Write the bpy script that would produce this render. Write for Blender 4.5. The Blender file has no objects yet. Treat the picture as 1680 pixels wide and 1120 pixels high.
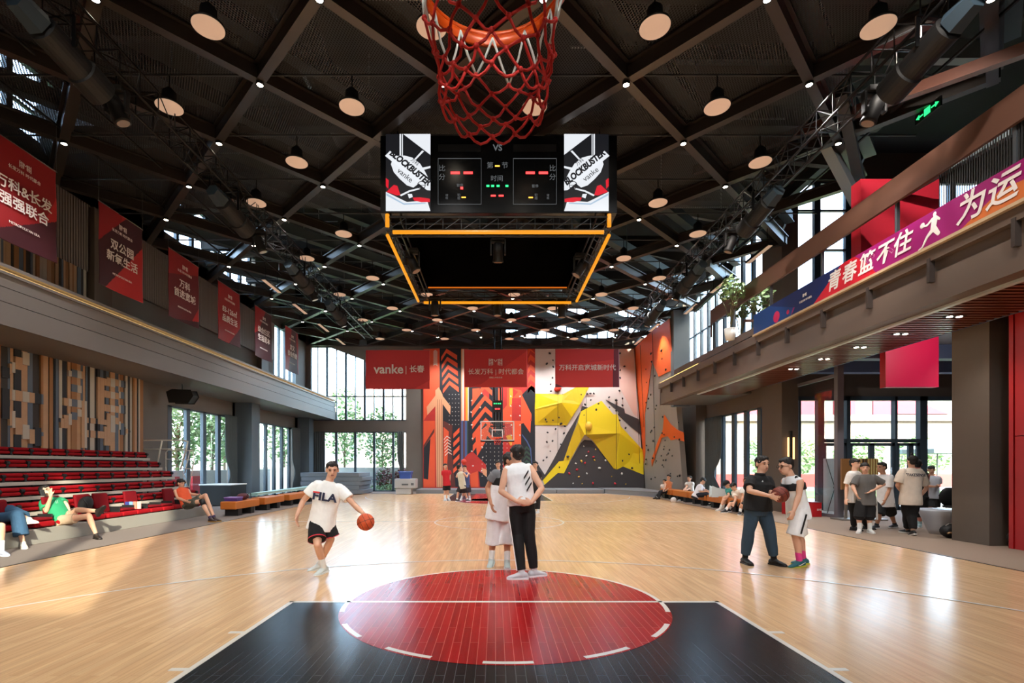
import bpy, math, random
from mathutils import Vector, Matrix, noise
random.seed(7)
C = bpy.context.scene.collection
PI = math.pi
V = Vector
# ---------------- camera, sky, sun, exposure ----------------
FPX, VX, VY, HC = 822.0, 813.0, 764.0, 1.552
cam_d = bpy.data.cameras.new('camera')
cam_d.sensor_width = 36.0
cam_d.lens = FPX / 1680 * 36.0
cam_d.shift_x = (840 - VX) / 1680
cam_d.shift_y = (VY - 560) / 1680
cam_d.clip_end = 600
cam = bpy.data.objects.new('camera', cam_d)
cam.location = (0, 0, HC)
cam.rotation_euler = (PI / 2, 0, 0)
C.objects.link(cam)
sc = bpy.context.scene
sc.camera = cam
sc.view_settings.view_transform = 'Standard'
sc.view_settings.look = 'None'
sc.view_settings.gamma = 1
sc.view_settings.use_curve_mapping = False
sc.view_settings.exposure = 1.85
sc.cycles.use_denoising = True
sc.cycles.max_bounces = 7
sc.cycles.diffuse_bounces = 4
sc.cycles.glossy_bounces = 3
sc.cycles.transparent_max_bounces = 16
sc.cycles.caustics_reflective = False
sc.cycles.caustics_refractive = False
sc.cycles.sample_clamp_indirect = 6
SUN_DIR = V((-0.48, 0.88, -0.34)).normalized()
w = bpy.data.worlds.new('sky')
sc.world = w
w.use_nodes = True
nt = w.node_tree
bg = nt.nodes['Background']
sky = nt.nodes.new('ShaderNodeTexSky')
sky.sky_type = 'NISHITA'
sky.sun_disc = False
sky.sun_elevation = math.radians(38)
sky.sun_rotation = math.radians(150)
sky.dust_density = 3.0
wm = nt.nodes.new('ShaderNodeMix'); wm.data_type = 'RGBA'; wm.inputs[0].default_value = 0.55
nt.links.new(sky.outputs[0], wm.inputs[6]); wm.inputs[7].default_value = (0.58, 0.66, 0.74, 1)   # thin bright overcast over the blue
nt.links.new(wm.outputs[2], bg.inputs[0])
bg.inputs[1].default_value = 1.7
sd = bpy.data.lights.new('sun', 'SUN')
sd.energy = 3.2
sd.angle = math.radians(0.6)
sd.color = (1.0, 0.88, 0.72)
so = bpy.data.objects.new('sun', sd)
so.rotation_euler = SUN_DIR.to_track_quat('-Z', 'Y').to_euler()
so.location = (10, -30, 30)
C.objects.link(so)

def portal(loc, rot, sx, sy):
    l = bpy.data.lights.new('window_portal', 'AREA')
    l.shape = 'RECTANGLE'; l.size = sx; l.size_y = sy
    l.cycles.is_portal = True
    o = bpy.data.objects.new('window_portal', l)
    o.location = loc; o.rotation_euler = rot
    C.objects.link(o)
portal((-8.3, 30.6, 1.85), (-PI/2, 0, 0), 5.8, 3.6)
portal((-8.3, 30.6, 6.4), (-PI/2, 0, 0), 5.8, 4.4)
portal((-11.7, 19.8, 1.9), (0, -PI/2, 0), 3.7, 4.4)
portal((-11.7, 25.9, 1.9), (0, -PI/2, 0), 3.7, 5.6)
portal((-11.7, 17.5, 10.5), (0, -PI/2, 0), 2.0, 13)
portal((10.4, 21.2, 1.9), (0, PI/2, 0), 3.8, 5.2)
portal((10.4, 21.2, 8.0), (0, PI/2, 0), 5.0, 5.8)
portal((13.2, 18.0, 2.0), (-PI/2, 0, 0), 6.0, 4.0)
portal((13.2, 18.0, 8.8), (-PI/2, 0, 0), 6.0, 6.5)
portal((5.0, 30.6, 10.4), (-PI/2, 0, 0), 11.0, 1.8)

# ---------------- helpers ----------------
def W(px, py, Y): return V(((px - VX) * Y / FPX, Y, HC - (py - VY) * Y / FPX))
def WX(px, py, X):
    Y = FPX * X / (px - VX)
    return V((X, Y, HC - (py - VY) * Y / FPX))
def G(px, py):
    Y = FPX * HC / (py - VY)
    return V(((px - VX) * Y / FPX, Y, 0))
def lin(c):
    if isinstance(c, str):
        c = tuple(int(c[i:i+2], 16) for i in (0, 2, 4))
    return tuple(((v/255)/12.92 if v/255 <= 0.04045 else ((v/255+0.055)/1.055)**2.4) for v in c) + (1.0,)
_m = {}
def mat(name, col, rough=0.6, metal=0.0, emit=None, es=0.0, spec=0.5, noise_amt=0.0, nscale=8.0, bump=0.0, coat=0.0, sheen=0.0):
    if name in _m: return _m[name]
    es = es*0.55
    m = bpy.data.materials.new(name); m.use_nodes = True
    n = m.node_tree; b = n.nodes['Principled BSDF']
    b.inputs['Base Color'].default_value = lin(col)
    b.inputs['Roughness'].default_value = rough
    b.inputs['Metallic'].default_value = metal
    b.inputs['Specular IOR Level'].default_value = spec
    b.inputs['Coat Weight'].default_value = coat
    b.inputs['Sheen Weight'].default_value = sheen
    if emit is not None:
        b.inputs['Emission Color'].default_value = lin(emit)
        b.inputs['Emission Strength'].default_value = es
    if noise_amt or bump:
        tc = n.nodes.new('ShaderNodeTexCoord'); no = n.nodes.new('ShaderNodeTexNoise')
        no.inputs['Scale'].default_value = nscale; no.inputs['Detail'].default_value = 5
        n.links.new(tc.outputs['Object'], no.inputs['Vector'])
        if noise_amt:
            mx = n.nodes.new('ShaderNodeMix'); mx.data_type = 'RGBA'; mx.blend_type = 'MULTIPLY'
            mr = n.nodes.new('ShaderNodeMapRange')
            mr.inputs['To Min'].default_value = 1 - noise_amt; mr.inputs['To Max'].default_value = 1 + noise_amt
            n.links.new(no.outputs['Fac'], mr.inputs['Value'])
            mx.inputs[0].default_value = 1.0
            mx.inputs[6].default_value = lin(col)
            n.links.new(mr.outputs[0], mx.inputs[7])
            n.links.new(mx.outputs[2], b.inputs['Base Color'])
        if bump:
            bp = n.nodes.new('ShaderNodeBump'); bp.inputs['Strength'].default_value = bump
            bp.inputs['Distance'].default_value = 0.02
            n.links.new(no.outputs['Fac'], bp.inputs['Height']); n.links.new(bp.outputs[0], b.inputs['Normal'])
    _m[name] = m
    return m
def cm(col, rough=0.7, **k):
    return mat('paint_%s_%d' % (col, int(rough*100)), col, rough, **k)
def cloth(col):
    return mat('cloth_' + col, col, 0.85, noise_amt=0.10, nscale=14, bump=0.25, sheen=0.0)
def emis(name, col, s):
    if name in _m: return _m[name]
    m = bpy.data.materials.new(name); m.use_nodes = True
    b = m.node_tree.nodes['Principled BSDF']
    b.inputs['Base Color'].default_value = (0.02, 0.02, 0.02, 1)
    b.inputs['Emission Color'].default_value = lin(col); b.inputs['Emission Strength'].default_value = s*0.55
    _m[name] = m
    return m

class MB:
    def __init__(s): s.v = []; s.f = []; s.m = []; s.cur = 0
    def add(s, vs, fs):
        b = len(s.v); s.v += [tuple(p) for p in vs]
        for f in fs: s.f.append(tuple(b + i for i in f)); s.m.append(s.cur)
        return s
    def box(s, x0, y0, z0, x1, y1, z1):
        return s.add([(x0,y0,z0),(x1,y0,z0),(x1,y1,z0),(x0,y1,z0),(x0,y0,z1),(x1,y0,z1),(x1,y1,z1),(x0,y1,z1)],
                     [(0,3,2,1),(4,5,6,7),(0,1,5,4),(1,2,6,5),(2,3,7,6),(3,0,4,7)])
    def obox(s, c, ax, ay, az):
        c = V(c); P = []
        for k in (-1, 1):
            for (i, j) in ((-1,-1),(1,-1),(1,1),(-1,1)):
                P.append(c + ax*i + ay*j + az*k)
        return s.add(P, [(0,3,2,1),(4,5,6,7),(0,1,5,4),(1,2,6,5),(2,3,7,6),(3,0,4,7)])
    def bar(s, p, q, w, h, up=V((0,0,1))):
        p = V(p); q = V(q); d = (q - p)
        if d.length < 1e-6: return s
        dn = d.normalized(); u = up
        if abs(dn.dot(u)) > 0.98: u = V((0,1,0))
        sd_ = dn.cross(u).normalized(); u = sd_.cross(dn).normalized()
        return s.obox((p+q)/2, d/2, sd_*(w/2), u*(h/2))
    def loft(s, rings, n=14, cap=True):
        vs = []; fs = []
        for (c, a, b) in rings:
            for i in range(n):
                t = 2*PI*i/n
                vs.append(V(c) + V(a)*math.cos(t) + V(b)*math.sin(t))
        for k in range(len(rings)-1):
            for i in range(n):
                j = (i+1) % n
                fs.append((k*n+i, k*n+j, (k+1)*n+j, (k+1)*n+i))
        if cap:
            fs.append(tuple(reversed(range(n)))); fs.append(tuple((len(rings)-1)*n+i for i in range(n)))
        return s.add(vs, fs)
    def tube(s, p, q, r0, r1=None, n=8):
        r1 = r0 if r1 is None else r1
        p = V(p); q = V(q); d = (q-p)
        if d.length < 1e-7: return s
        d.normalize(); a = d.orthogonal().normalized(); b = d.cross(a)
        return s.loft([(p, a*r0, b*r0), (q, a*r1, b*r1)], n)
    def path(s, pts, r, n=6, closed=False):
        pts = [V(p) for p in pts]; N = len(pts); rings = []
        a = None
        for i, p in enumerate(pts):
            if closed: d = pts[(i+1) % N] - pts[i-1]
            else: d = pts[min(i+1, N-1)] - pts[max(i-1, 0)]
            d.normalize()
            if a is None: a = d.orthogonal().normalized()
            else:
                a = (a - d*a.dot(d))
                a = a.normalized() if a.length > 1e-5 else d.orthogonal().normalized()
            b = d.cross(a); rings.append((p, a*r, b*r))
        if closed: rings.append(rings[0])
        return s.loft(rings, n, cap=not closed)
    def cap_(s, p, q, r0, r1, n=12):
        p = V(p); q = V(q); d = q-p; L = d.length
        d = d.normalized() if L > 1e-6 else V((0,0,1))
        a = d.orthogonal().normalized(); b = d.cross(a); rr = []
        for k in range(1, 5):
            t = k/5*PI/2
            rr.append((p - d*r0*math.cos(t), a*r0*math.sin(t), b*r0*math.sin(t)))
        rr.append((p, a*r0, b*r0)); rr.append((q, a*r1, b*r1))
        for k in range(4, 0, -1):
            t = k/5*PI/2
            rr.append((q + d*r1*math.cos(t), a*r1*math.sin(t), b*r1*math.sin(t)))
        return s.loft(rr, n)
    def ell(s, c, a, b, c3, n=14, m=9):
        rr = []
        for k in range(1, m):
            t = PI*k/m
            rr.append((V(c) - c3*math.cos(t), a*math.sin(t), b*math.sin(t)))
        return s.loft(rr, n)
    def sph(s, c, r, n=14, m=9): return s.ell(c, V((r,0,0)), V((0,r,0)), V((0,0,r)), n, m)
    def lathe(s, prof, c=(0,0,0), n=20):
        c = V(c)
        return s.loft([(c+V((0,0,z)), V((r,0,0)), V((0,r,0))) for (r, z) in prof], n)
    def prism(s, pts, d):
        d = V(d); n = len(pts); P = [V(p) for p in pts]
        vs = P + [p+d for p in P]
        fs = [tuple(range(n)), tuple(reversed(range(n, 2*n)))]
        fs += [(i, (i+1) % n + 0, (i+1) % n + n, i+n) for i in range(n)]
        return s.add(vs, [tuple(reversed(f)) for f in fs])
    def mesh(s, name, off=V((0,0,0)), smooth=False):
        me = bpy.data.meshes.new(name)
        me.from_pydata([(x-off.x, y-off.y, z-off.z) for (x,y,z) in s.v], [], s.f)
        if any(s.m): me.polygons.foreach_set('material_index', s.m)
        if smooth: me.polygons.foreach_set('use_smooth', [True]*len(s.f))
        me.update()
        return me
    def build(s, name, m, parent=None, smooth=False, bevel=0.0, loc=None, kind=None):
        off = V((0,0,0))
        if parent is not None: off = world_loc(parent)
        elif loc is not None: off = V(loc)
        me = s.mesh(name, off, smooth)
        for mm in (m if isinstance(m, (list, tuple)) else [m]): me.materials.append(mm)
        o = bpy.data.objects.new(name, me); C.objects.link(o)
        if parent is not None: o.parent = parent
        else: o.location = off
        if bevel:
            b = o.modifiers.new('bevel', 'BEVEL'); b.width = bevel; b.segments = 2; b.limit_method = 'ANGLE'
        if kind: o['kind'] = kind
        return o
def world_loc(o):
    l = V((0,0,0))
    while o is not None: l = l + o.location; o = o.parent
    return l
def tag(o, label, cat, group=None, kind=None):
    o['label'] = label; o['category'] = cat
    if group: o['group'] = group
    if kind: o['kind'] = kind
    return o
def thing(name, loc, label, cat, group=None):
    o = bpy.data.objects.new(name, None); o.empty_display_size = 0.1
    o.location = V(loc); C.objects.link(o)
    return tag(o, label, cat, group)
def copy_tree(o, parent=None):
    c = o.copy(); C.objects.link(c); c.parent = parent
    for ch in list(o.children): copy_tree(ch, c)
    return c
def struct(name, mb, m, **k): return mb.build(name, m, kind='structure', **k)
ORD = ['first','second','third','fourth','fifth','sixth','seventh','eighth','ninth','tenth','eleventh','twelfth','thirteenth','fourteenth','fifteenth','sixteenth','seventeenth','eighteenth','nineteenth','twentieth']
def text_obj(txt, size, m, parent, origin, xdir, ydir, name='lettering', align='CENTER', ext=0.004, shear=0.0, sx=1.0, bold=0.0, label=None):
    cu = bpy.data.curves.new('t', 'FONT'); cu.body = txt; cu.size = size; cu.align_x = align; cu.align_y = 'CENTER'
    cu.extrude = ext; cu.shear = shear; cu.offset = bold
    cu.resolution_u = 3
    t = bpy.data.objects.new('t', cu); C.objects.link(t)
    dg = bpy.context.evaluated_depsgraph_get(); dg.update()
    me = bpy.data.meshes.new_from_object(t.evaluated_get(dg))
    bpy.data.objects.remove(t); bpy.data.curves.remove(cu)
    xd = V(xdir).normalized(); yd = V(ydir).normalized(); zd = xd.cross(yd)
    off = world_loc(parent); o = V(origin)
    M = Matrix(((xd.x*sx, yd.x, zd.x, o.x-off.x), (xd.y*sx, yd.y, zd.y, o.y-off.y), (xd.z*sx, yd.z, zd.z, o.z-off.z), (0,0,0,1)))
    me.transform(M); me.materials.clear(); me.materials.append(m)
    ob = bpy.data.objects.new(name, me); C.objects.link(ob); ob.parent = parent
    if label: ob['label'] = label
    return ob

# ---------------- shared materials ----------------
M_wall = mat('wall_plaster', (112,106,100), 0.8, noise_amt=0.05, nscale=3)
M_walldk = mat('wall_dark', (96,92,90), 0.75, noise_amt=0.05, nscale=3)
M_black = mat('black_paint', (14,14,16), 0.6)
M_blackm = mat('black_metal', (16,16,18), 0.35, metal=0.4)
M_steel = mat('roof_steel', (70,76,80), 0.5, metal=0.2)
M_steeld = mat('roof_steel_dark', (34,35,38), 0.55)
M_bronze = mat('bronze_beam', (88,82,78), 0.33, metal=0.75)
M_frame = mat('window_frame', (70,84,96), 0.45, metal=0.2)
M_white = mat('white_paint', (232,232,230), 0.6)
M_line = mat('line_paint', (225,220,212), 0.2)
M_curt = mat('curtain', (92,100,102), 0.9, bump=0.1)
M_chrome = mat('chrome', (190,190,190), 0.2, metal=1.0)
M_mat = mat('gym_mat', (120,126,134), 0.6, noise_amt=0.04)
M_orange = mat('orange_vinyl', (196,110,40), 0.45, noise_amt=0.05)
M_skin = mat('skin', (218,168,140), 0.55, noise_amt=0.05, nscale=10)
M_skin2 = mat('skin_tan', (192,138,108), 0.55, noise_amt=0.05, nscale=10)
M_hair = mat('hair', (22,18,16), 0.6, bump=0.4, nscale=60)
def glass_mat():
    m = bpy.data.materials.new('window_glass'); m.use_nodes = True; n = m.node_tree; n.nodes.clear()
    o = n.nodes.new('ShaderNodeOutputMaterial'); mx = n.nodes.new('ShaderNodeMixShader')
    t = n.nodes.new('ShaderNodeBsdfTransparent'); g = n.nodes.new('ShaderNodeBsdfGlossy'); lw = n.nodes.new('ShaderNodeLayerWeight'); lw.inputs[0].default_value = 0.5; pwr = n.nodes.new('ShaderNodeMath'); pwr.operation = 'POWER'; pwr.inputs[1].default_value = 5.0; f = n.nodes.new('ShaderNodeMapRange'); f.inputs['To Min'].default_value = 0.05; f.inputs['To Max'].default_value = 0.7; n.links.new(lw.outputs['Facing'], pwr.inputs[0]); n.links.new(pwr.outputs[0], f.inputs['Value'])
    t.inputs[0].default_value = (0.93, 0.97, 0.96, 1); g.inputs['Roughness'].default_value = 0.02
    n.links.new(f.outputs[0], mx.inputs[0]); n.links.new(t.outputs[0], mx.inputs[1]); n.links.new(g.outputs[0], mx.inputs[2])
    n.links.new(mx.outputs[0], o.inputs[0])
    return m
M_glass = glass_mat()
M_board = glass_mat(); M_board.name = 'backboard_acrylic'
for n_ in M_board.node_tree.nodes:
    if n_.type == 'BSDF_GLOSSY': n_.inputs['Roughness'].default_value = 0.35
    if n_.type == 'MAP_RANGE': n_.inputs['To Min'].default_value = 0.02; n_.inputs['To Max'].default_value = 0.2
# ---------------- floor materials ----------------
def plank_mat(name, cols, rough, bw, bl, mortar=0.004, spec=0.5):
    m = bpy.data.materials.new(name); m.use_nodes = True; n = m.node_tree; b = n.nodes['Principled BSDF']
    tc = n.nodes.new('ShaderNodeTexCoord'); mp = n.nodes.new('ShaderNodeMapping')
    mp.inputs['Rotation'].default_value = (0, 0, PI/2)
    n.links.new(tc.outputs['Object'], mp.inputs['Vector'])
    br = n.nodes.new('ShaderNodeTexBrick')
    br.offset = 0.37; br.inputs['Scale'].default_value = 1.0
    br.inputs['Brick Width'].default_value = bl; br.inputs['Row Height'].default_value = bw
    br.inputs['Mortar Size'].default_value = mortar; br.inputs['Mortar Smooth'].default_value = 0.3
    br.inputs['Color1'].default_value = lin(cols[0]); br.inputs['Color2'].default_value = lin(cols[1]); br.inputs['Mortar'].default_value = lin(cols[2])
    n.links.new(mp.outputs[0], br.inputs['Vector'])
    mp2 = n.nodes.new('ShaderNodeMapping'); mp2.inputs['Scale'].default_value = (22, 1.1, 1)
    n.links.new(tc.outputs['Object'], mp2.inputs['Vector'])
    no = n.nodes.new('ShaderNodeTexNoise'); no.inputs['Scale'].default_value = 1.0; no.inputs['Detail'].default_value = 6
    n.links.new(mp2.outputs[0], no.inputs['Vector'])
    mr = n.nodes.new('ShaderNodeMapRange'); mr.inputs['From Min'].default_value = 0.3; mr.inputs['From Max'].default_value = 0.7
    mr.inputs['To Min'].default_value = 0.86; mr.inputs['To Max'].default_value = 1.1
    n.links.new(no.outputs['Fac'], mr.inputs['Value'])
    mx = n.nodes.new('ShaderNodeMix'); mx.data_type = 'RGBA'; mx.blend_type = 'MULTIPLY'; mx.inputs[0].default_value = 1
    n.links.new(br.outputs['Color'], mx.inputs[6]); n.links.new(mr.outputs[0], mx.inputs[7])
    n.links.new(mx.outputs[2], b.inputs['Base Color'])
    mr2 = n.nodes.new('ShaderNodeMapRange'); mr2.inputs['To Min'].default_value = rough*0.8; mr2.inputs['To Max'].default_value = rough*1.25
    n.links.new(no.outputs['Fac'], mr2.inputs['Value']); n.links.new(mr2.outputs[0], b.inputs['Roughness'])
    bp = n.nodes.new('ShaderNodeBump'); bp.inputs['Strength'].default_value = 0.2; bp.inputs['Distance'].default_value = 0.002
    mp3 = n.nodes.new('ShaderNodeMapping'); mp3.inputs['Scale'].default_value = (16, 2.2, 1)
    n.links.new(tc.outputs['Object'], mp3.inputs['Vector'])
    no3 = n.nodes.new('ShaderNodeTexNoise'); no3.inputs['Scale'].default_value = 1.0; no3.inputs['Detail'].default_value = 2
    n.links.new(mp3.outputs[0], no3.inputs['Vector'])
    n.links.new(no3.outputs['Fac'], bp.inputs['Height']); n.links.new(bp.outputs[0], b.inputs['Normal'])
    b.inputs['Specular IOR Level'].default_value = spec
    return m
M_wood = plank_mat('maple_floor', [(222,184,142),(212,172,130),(196,156,116)], 0.21, 0.075, 1.1, 0.0025, 0.3)
M_wblk = plank_mat('black_floor', [(22,24,28),(13,15,18),(70,74,78)], 0.24, 0.075, 1.1, 0.003, 0.45)
M_wred = plank_mat('red_floor', [(170,22,24),(148,16,18),(206,90,84)], 0.24, 0.075, 1.1, 0.003, 0.4)
M_carpet = mat('carpet_grey', (128,116,108), 0.95, noise_amt=0.1, nscale=40)
M_carpet2 = mat('carpet_beige', (146,126,110), 0.95, noise_amt=0.1, nscale=40)

# ---------------- floor ----------------
XL, XR = -7.55, 7.75
b = MB(); b.box(XL, -7, -0.1, XR, 27.99, 0)
floor = struct('floor', b, M_wood)
b = MB(); b.box(-11.8, -7, -0.12, XL, 30.6, -0.001); b.box(XL, 27.99, -0.12, XR, 30.6, -0.001)
struct('floor_left_carpet', b, M_carpet)
b = MB(); b.box(XR, -7, -0.12, 17, 18.0, -0.001); b.box(XR, 18.0, -0.12, 10.4, 30.6, -0.001)
struct('floor_right_carpet', b, M_carpet2)
b = MB(); b.box(XL-0.02, -7, -0.02, XL+0.01, 28, 0.006); b.box(XR-0.01, -7, -0.02, XR+0.02, 28, 0.006)
struct('trim_floor_edge', b, M_blackm)
CX, FY = 0.1, 5.69
def disc_ring(b, cx, cy, r0, r1, a0, a1, z0, z1, n=64):
    k = max(2, int(n*abs(a1-a0)/(2*PI)))
    for i in range(k):
        t0 = a0+(a1-a0)*i/k; t1 = a0+(a1-a0)*(i+1)/k
        P = [(cx+r0*math.cos(t0), cy+r0*math.sin(t0), z1), (cx+r1*math.cos(t0), cy+r1*math.sin(t0), z1),
             (cx+r1*math.cos(t1), cy+r1*math.sin(t1), z1), (cx+r0*math.cos(t1), cy+r0*math.sin(t1), z1)]
        b.add(P, [(0,1,2,3)])
def lane(base, sgn, red_c=True):
    # painted lane, circle and lines (all thin paint layers on the boards)
    y0 = base; y1 = base + sgn*5.8
    b = MB(); b.box(CX-2.45, min(y0,y1), 0.0, CX+2.45, max(y0,y1), 0.002)
    return b
b = lane(-0.06, 1); struct('floor_black_lane', b, M_wblk)
b = lane(27.94, -1)
struct('floor_far_lane', b, M_wblk)
b = MB()
n = 96
b.add([(CX+1.8*math.cos(2*PI*i/n), FY+1.8*math.sin(2*PI*i/n), 0.0035) for i in range(n)], [tuple(range(n))])
n = 64
b.add([(CX+1.8*math.cos(2*PI*i/n), 22.2+1.8*math.sin(2*PI*i/n), 0.0035) for i in range(n)], [tuple(range(n))])
b.box(CX-1.2, 22.15, 0.002, CX+1.2, 27.9, 0.0035)
struct('floor_red_circle', b, M_wred)
b = MB()
z = 0.005
def lbox(x0, y0, x1, y1, zz=z): b.box(min(x0,x1), min(y0,y1), 0.001, max(x0,x1), max(y0,y1), zz)
for s_, base in ((1, -0.06), (-1, 27.94)):
    ft = base + s_*5.8
    lbox(CX-2.45, ft, CX+2.45, ft - s_*0.05)
    for sx in (-1, 1):
        lbox(CX+sx*2.45, base, CX+sx*2.40, ft)
        for d in (1.75, 2.6, 3.0, 3.85, 4.7):
            if d in (3.85, 4.7): lbox(CX+sx*2.45, base+s_*d, CX+sx*2.58, base+s_*(d+0.05))
    cy = ft - s_*0.025
    a0 = 0 if s_ > 0 else PI
    disc_ring(b, CX, cy, 1.75, 1.80, a0, a0+PI, 0, z, 128)
    for (d0, d1) in ((-6.5, 6.5), (20.5, 35.5), (48.5, 63), (77, 90), (-35.5, -20.5), (-63, -48.5), (-90, -77)):
        c0 = a0 - PI/2
        disc_ring(b, CX, cy, 1.75, 1.80, c0+math.radians(d0), c0+math.radians(d1), 0, z, 256)
    hy = 1.515 if s_ > 0 else 27.94-1.575
    disc_ring(b, CX, hy, 6.70, 6.75, a0+math.radians(12), a0+PI-math.radians(12), 0, z, 160)
disc_ring(b, CX, 13.94, 1.75, 1.80, 0, 2*PI, 0, z, 96)
lbox(XL, 13.915, XR, 13.965); lbox(XL, 27.89, XR, 27.94)
struct('trim_court_lines', b, M_line)

# ---------------- walls ----------------
ZT = 12.6
b = MB()   # back wall, around the windows and clerestory
YB = 30.4
def wallY(b, y, rects, t=0.25):
    for (x0, z0, x1, z1) in rects: b.box(x0, y, z0, x1, y+t, z1)
def pw(px): return (px-VX)*YB/FPX
def pz(py): return HC-(py-VY)*YB/FPX
wx0, wx1 = pw(510), pw(666)
wallY(b, YB, [(-11.8, 0, wx0, ZT), (wx1, 0, 10.4, 8.95), (wx0, pz(708), wx1, pz(690)), (wx0, pz(569), wx1, 8.95),
              (wx0, 8.95, 0.6, 9.7), (0.6, 8.95, 10.4, 9.25), (wx0, 9.7, -3.2, ZT), (-3.2, 10.5, 0.6, ZT), (-3.2, 9.7, -2.2, 10.5), (-1.2, 9.7, 0.6, 10.5),
              (0.6, 11.2, 10.4, ZT)])
b.prism([(pw(541), YB, pz(569)), (wx1, YB, pz(569)), (wx1, YB, pz(616))], (0, 0.25, 0))
struct('wall_back', b, M_wall)
b = MB()
def wallX(b, x, rects, t):
    for (y0, z0, y1, z1) in rects: b.box(min(x, x+t), y0, z0, max(x, x+t), y1, z1)
# left ground floor wall
wallX(b, -11.5, [(-7, 0, 17.6, 4.33), (17.6, 3.69, 30.4, 4.33), (21.9, 0, 23.0, 4.33), (28.7, 0, 30.4, 4.33)], -0.25)
# upper wall behind banners
wallX(b, -11.5, [(-7, 4.33, 25.9, 8.95), (28.8, 4.33, 30.4, ZT), (25.9, 4.33, 28.8, 5.3), (-7, 8.95, 11.0, ZT), (-7, 8.95, 30.4, 9.4), (11, 11.5, 30.4, ZT), (13.3, 9.4, 17.4, 11.5), (24.0, 9.4, 30.4, 11.5), (11.0, 8.9, 24.0, 9.7)], -0.25)
struct('wall_left', b, M_wall)
b = MB(); b.box(-11.42, 21.95, 0, -10.68, 22.7, 4.33); b.box(-11.42, 28.9, 0, -10.75, 29.6, 4.33)
struct('wall_left_column', b, mat('column_blue', (84,94,102), 0.6))
# wall right: columns
M_colr = mat('column_taupe', (98,86,76), 0.7, noise_amt=0.04)
for i, (y0, y1) in enumerate(((24.0, 25.3), (16.8, 18.05), (9.74, 10.54))):
    b = MB(); b.box(9.6, y0, 0, 10.15, y1, 4.45 if i == 0 else 5.02)
    if i == 1: b.box(9.6, y0, 5.4, 10.15, y1, ZT)
    struct('wall_right_column', b, M_colr)
b = MB()
wallX(b, 10.1, [(25.3, 0, 30.4, 5.5), (27.0, 5.5, 30.4, ZT), (18.05, 3.8, 24.0, 5.5), (24.0, 4.3, 25.3, 5.5), (18.05, 10.7, 27.0, ZT)], 0.3)
b.box(10.15, 17.7, 4.0, 17.2, 17.95, 5.6); b.box(10.15, 17.7, 11.6, 17.2, 17.95, ZT)
b.box(17.0, -7, 0, 17.25, 17.7, ZT)
b.box(9.62, -7, 0, 9.9, 8.0, 5.02)
struct('wall_right', b, M_colr)
b = MB(); b.box(8.5, 23.9, 4.4, 9.25, 24.3, 9.0)
struct('wall_right_return', b, mat('grey_blue_wall', (96,102,106), 0.7))
# wall behind the camera with the window the sun comes through
b = MB()
wallY(b, -7.25, [(-11.8, 0, -0.1, ZT), (2.5, 0, 17.2, ZT), (-0.1, 0, 2.5, 4.7), (-0.1, 8.8, 2.5, ZT)])
struct('wall_front', b, M_walldk)
b = MB(); b.box(0.72, -7.2, 4.7, 1.05, -7.05, 8.8)
struct('window_rear_mullion', b, M_frame)
b = MB(); b.box(-11.8, -7.3, ZT, 10.5, 30.7, ZT+0.2); b.box(10.5, -7.3, ZT, 17.3, 18.0, ZT+0.2)
struct('ceiling', b, mat('roof_underside', (26,22,22), 0.9))

# ---------------- window builders ----------------
def window_Y(name, y, x0, x1, z0, z1, vs, hs=(), fw=0.06, topline=None, thick=None, lab=None):
    """glazing facing -Y; frame + pane"""
    b = MB()
    def ztop(x):
        return z1 if topline is None else topline(x)
    for i, x in enumerate(vs):
        w_ = thick[i] if thick else fw
        b.box(x-w_/2, y-0.02, z0, x+w_/2, y+0.12, ztop(x))
    for h in hs: b.box(x0, y-0.01, h-0.03, x1, y+0.10, h+0.03)
    b.box(x0, y-0.02, z0, x1, y+0.12, z0+0.06)
    if topline is None: b.box(x0, y-0.02, z1-0.06, x1, y+0.12, z1)
    o = struct(name, b, M_frame)
    g = MB()
    if topline is None: g.box(x0, y+0.05, z0, x1, y+0.06, z1)
    else:
        pts = [(x0, y+0.05, z0), (x1, y+0.05, z0), (x1, y+0.05, topline(x1)), (pw(541), y+0.05, topline(pw(541))), (x0, y+0.05, topline(x0))]
        g.prism(pts, (0, 0.01, 0))
    g.build('pane', M_glass, o)
    return o
def window_X(name, x, y0, y1, z0, z1, ys, hs=(), fw=0.16, dep=0.12):
    b = MB()
    for yy in ys: b.box(x-dep/2, yy-fw/2, z0, x+dep/2, yy+fw/2, z1)
    for h in hs: b.box(x-0.04, y0, h-0.03, x+0.04, y1, h+0.03)
    b.box(x-dep/2, y0, z0, x+dep/2, y1, z0+0.08); b.box(x-dep/2, y0, z1-0.06, x+dep/2, y1, z1)
    o = struct(name, b, M_frame)
    g = MB(); g.box(x-0.005, y0, z0, x+0.005, y1, z1); g.build('pane', M_glass, o)
    return o
window_Y('window_1', YB, wx0, wx1, 0, pz(708), [pw(p) for p in (551.5, 582.7, 613.8, 645)], fw=0.13)
xs = [pw(536.5+15.45*i) for i in range(-1, 9)]
window_Y('window_2', YB, wx0, wx1, pz(690), pz(569), xs, hs=(pz(650),), thick=[0.12 if i % 2 else 0.05 for i in range(10)],
         topline=lambda x: pz(569) if x <= pw(541) else pz(569) - (x-pw(541))*(47/125))
window_X('window_3', -11.55, 17.6, 21.9, 0, 3.69, [17.68, 18.75, 19.8, 20.85, 21.85], fw=0.22)
window_X('window_4', -11.55, 23.0, 28.7, 0, 3.69, [23.1, 24.2, 25.15, 26.1, 27.05, 28.0], fw=0.2)
window_X('window_5', -11.55, 25.9, 28.8, 5.3, 8.95, [26.0, 26.7, 27.4, 28.1, 28.75], fw=0.12)
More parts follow.
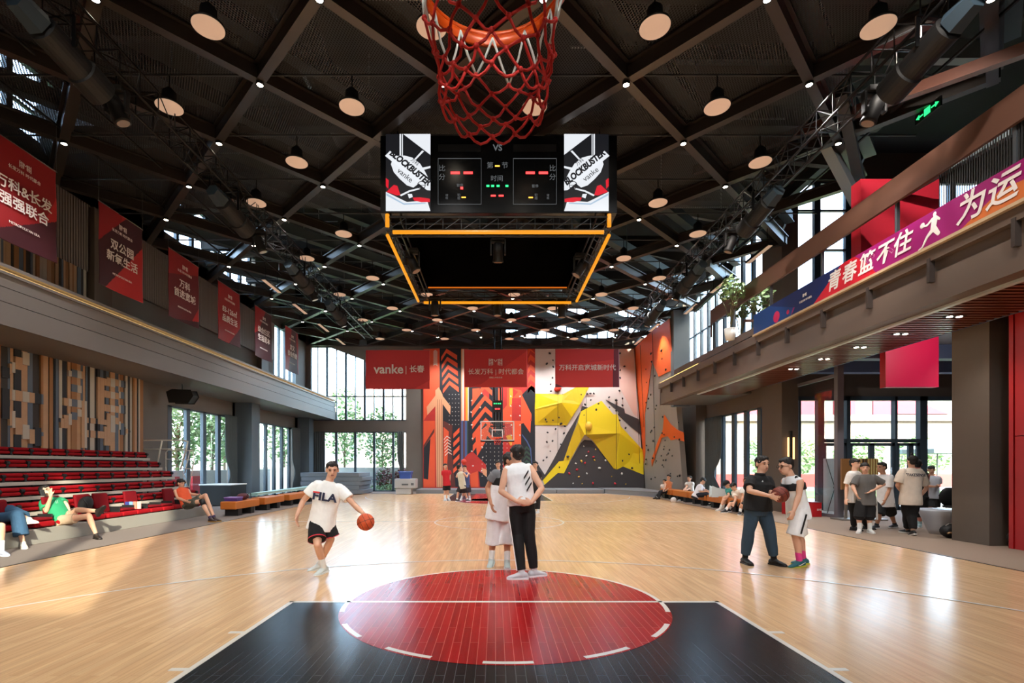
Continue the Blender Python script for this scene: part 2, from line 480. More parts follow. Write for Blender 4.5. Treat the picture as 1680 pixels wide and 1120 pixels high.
window_X('window_6', -11.6, 11.0, 28.8, 9.4, 11.5, [11.0+0.9*i for i in range(20)], hs=(10.4,), fw=0.16)
window_X('window_7', 10.2, 18.05, 24.0, 0, 3.8, [18.15, 19.3, 20.35, 21.4, 22.45, 23.4], fw=0.26)
window_X('window_8', 10.2, 18.05, 27.0, 5.5, 10.7, [18.15+0.83*i for i in range(11)], hs=(8.2,), fw=0.17)
window_Y('window_9', 17.75, 10.15, 17.0, 5.6, 11.6, [10.3, 11.4, 12.5, 13.7, 15.0, 16.2], hs=(7.3, 9.2, 10.6), fw=0.22)
window_Y('window_10', YB, 0.6, 10.1, 9.25, 11.2, [0.6+0.62*i for i in range(16)], hs=(10.3,), fw=0.07)
window_Y('window_11', YB, -3.2, 0.6, 9.7, 10.5, [-2.2, -1.2, -0.5], fw=0.1)
window_Y('window_12', -7.2, -0.1, 2.5, 4.7, 8.8, [], fw=0.1)
# entrance facade: frames, transom, doors
def fx(px, Y=17.7): return (px-VX)*Y/FPX
b = MB()
yE = 17.7
for (a, c) in ((1310, 1313), (1341, 1351), (1388, 1394), (1467, 1471), (1508, 1520)):
    b.box(fx(a), yE-0.05, 0, fx(c), yE+0.15, 4.0)
b.box(fx(1345), yE-0.04, 2.38, fx(1515), yE+0.12, 2.5)
b.box(10.15, yE-0.05, 3.86, 17.0, yE+0.15, 4.0)
o = struct('window_13', b, M_frame)
g = MB(); g.box(10.15, yE+0.05, 2.5, 17.0, yE+0.06, 3.9); g.box(10.15, yE+0.05, 0, fx(1350), yE+0.06, 2.5); g.box(fx(1515), yE+0.05, 0, 17.0, yE+0.06, 2.5)
g.build('pane', M_glass, o)
for i, (a, c) in enumerate(((1351, 1388), (1394, 1430), (1430, 1467), (1471, 1494), (1494, 1508))):
    b = MB(); x0, x1 = fx(a), fx(c); f_ = 0.09
    b.box(x0, yE-0.02, 0, x0+f_, yE+0.06, 2.36); b.box(x1-f_, yE-0.02, 0, x1, yE+0.06, 2.36)
    b.box(x0, yE-0.02, 2.26, x1, yE+0.06, 2.36); b.box(x0, yE-0.02, 0, x1, yE+0.06, 0.12)
    o = struct('door_%d' % (i+1), b, M_frame)
    g = MB(); g.box(x0+f_, yE+0.02, 0.12, x1-f_, yE+0.03, 2.26); g.build('pane', M_glass, o)
    h = MB(); h.tube((x1-0.14, yE-0.08, 0.9), (x1-0.14, yE-0.08, 1.5), 0.015); h.tube((x1-0.14, yE-0.08, 1.0), (x1-0.14, yE, 1.0), 0.01); h.tube((x1-0.14, yE-0.08, 1.4), (x1-0.14, yE, 1.4), 0.01)
    h.build('door_handle', M_chrome, o, smooth=True)
# inner glass screen post
b = MB(); b.box(10.12, 14.82, 0, 10.3, 14.98, 5.02); b.box(10.12, 14.98, 0, 10.18, 16.8, 0.1); b.box(10.12, 14.98, 4.2, 10.18, 16.8, 4.3)
o = struct('window_14', b, mat('post_grey', (112,108,116), 0.5))
g = MB(); g.box(10.15, 14.98, 0.1, 10.16, 16.8, 4.2); g.build('pane', M_glass, o)

# ---------------- left gallery (balcony) ----------------
M_fas = mat('fascia_grey', (112,106,104), 0.5, noise_amt=0.03, nscale=2)
M_sof = mat('soffit', (108,104,98), 0.45)
b = MB()
b.box(-11.5, -7, 4.33, -9.75, 30.4, 4.5)
struct('ceiling_left_soffit', b, M_sof)
b = MB()
b.box(-9.78, -7, 4.33, -9.69, 30.4, 4.78); b.box(-9.80, -7, 4.80, -9.71, 30.4, 5.08); b.box(-9.80, -7, 5.10, -9.73, 30.4, 5.34)
b.box(-9.84, -7, 5.34, -9.69, 30.4, 5.40); b.box(-9.86, -7, 5.49, -9.72, 30.4, 5.56); b.box(-11.5, -7, 4.9, -9.8, 30.4, 5.1)
b.box(-9.95, -7, 5.1, -9.82, 30.4, 5.5)
struct('wall_left_gallery', b, M_fas)
b = MB(); b.box(-9.80, -7, 5.405, -9.76, 30.35, 5.43)
o = b.build('cove_light', emis('cove_glow', (255,205,120), 2.2)); tag(o, 'thin warm cove light strip along the left gallery edge', 'light strip')
# corrugated upper panel, slat band and art wall
b = MB(); y = 3.0
while y < 25.8:
    b.box(-11.48, y, 6.98, -11.40, y+0.055, 8.86); y += 0.085
b.box(-11.49, 3.0, 6.98, -11.46, 25.85, 8.86)
struct('trim_corrugated', b, mat('corrugated', (140,130,126), 0.55))
b = MB(); b.box(-11.45, 14.05, 5.1, -11.25, 14.7, 8.8); b.box(-11.45, 24.1, 5.1, -11.25, 24.8, 8.8)
struct('trim_pilaster', b, mat('pilaster_brown', (98,84,74), 0.6))
SL = [mat('slat_tan', (190,152,116), 0.55, noise_amt=0.1, nscale=6), mat('slat_blue', (92,106,122), 0.6), mat('slat_dark', (58,54,52), 0.7),
      mat('slat_pale', (190,184,170), 0.55), mat('slat_ochre', (160,112,68), 0.6), mat('slat_char', (44,48,54), 0.7)]
def z7(x, y): return (x/5.6, 540+y/5.6)
strokes = [[(0,385),(130,300),(240,225),(250,330),(130,410),(0,495)], [(25,560),(410,615),(410,705),(25,660)],
 [(25,560),(80,700),(200,870),(340,970),(300,1060),(180,1000),(25,800)], [(340,900),(400,960),(340,1080),(300,1060)],
 [(630,380),(770,400),(770,470),(640,450)], [(655,510),(730,520),(730,585),(655,575)], [(590,640),(740,660),(740,720),(590,705)],
 [(530,840),(745,730),(745,790),(580,935)], [(735,660),(785,660),(785,1090),(735,1090)],
 [(940,450),(1155,480),(1155,550),(940,515)], [(940,570),(1130,590),(1130,650),(940,632)], [(920,700),(1160,712),(1160,780),(920,760)],
 [(785,815),(1050,840),(1050,890),(785,870)], [(785,940),(1010,955),(1010,1010),(785,1000)], [(905,450),(940,450),(940,830),(905,830)],
 [(1020,800),(1080,830),(1190,950),(1130,985)], [(970,780),(1060,800),(1010,1080),(960,1080)]]
def to_yz(p):
    q = z7(*p); w_ = WX(q[0], q[1], -11.4); return (w_.y, w_.z)
strokes = [[to_yz(p) for p in s_] for s_ in strokes]
def inside_any(y, z):
    c_ = False
    for poly in strokes:
        ins = False; j = len(poly)-1
        for i in range(len(poly)):
            (yi, zi), (yj, zj) = poly[i], poly[j]
            if (zi > z) != (zj > z) and y < (yj-yi)*(z-zi)/(zj-zi)+yi: ins = not ins
            j = i
        if ins: c_ = True
    return c_
b = MB(); y = 2.0; rs = random.Random(3); last = -1
while y < 16.1:
    w_ = rs.choice((0.06, 0.08, 0.1, 0.14, 0.18)); k = rs.choice([0, 1, 2, 5, 1, 2, 5, 3, 4]) if y < 15.3 else rs.choice([0, 4, 3, 2])
    if k == last: k = (k+1) % 6
    last = k; dpt = rs.choice((0.0, 0.02, 0.04))
    z_ = 0.0; st = 0.05; run0 = 0.0; cur = inside_any(y+w_/2, 0.02)
    while z_ < 4.33:
        z_ += st; c_ = inside_any(y+w_/2, z_)
        if c_ != cur or z_ >= 4.33:
            b.cur = ((k+3) % 6 if k not in (1, 5) else 0) if cur else k
            b.box(-11.495, y, run0, -11.43+(dpt if not cur else 0.05), y+w_-0.004, min(z_, 4.33)); run0 = z_; cur = c_
    y += w_
o = b.build('slat_mural', SL); tag(o, 'striped timber slat wall art with large character shapes above the bleachers', 'wall art')
b = MB(); y = 3.0
while y < 13.9:
    w_ = rs.choice((0.06, 0.09, 0.12)); b.cur = rs.choice([0, 1, 3, 4, 2, 0])
    b.box(-11.48, y, 5.1, -11.38+rs.random()*0.03, y+w_-0.003, 6.97); y += w_
b.cur = 3
o = b.build('slat_band', SL); tag(o, 'low band of striped timber slats behind the left gallery', 'wall cladding')

# ---------------- right gallery ----------------
M_fasr = mat('fascia_taupe', (106,90,80), 0.5, noise_amt=0.03, nscale=2)
b = MB()
b.box(7.72, -7, 4.42, 7.9, 23.5, 4.95); b.box(7.66, -7, 4.40, 7.95, 19.9, 4.62); b.box(7.78, -7, 4.95, 7.9, 23.5, 5.15); b.box(7.64, -7, 5.15, 7.9, 23.5, 5.40)
b.box(7.72, 23.4, 4.40, 9.6, 23.5, 5.4); b.box(7.66, -7, 5.44, 7.78, 21.5, 5.66)
b.box(7.9, -7, 5.2, 17.0, 17.7, 5.42); b.box(7.9, 17.7, 5.2, 10.1, 23.5, 5.42)
struct('wall_right_gallery', b, M_fasr)
b = MB()
for i in range(14):
    yy = 3.0 + 1.45*i
    b.box(7.62, yy, 4.78, 7.72, yy+0.06, 5.2)
struct('trim_gallery_brackets', b, mat('bracket', (60,50,46), 0.6))
b = MB(); b.box(7.67, 19.0, 5.405, 7.71, 23.4, 5.425)
o = b.build('cove_light', emis('cove_glow', (255,205,120), 2.2)); tag(o, 'short warm cove light strip at the far end of the right gallery', 'light strip')
b = MB(); b.box(7.96, -7, 4.36, 8.06, 19.8, 4.42)
struct('trim_soffit_edge', b, mat('soffit_edge_white', (196,204,208), 0.4))
M_slr = mat('soffit_slat', (120,66,48), 0.35, noise_amt=0.1)
b = MB(); y = 0.0
while y < 19.8:
    b.box(8.06, y, 4.36, 9.55, y+0.07, 4.44); y += 0.15
b.cur = 1; b.box(8.06, -7, 4.46, 9.6, 19.8, 4.5)
struct('ceiling_right_slats', b, [M_slr, M_black])
b = MB(); b.box(7.9, 19.8, 4.40, 10.1, 23.45, 4.46)
struct('ceiling_right_end_soffit', b, M_sof)
b = MB(); b.box(9.6, -7, 5.02, 17.0, 17.7, 5.18); b.cur = 1
for yy in (14.3, 16.4): b.box(9.62, yy, 4.62, 17.0, yy+0.35, 5.02)
b.box(9.56, -7, 4.36, 9.6, 17.7, 5.18)
struct('ceiling_lobby', b, [mat('lobby_ceiling', (150,160,176), 0.6), mat('lobby_beam', (96,108,140), 0.6)])
# red wall & recess
b = MB(); b.box(9.7, -7, 0, 9.9, 9.36, 2.1); b.box(9.7, -7, 2.115, 9.9, 9.36, 5.0); b.box(9.68, 9.37, 0, 9.75, 9.45, 5.0)
o = struct('wall_right_red', b, mat('red_wall', (176,16,20), 0.5))
b = MB(); b.box(10.3, 9.3, 0, 10.5, 10.6, 5.0); struct('wall_right_recess', b, M_black)
# ---------------- ceiling grid ----------------
ZC = 8.85; S = 3.49; X0 = -1.0
def row_y(k): return 9.55 + 1.745*(k-1)      # node rows; odd k has nodes at X0 + S*j, even k at X0 + S/2 + S*j
b = MB()
YA, YZ, XA, XZ = -3.0, 30.2, -11.4, 9.55
def clip(p, d):
    t0, t1 = -100, 100
    for (c, dd, lo, hi) in ((p[0], d[0], XA, XZ), (p[1], d[1], YA, YZ)):
        a, e = (lo-c)/dd, (hi-c)/dd
        if a > e: a, e = e, a
        t0 = max(t0, a); t1 = min(t1, e)
    return t0, t1
for k in range(-12, 14):
    for dx in (1, -1):
        p = (X0+S*k, 9.55); d = (dx*0.7071, 0.7071)
        t0, t1 = clip(p, d)
        if t1-t0 > 0.3:
            P = V((p[0]+d[0]*t0, p[1]+d[1]*t0, ZC+0.12)); Q = V((p[0]+d[0]*t1, p[1]+d[1]*t1, ZC+0.12))
            b.bar(P, Q, 0.17, 0.24 if dx > 0 else 0.232)
            b.bar(P+V((0,0,0.14)), Q+V((0,0,0.14)), 0.30, 0.03)
b.box(XA, YZ, ZC-0.05, XZ, 30.39, ZC+0.3)
struct('trim_ceiling_grid', b, M_bronze)
# expanded metal sheet over the grid
mm = bpy.data.materials.new('expanded_mesh'); mm.use_nodes = True
n = mm.node_tree; pb = n.nodes['Principled BSDF']
pb.inputs['Base Color'].default_value = lin((48,49,51)); pb.inputs['Roughness'].default_value = 0.5
tc = n.nodes.new('ShaderNodeTexCoord')
mult = None
for ang in (35, -35):
    mp = n.nodes.new('ShaderNodeMapping'); mp.inputs['Rotation'].default_value = (0, 0, math.radians(ang))
    n.links.new(tc.outputs['Object'], mp.inputs['Vector'])
    wv = n.nodes.new('ShaderNodeTexWave'); wv.inputs['Scale'].default_value = 7.0
    n.links.new(mp.outputs[0], wv.inputs['Vector'])
    gt = n.nodes.new('ShaderNodeMath'); gt.operation = 'GREATER_THAN'; gt.inputs[1].default_value = 0.72
    n.links.new(wv.outputs['Fac'], gt.inputs[0])
    if mult is None: mult = gt
    else:
        mxm = n.nodes.new('ShaderNodeMath'); mxm.operation = 'MAXIMUM'
        n.links.new(mult.outputs[0], mxm.inputs[0]); n.links.new(gt.outputs[0], mxm.inputs[1]); mult = mxm
n.links.new(mult.outputs[0], pb.inputs['Alpha'])
b = MB(); b.box(XA, -3, ZC+0.30, 6.9, 14.8, ZC+0.305)
struct('ceiling_mesh_panel', b, mm)

# node downlights
M_spot = emis('spot_glow', (255,238,214), 30.0)
def spot_lamp(parent, loc, power, size=math.radians(80), col=(1.0,0.96,0.92), target=None, blend=0.6, rad=0.05):
    l = bpy.data.lights.new('spot', 'SPOT'); l.energy = power; l.spot_size = size; l.spot_blend = blend; l.color = col
    l.shadow_soft_size = rad
    o = bpy.data.objects.new('spot_light', l); C.objects.link(o)
    o.location = V(loc) - world_loc(parent) if parent else V(loc); o.parent = parent
    if target is not None: o.rotation_euler = (V(target)-V(loc)).to_track_quat('-Z', 'Y').to_euler()
    return o
proto = None; cnt = 0
for k in range(0, 12):
    y = row_y(k); off = 0 if k % 2 else S/2
    xs = [X0+off+S*j for j in range(-4, 5) if -10.9 < X0+off+S*j < 9.2]
    for j, x in enumerate(xs):
        # keep out of the scoreboard
        if 10.8 < y < 16.4 and -2.9 < x < 2.9: continue
        t = thing('downlight', (x, y, ZC-0.03), 'small bright downlight, %s from left in the %s row of ceiling grid crossings' % (ORD[j], ORD[k]), 'downlight', 'downlights on the ceiling grid')
        if proto is None:
            b = MB(); b.lathe([(0.075,0.03),(0.075,-0.02),(0.06,-0.02),(0.06,0.0)], t.location); b.build('housing', M_blackm, t, smooth=True)
            b = MB(); b.lathe([(0.0,-0.012),(0.055,-0.012),(0.055,-0.004)], t.location); b.build('bulb', M_spot, t)
            proto = t
        else:
            for ch in proto.children:
                c = ch.copy(); C.objects.link(c); c.parent = t
        cnt += 1
for (x, y) in [(X0+S*j+(0 if k % 2 else S/2), row_y(k)) for k in (1, 4, 7, 10) for j in (-2, -1, 0, 1, 2)]:
    if 10.8 < y < 16.4 and -2.9 < x < 2.9: continue
    if not -9 < x < 8.5: continue
    spot_lamp(None, (x, y, ZC-0.09), 200, target=(x, y, 0), size=math.radians(95))

for (x, y) in ((-6, -3), (-2, -3), (2, -3), (6, -3), (-5, 2), (0, 2), (5, 2)):
    spot_lamp(None, (x, y, ZC-0.09), 190, target=(x*0.8, y+9, 1.0), size=math.radians(85), blend=0.9, col=(1.0,0.97,0.94))  # added unseen spots behind and above the camera, brighten surfaces facing it
# round pendant lamps
M_disc = mat('diffuser', (212,182,160), 0.7, emit=(214,182,156), es=0.23)
proto = None
for k in range(0, 12):
    y = 7.83 + 1.745*k; off = 0 if k % 2 == 0 else S/2
    xs = [X0+off+S*j for j in ((-1, 0, 1, 2) if k % 2 == 0 else (-2, -1, 0, 1))]
    for j, x in enumerate(xs):
        if 10.9 < y < 16.0 and -2.75 < x < 2.75: continue
        lab = 'black pendant lamp with pale diffuser, %s from left in the %s row' % (ORD[j], ORD[k])
        t = thing('pendant_lamp', (x, y, 8.40), lab, 'ceiling lamp', 'round pendant lamps')
        if proto is None:
            b = MB(); b.lathe([(0.0,0.0),(0.235,0.0),(0.235,0.012),(0.0,0.012)], t.location, 36); b.build('diffuser', M_disc, t)
            b = MB(); b.lathe([(0.243,0.0),(0.243,0.03),(0.19,0.07),(0.13,0.10),(0.12,0.28),(0.07,0.33),(0.05,0.36)], t.location+V((0,0,0.004)), 32); b.build('lamp_shade', M_black, t, smooth=True)
            b = MB(); b.tube(t.location+V((0,0,0.34)), t.location+V((0,0,0.60)), 0.012); b.build('cable', M_blackm, t)
            proto = t
        else:
            for ch in proto.children:
                c = ch.copy(); C.objects.link(c); c.parent = t

b = MB()
for k in range(0, 12): b.box(-11.3, 7.83+1.745*k-0.012, 9.0, 9.5, 7.83+1.745*k+0.012, 9.03)
struct('trim_lamp_rail', b, M_steel)
b = MB()
for x in (-9.6, -8.35, 7.7, 8.35): b.box(x-0.02, 5.0, 8.98, x+0.02, 28.0, 9.02)
b.box(-7, 23.68, 8.98, 7, 23.72, 9.02); b.box(-1, 27.0, 8.9, 1.2, 27.1, 9.0)
struct('trim_hanging_rail', b, M_steeld)
# linear lamps along both sides
i_ = 0
for sx in (-1, 1):
    for q, y in enumerate((15.2, 18.0, 20.7, 23.6, 26.3)):
        x = -8.35 if sx < 0 else (8.35 if y < 22 else 7.7)
        if sx == -1 and q == 0: continue
        t = thing('linear_lamp', (x, y, 8.25), 'linear hanging lamp on the %s side, %s from the camera' % ('left' if sx < 0 else 'right', ORD[q]), 'lamp', 'linear hanging lamps')
        b = MB(); b.box(x-0.07, y, 8.25, x+0.07, y+1.4, 8.33); b.build('lamp_body', M_blackm, t)
        b = MB(); b.box(x-0.065, y+0.02, 8.235, x+0.065, y+1.38, 8.25); b.build('diffuser', M_disc, t)
        b = MB(); b.tube((x, y+0.2, 8.33), (x, y+0.2, 8.99), 0.008); b.tube((x, y+1.2, 8.33), (x, y+1.2, 8.99), 0.008); b.build('cable', M_blackm, t)

# roof steelwork above the grid
_i = 0
for k in range(-9, 8):
    p = (X0+S*k+0.35, 9.55); d = (0.7071, 0.7071); t0, t1 = clip(p, d)
    if t1-t0 > 6:
        b = MB(); b.bar((p[0]+d[0]*t0, p[1]+d[1]*t0, 9.62), (p[0]+d[0]*t1, p[1]+d[1]*t1, 9.62), 0.16, 0.34); b.bar((p[0]+d[0]*t0, p[1]+d[1]*t0, 9.44), (p[0]+d[0]*t1, p[1]+d[1]*t1, 9.44), 0.26, 0.03)
        o = b.build('diagonal_girder', mat('girder_blue', (92,108,116), 0.45, metal=0.2)); tag(o, 'blue grey diagonal girder above the ceiling grid, %s from the left' % ORD[_i], 'steel beam', 'roof girders'); _i += 1
rs = random.Random(11)
lt = mat('steel_light', (128,142,148), 0.5, metal=0.2)
def truss_member(name, p, q, w_, h_, m, lab):
    b = MB(); b.bar(V(p), V(q), w_, h_); o = b.build(name, m); tag(o, lab, 'steel beam', 'roof steelwork'); return o
for i in range(8):
    y = 5.5 + 3.5*i
    truss_member('roof_beam', (-11.4, y, 10.2 + 0.0), (9.6, y, 10.2), 0.25, 0.5, M_steeld, 'dark cross beam above the ceiling grid, %s from the camera' % ORD[i])
for i in range(7):
    y = 5.5 + 3.5*i
    truss_member('roof_brace', (-11.3, y, 9.5), (-6.4, y+3.5, 12.3), 0.22, 0.3, M_steel if i % 2 else lt, 'slanting grey steel brace on the left side of the roof, %s from the camera' % ORD[i])
    truss_member('roof_brace', (9.5, y+0.5, 9.4), (4.6, y+4.0, 12.2), 0.22, 0.34, lt if i % 2 else M_steel, 'slanting pale steel brace on the right side of the roof, %s from the camera' % ORD[i])
# crossing steel beams before the right upper windows
def px_beam(name, a, ya, c, yc, w_, h_, m, lab):
    return truss_member(name, W(a[0], a[1], ya), W(c[0], c[1], yc), w_, h_, m, lab)
px_beam('gallery_beam', (1158,440), 19.5, (1400,225), 13.5, 0.2, 0.28, M_steel, 'long grey steel beam rising towards the camera before the right upper windows')
px_beam('gallery_beam', (1150,432), 19.5, (1282,300), 15.0, 0.14, 0.2, lt, 'short pale steel beam above the pendant lamps on the right')
px_beam('gallery_beam', (1203,340), 15.5, (1272,400), 17.5, 0.22, 0.26, lt, 'pale steel beam falling to the dark column in the right gallery')
px_beam('gallery_beam', (1160,432), 18.0, (1200,468), 20.0, 0.22, 0.26, lt, 'short pale steel beam falling across the tall right windows')
px_beam('gallery_beam', (1115,485), 21.0, (1192,462), 19.0, 0.16, 0.22, M_steel, 'grey steel tie under the right roof edge near the far windows')
px_beam('gallery_beam', (1140,508), 21.0, (1196,455), 19.0, 0.14, 0.2, M_steel, 'grey steel strut rising over the far end of the right gallery')
px_beam('gallery_beam', (1330,405), 13.0, (1660,215), 9.2, 0.12, 0.16, lt, 'pale steel tie running behind the brown gallery rail')
px_beam('gallery_beam', (1410,60), 9.4, (1700,-40), 7.5, 0.12, 0.16, mat('beam_brown', (96,60,48), 0.5), 'brown steel tie crossing high on the right')
px_beam('gallery_beam', (1140,280), 14.5, (1850,20), 7.3, 0.16, 0.2, mat('beam_brown', (96,60,48), 0.5), 'long brown beam above the right gallery')
px_beam('gallery_beam', (1380,150), 10.2, (1410,300), 12.4, 0.2, 0.22, M_steel, 'upright slanting grey strut near the exit sign')
px_beam('gallery_beam', (1350,225), 11.5, (1405,330), 12.4, 0.22, 0.22, lt, 'slanting pale strut left of the red gallery wall')
# ducts and conduits
for (x, z, lab) in ((-4.2, 10.9, 'left'), (3.2, 11.1, 'right')):
    b = MB(); b.tube((x, -2, z), (x, 29.5, z), 0.4, n=18)
    for k in range(12): b.tube((x, 1+2.4*k, z), (x, 1.06+2.4*k, z), 0.43, n=18)
    o = b.build('air_duct', mat('duct', (46,46,50), 0.45, metal=0.3), smooth=False); tag(o, 'long round air duct above the ceiling grid on the %s side' % lab, 'duct')
cond = mat('conduit', (170,176,178), 0.35, metal=0.7)
for k in range(26):
    y = 7.5 + 0.85*k + rs.uniform(-0.3, 0.3); x = rs.uniform(-10, 5.0)
    b = MB(); L = rs.uniform(0.6, 1.8)
    b.tube((x, y, 9.25), (x, y, 12.58), 0.012, n=6); b.tube((x+L, y, 9.25), (x+L, y, 12.58), 0.012, n=6)
    b.tube((x-0.5, y, 9.3), (x+L+0.6, y, 9.3), 0.018, n=6)
    if k % 2: b.tube((x, y, 9.3), (x+rs.uniform(-0.8, 0.8), y+rs.uniform(0.4, 1.2), 9.9), 0.016, n=6)
    o = b.build('sprinkler_pipe', cond); tag(o, 'thin grey hanging pipe run above the ceiling grid', 'pipe', 'pipes above the ceiling grid')

# lighting trusses
def box_truss(name, p, q, s_, n_, m, label, cat='truss', group=None):
    p = V(p); q = V(q); d = (q-p).normalized(); side = d.cross(V((0,0,1))).normalized(); up = V((0,0,1))
    t = thing(name, p, label, cat, group)
    offs = [side*s_/2+up*s_/2, side*-s_/2+up*s_/2, side*-s_/2-up*s_/2, side*s_/2-up*s_/2]
    for o_ in offs:
        b = MB(); b.tube(p+o_, q+o_, 0.022, n=8); b.build('chord', m, t, smooth=True)
    b = MB()
    for k in range(n_):
        a = p.lerp(q, k/n_); c = p.lerp(q, (k+1)/n_)
        for i in range(4):
            o1, o2 = offs[i], offs[(i+1) % 4]
            b.tube(a+o1, a+o2, 0.011, n=5); b.tube(a+(o1 if k % 2 else o2), c+(o2 if k % 2 else o1), 0.011, n=5)
    b.build('bracing', m, t)
    return t
for sx, nm in ((-1, 'left'), (1, 'right')):
    box_truss('lighting_truss', (sx*6.45, 4.5, 8.25), (sx*6.45, 25.5, 8.25), 0.42, 44, M_blackm, 'long black box truss hung along the %s side of the ceiling' % nm, group='lighting trusses')
def moving_head(loc, tilt, lab, aim=V((0,0,-1)), sc_=1.0, lens=True):
    t = thing('stage_light', loc, lab, 'stage light', 'moving head stage lights')
    p = V(loc)
    b = MB(); b.box(p.x-0.16*sc_, p.y-0.12*sc_, p.z-0.10*sc_, p.x+0.16*sc_, p.y+0.12*sc_, p.z); b.build('lamp_base', M_black, t, bevel=0.02)
    b = MB()
    for s_ in (-1, 1): b.box(p.x+s_*0.17*sc_-0.02, p.y-0.05*sc_, p.z-0.42*sc_, p.x+s_*0.17*sc_+0.02, p.y+0.05*sc_, p.z-0.06*sc_)
    b.box(p.x-0.19*sc_, p.y-0.05*sc_, p.z-0.13*sc_, p.x+0.19*sc_, p.y+0.05*sc_, p.z-0.09*sc_)
    b.build('yoke', M_black, t, bevel=0.01)
    a = V(aim).normalized(); c = p+V((0,0,-0.34*sc_)); e1 = a.orthogonal().normalized(); e2 = a.cross(e1)
    b = MB(); b.loft([(c+a*s_*sc_, e1*r*sc_, e2*r*sc_) for (s_, r) in ((-0.2,0.05),(-0.18,0.11),(0.0,0.125),(0.16,0.12),(0.2,0.13),(0.24,0.13))], 20)
    h = b.build('lamp_head', M_black, t, smooth=True)
    b = MB(); b.loft([(c+a*0.235*sc_, e1*0.10*sc_, e2*0.10*sc_), (c+a*0.248*sc_, e1*0.10*sc_, e2*0.10*sc_)], 18); b.build('lens', mat('lens', (150,132,118), 0.3), h)
    return t
def projector(loc, dirv, lab, L=1.0, r=0.2):
    p = V(loc); a = V(dirv).normalized(); e1 = a.cross(V((0,0,1))).normalized(); e2 = a.cross(e1)
    t = thing('follow_projector', p, lab, 'projector', 'large hanging projectors')
    b = MB(); b.loft([(p+a*s_*L, e1*q*r, e2*q*r) for (s_, q) in ((0,0.7),(0.03,1.0),(0.62,1.0),(0.64,1.15),(1.0,1.15))], 24); b.build('lamp_body', M_black, t, smooth=False)
    b = MB(); b.loft([(p-a*0.35*L, e1*r*0.75, e2*r*0.75), (p-a*0.02, e1*r*0.95, e2*r*0.95)], 6); b.build('housing', mat('blue_housing', (46,62,74), 0.5), t)
    b = MB()
    for s_ in (-1, 1): b.bar(p+a*0.3*L+e1*s_*r*1.1, p+a*0.3*L+e1*s_*r*1.1+V((0,0,0.45)), 0.05, 0.02)
    b.bar(p+a*0.3*L+e1*-r*1.15+V((0,0,0.45)), p+a*0.3*L+e1*r*1.15+V((0,0,0.45)), 0.05, 0.03)
    b.build('yoke', M_blackm, t)
    return t
k = 0
for sx, nm in ((-1, 'left'), (1, 'right')):
    for q, y in enumerate((8.6, 13.8, 17.8, 21.2)):
        moving_head((sx*6.5, y, 8.02), 0, 'black moving head stage light under the %s truss, %s from the camera' % (nm, ORD[q]), aim=V((-sx*0.35, 0.2, -1)))
    for q, y in enumerate((7.1, 11.8, 16.0, 19.7)):
        projector((sx*6.45, y, 7.78), (sx*-0.12, 1, -0.25), 'large black cylindrical projector under the %s truss, %s from the camera' % (nm, ORD[q]))

# ---------------- scoreboard cube ----------------
SY, SB, SX0, SX1, SZ0, SZ1 = 11.0, 15.8, -2.53, 2.67, 7.10, 8.80
sb = thing('scoreboard', ((SX0+SX1)/2, (SY+SB)/2, SZ0), 'big hanging four sided electronic scoreboard above centre court', 'scoreboard')
scr_m = mat('screen_black', (8,10,14), 0.25)
for nm, bx in (('screen', (SX0, SY, SZ0, SX1, SY+0.16, SZ1)), ('screen', (SX0, SB-0.16, SZ0, SX1, SB, SZ1)), ('screen', (SX0, SY+0.16, SZ0, SX0+0.16, SB-0.16, SZ1)), ('screen', (SX1-0.16, SY+0.16, SZ0, SX1, SB-0.16, SZ1))):
    b = MB(); b.box(*bx); o = b.build(nm, scr_m, sb, bevel=0.01)
    if bx[1] == SY and bx[4] < SY+0.2: front = o
def sp(px, py): return W(px, py, SY-0.004)
def spoly(b, pts, d=0.004, y=SY):
    P = [W(px, py, y) for (px, py) in pts]; b.prism([(p.x, y-d, p.z) for p in P], (0, d, 0))
def s7(x, y): return (620+x/4.2, 210+y/4.2)
wh = emis('led_white', (236,240,246), 0.50); gy = emis('led_grey', (120,124,128), 0.3); rd = emis('led_red_art', (210,16,40), 0.6); bl = emis('led_pale', (170,196,220), 0.5); dk = emis('led_dark', (22,24,30), 0.5)
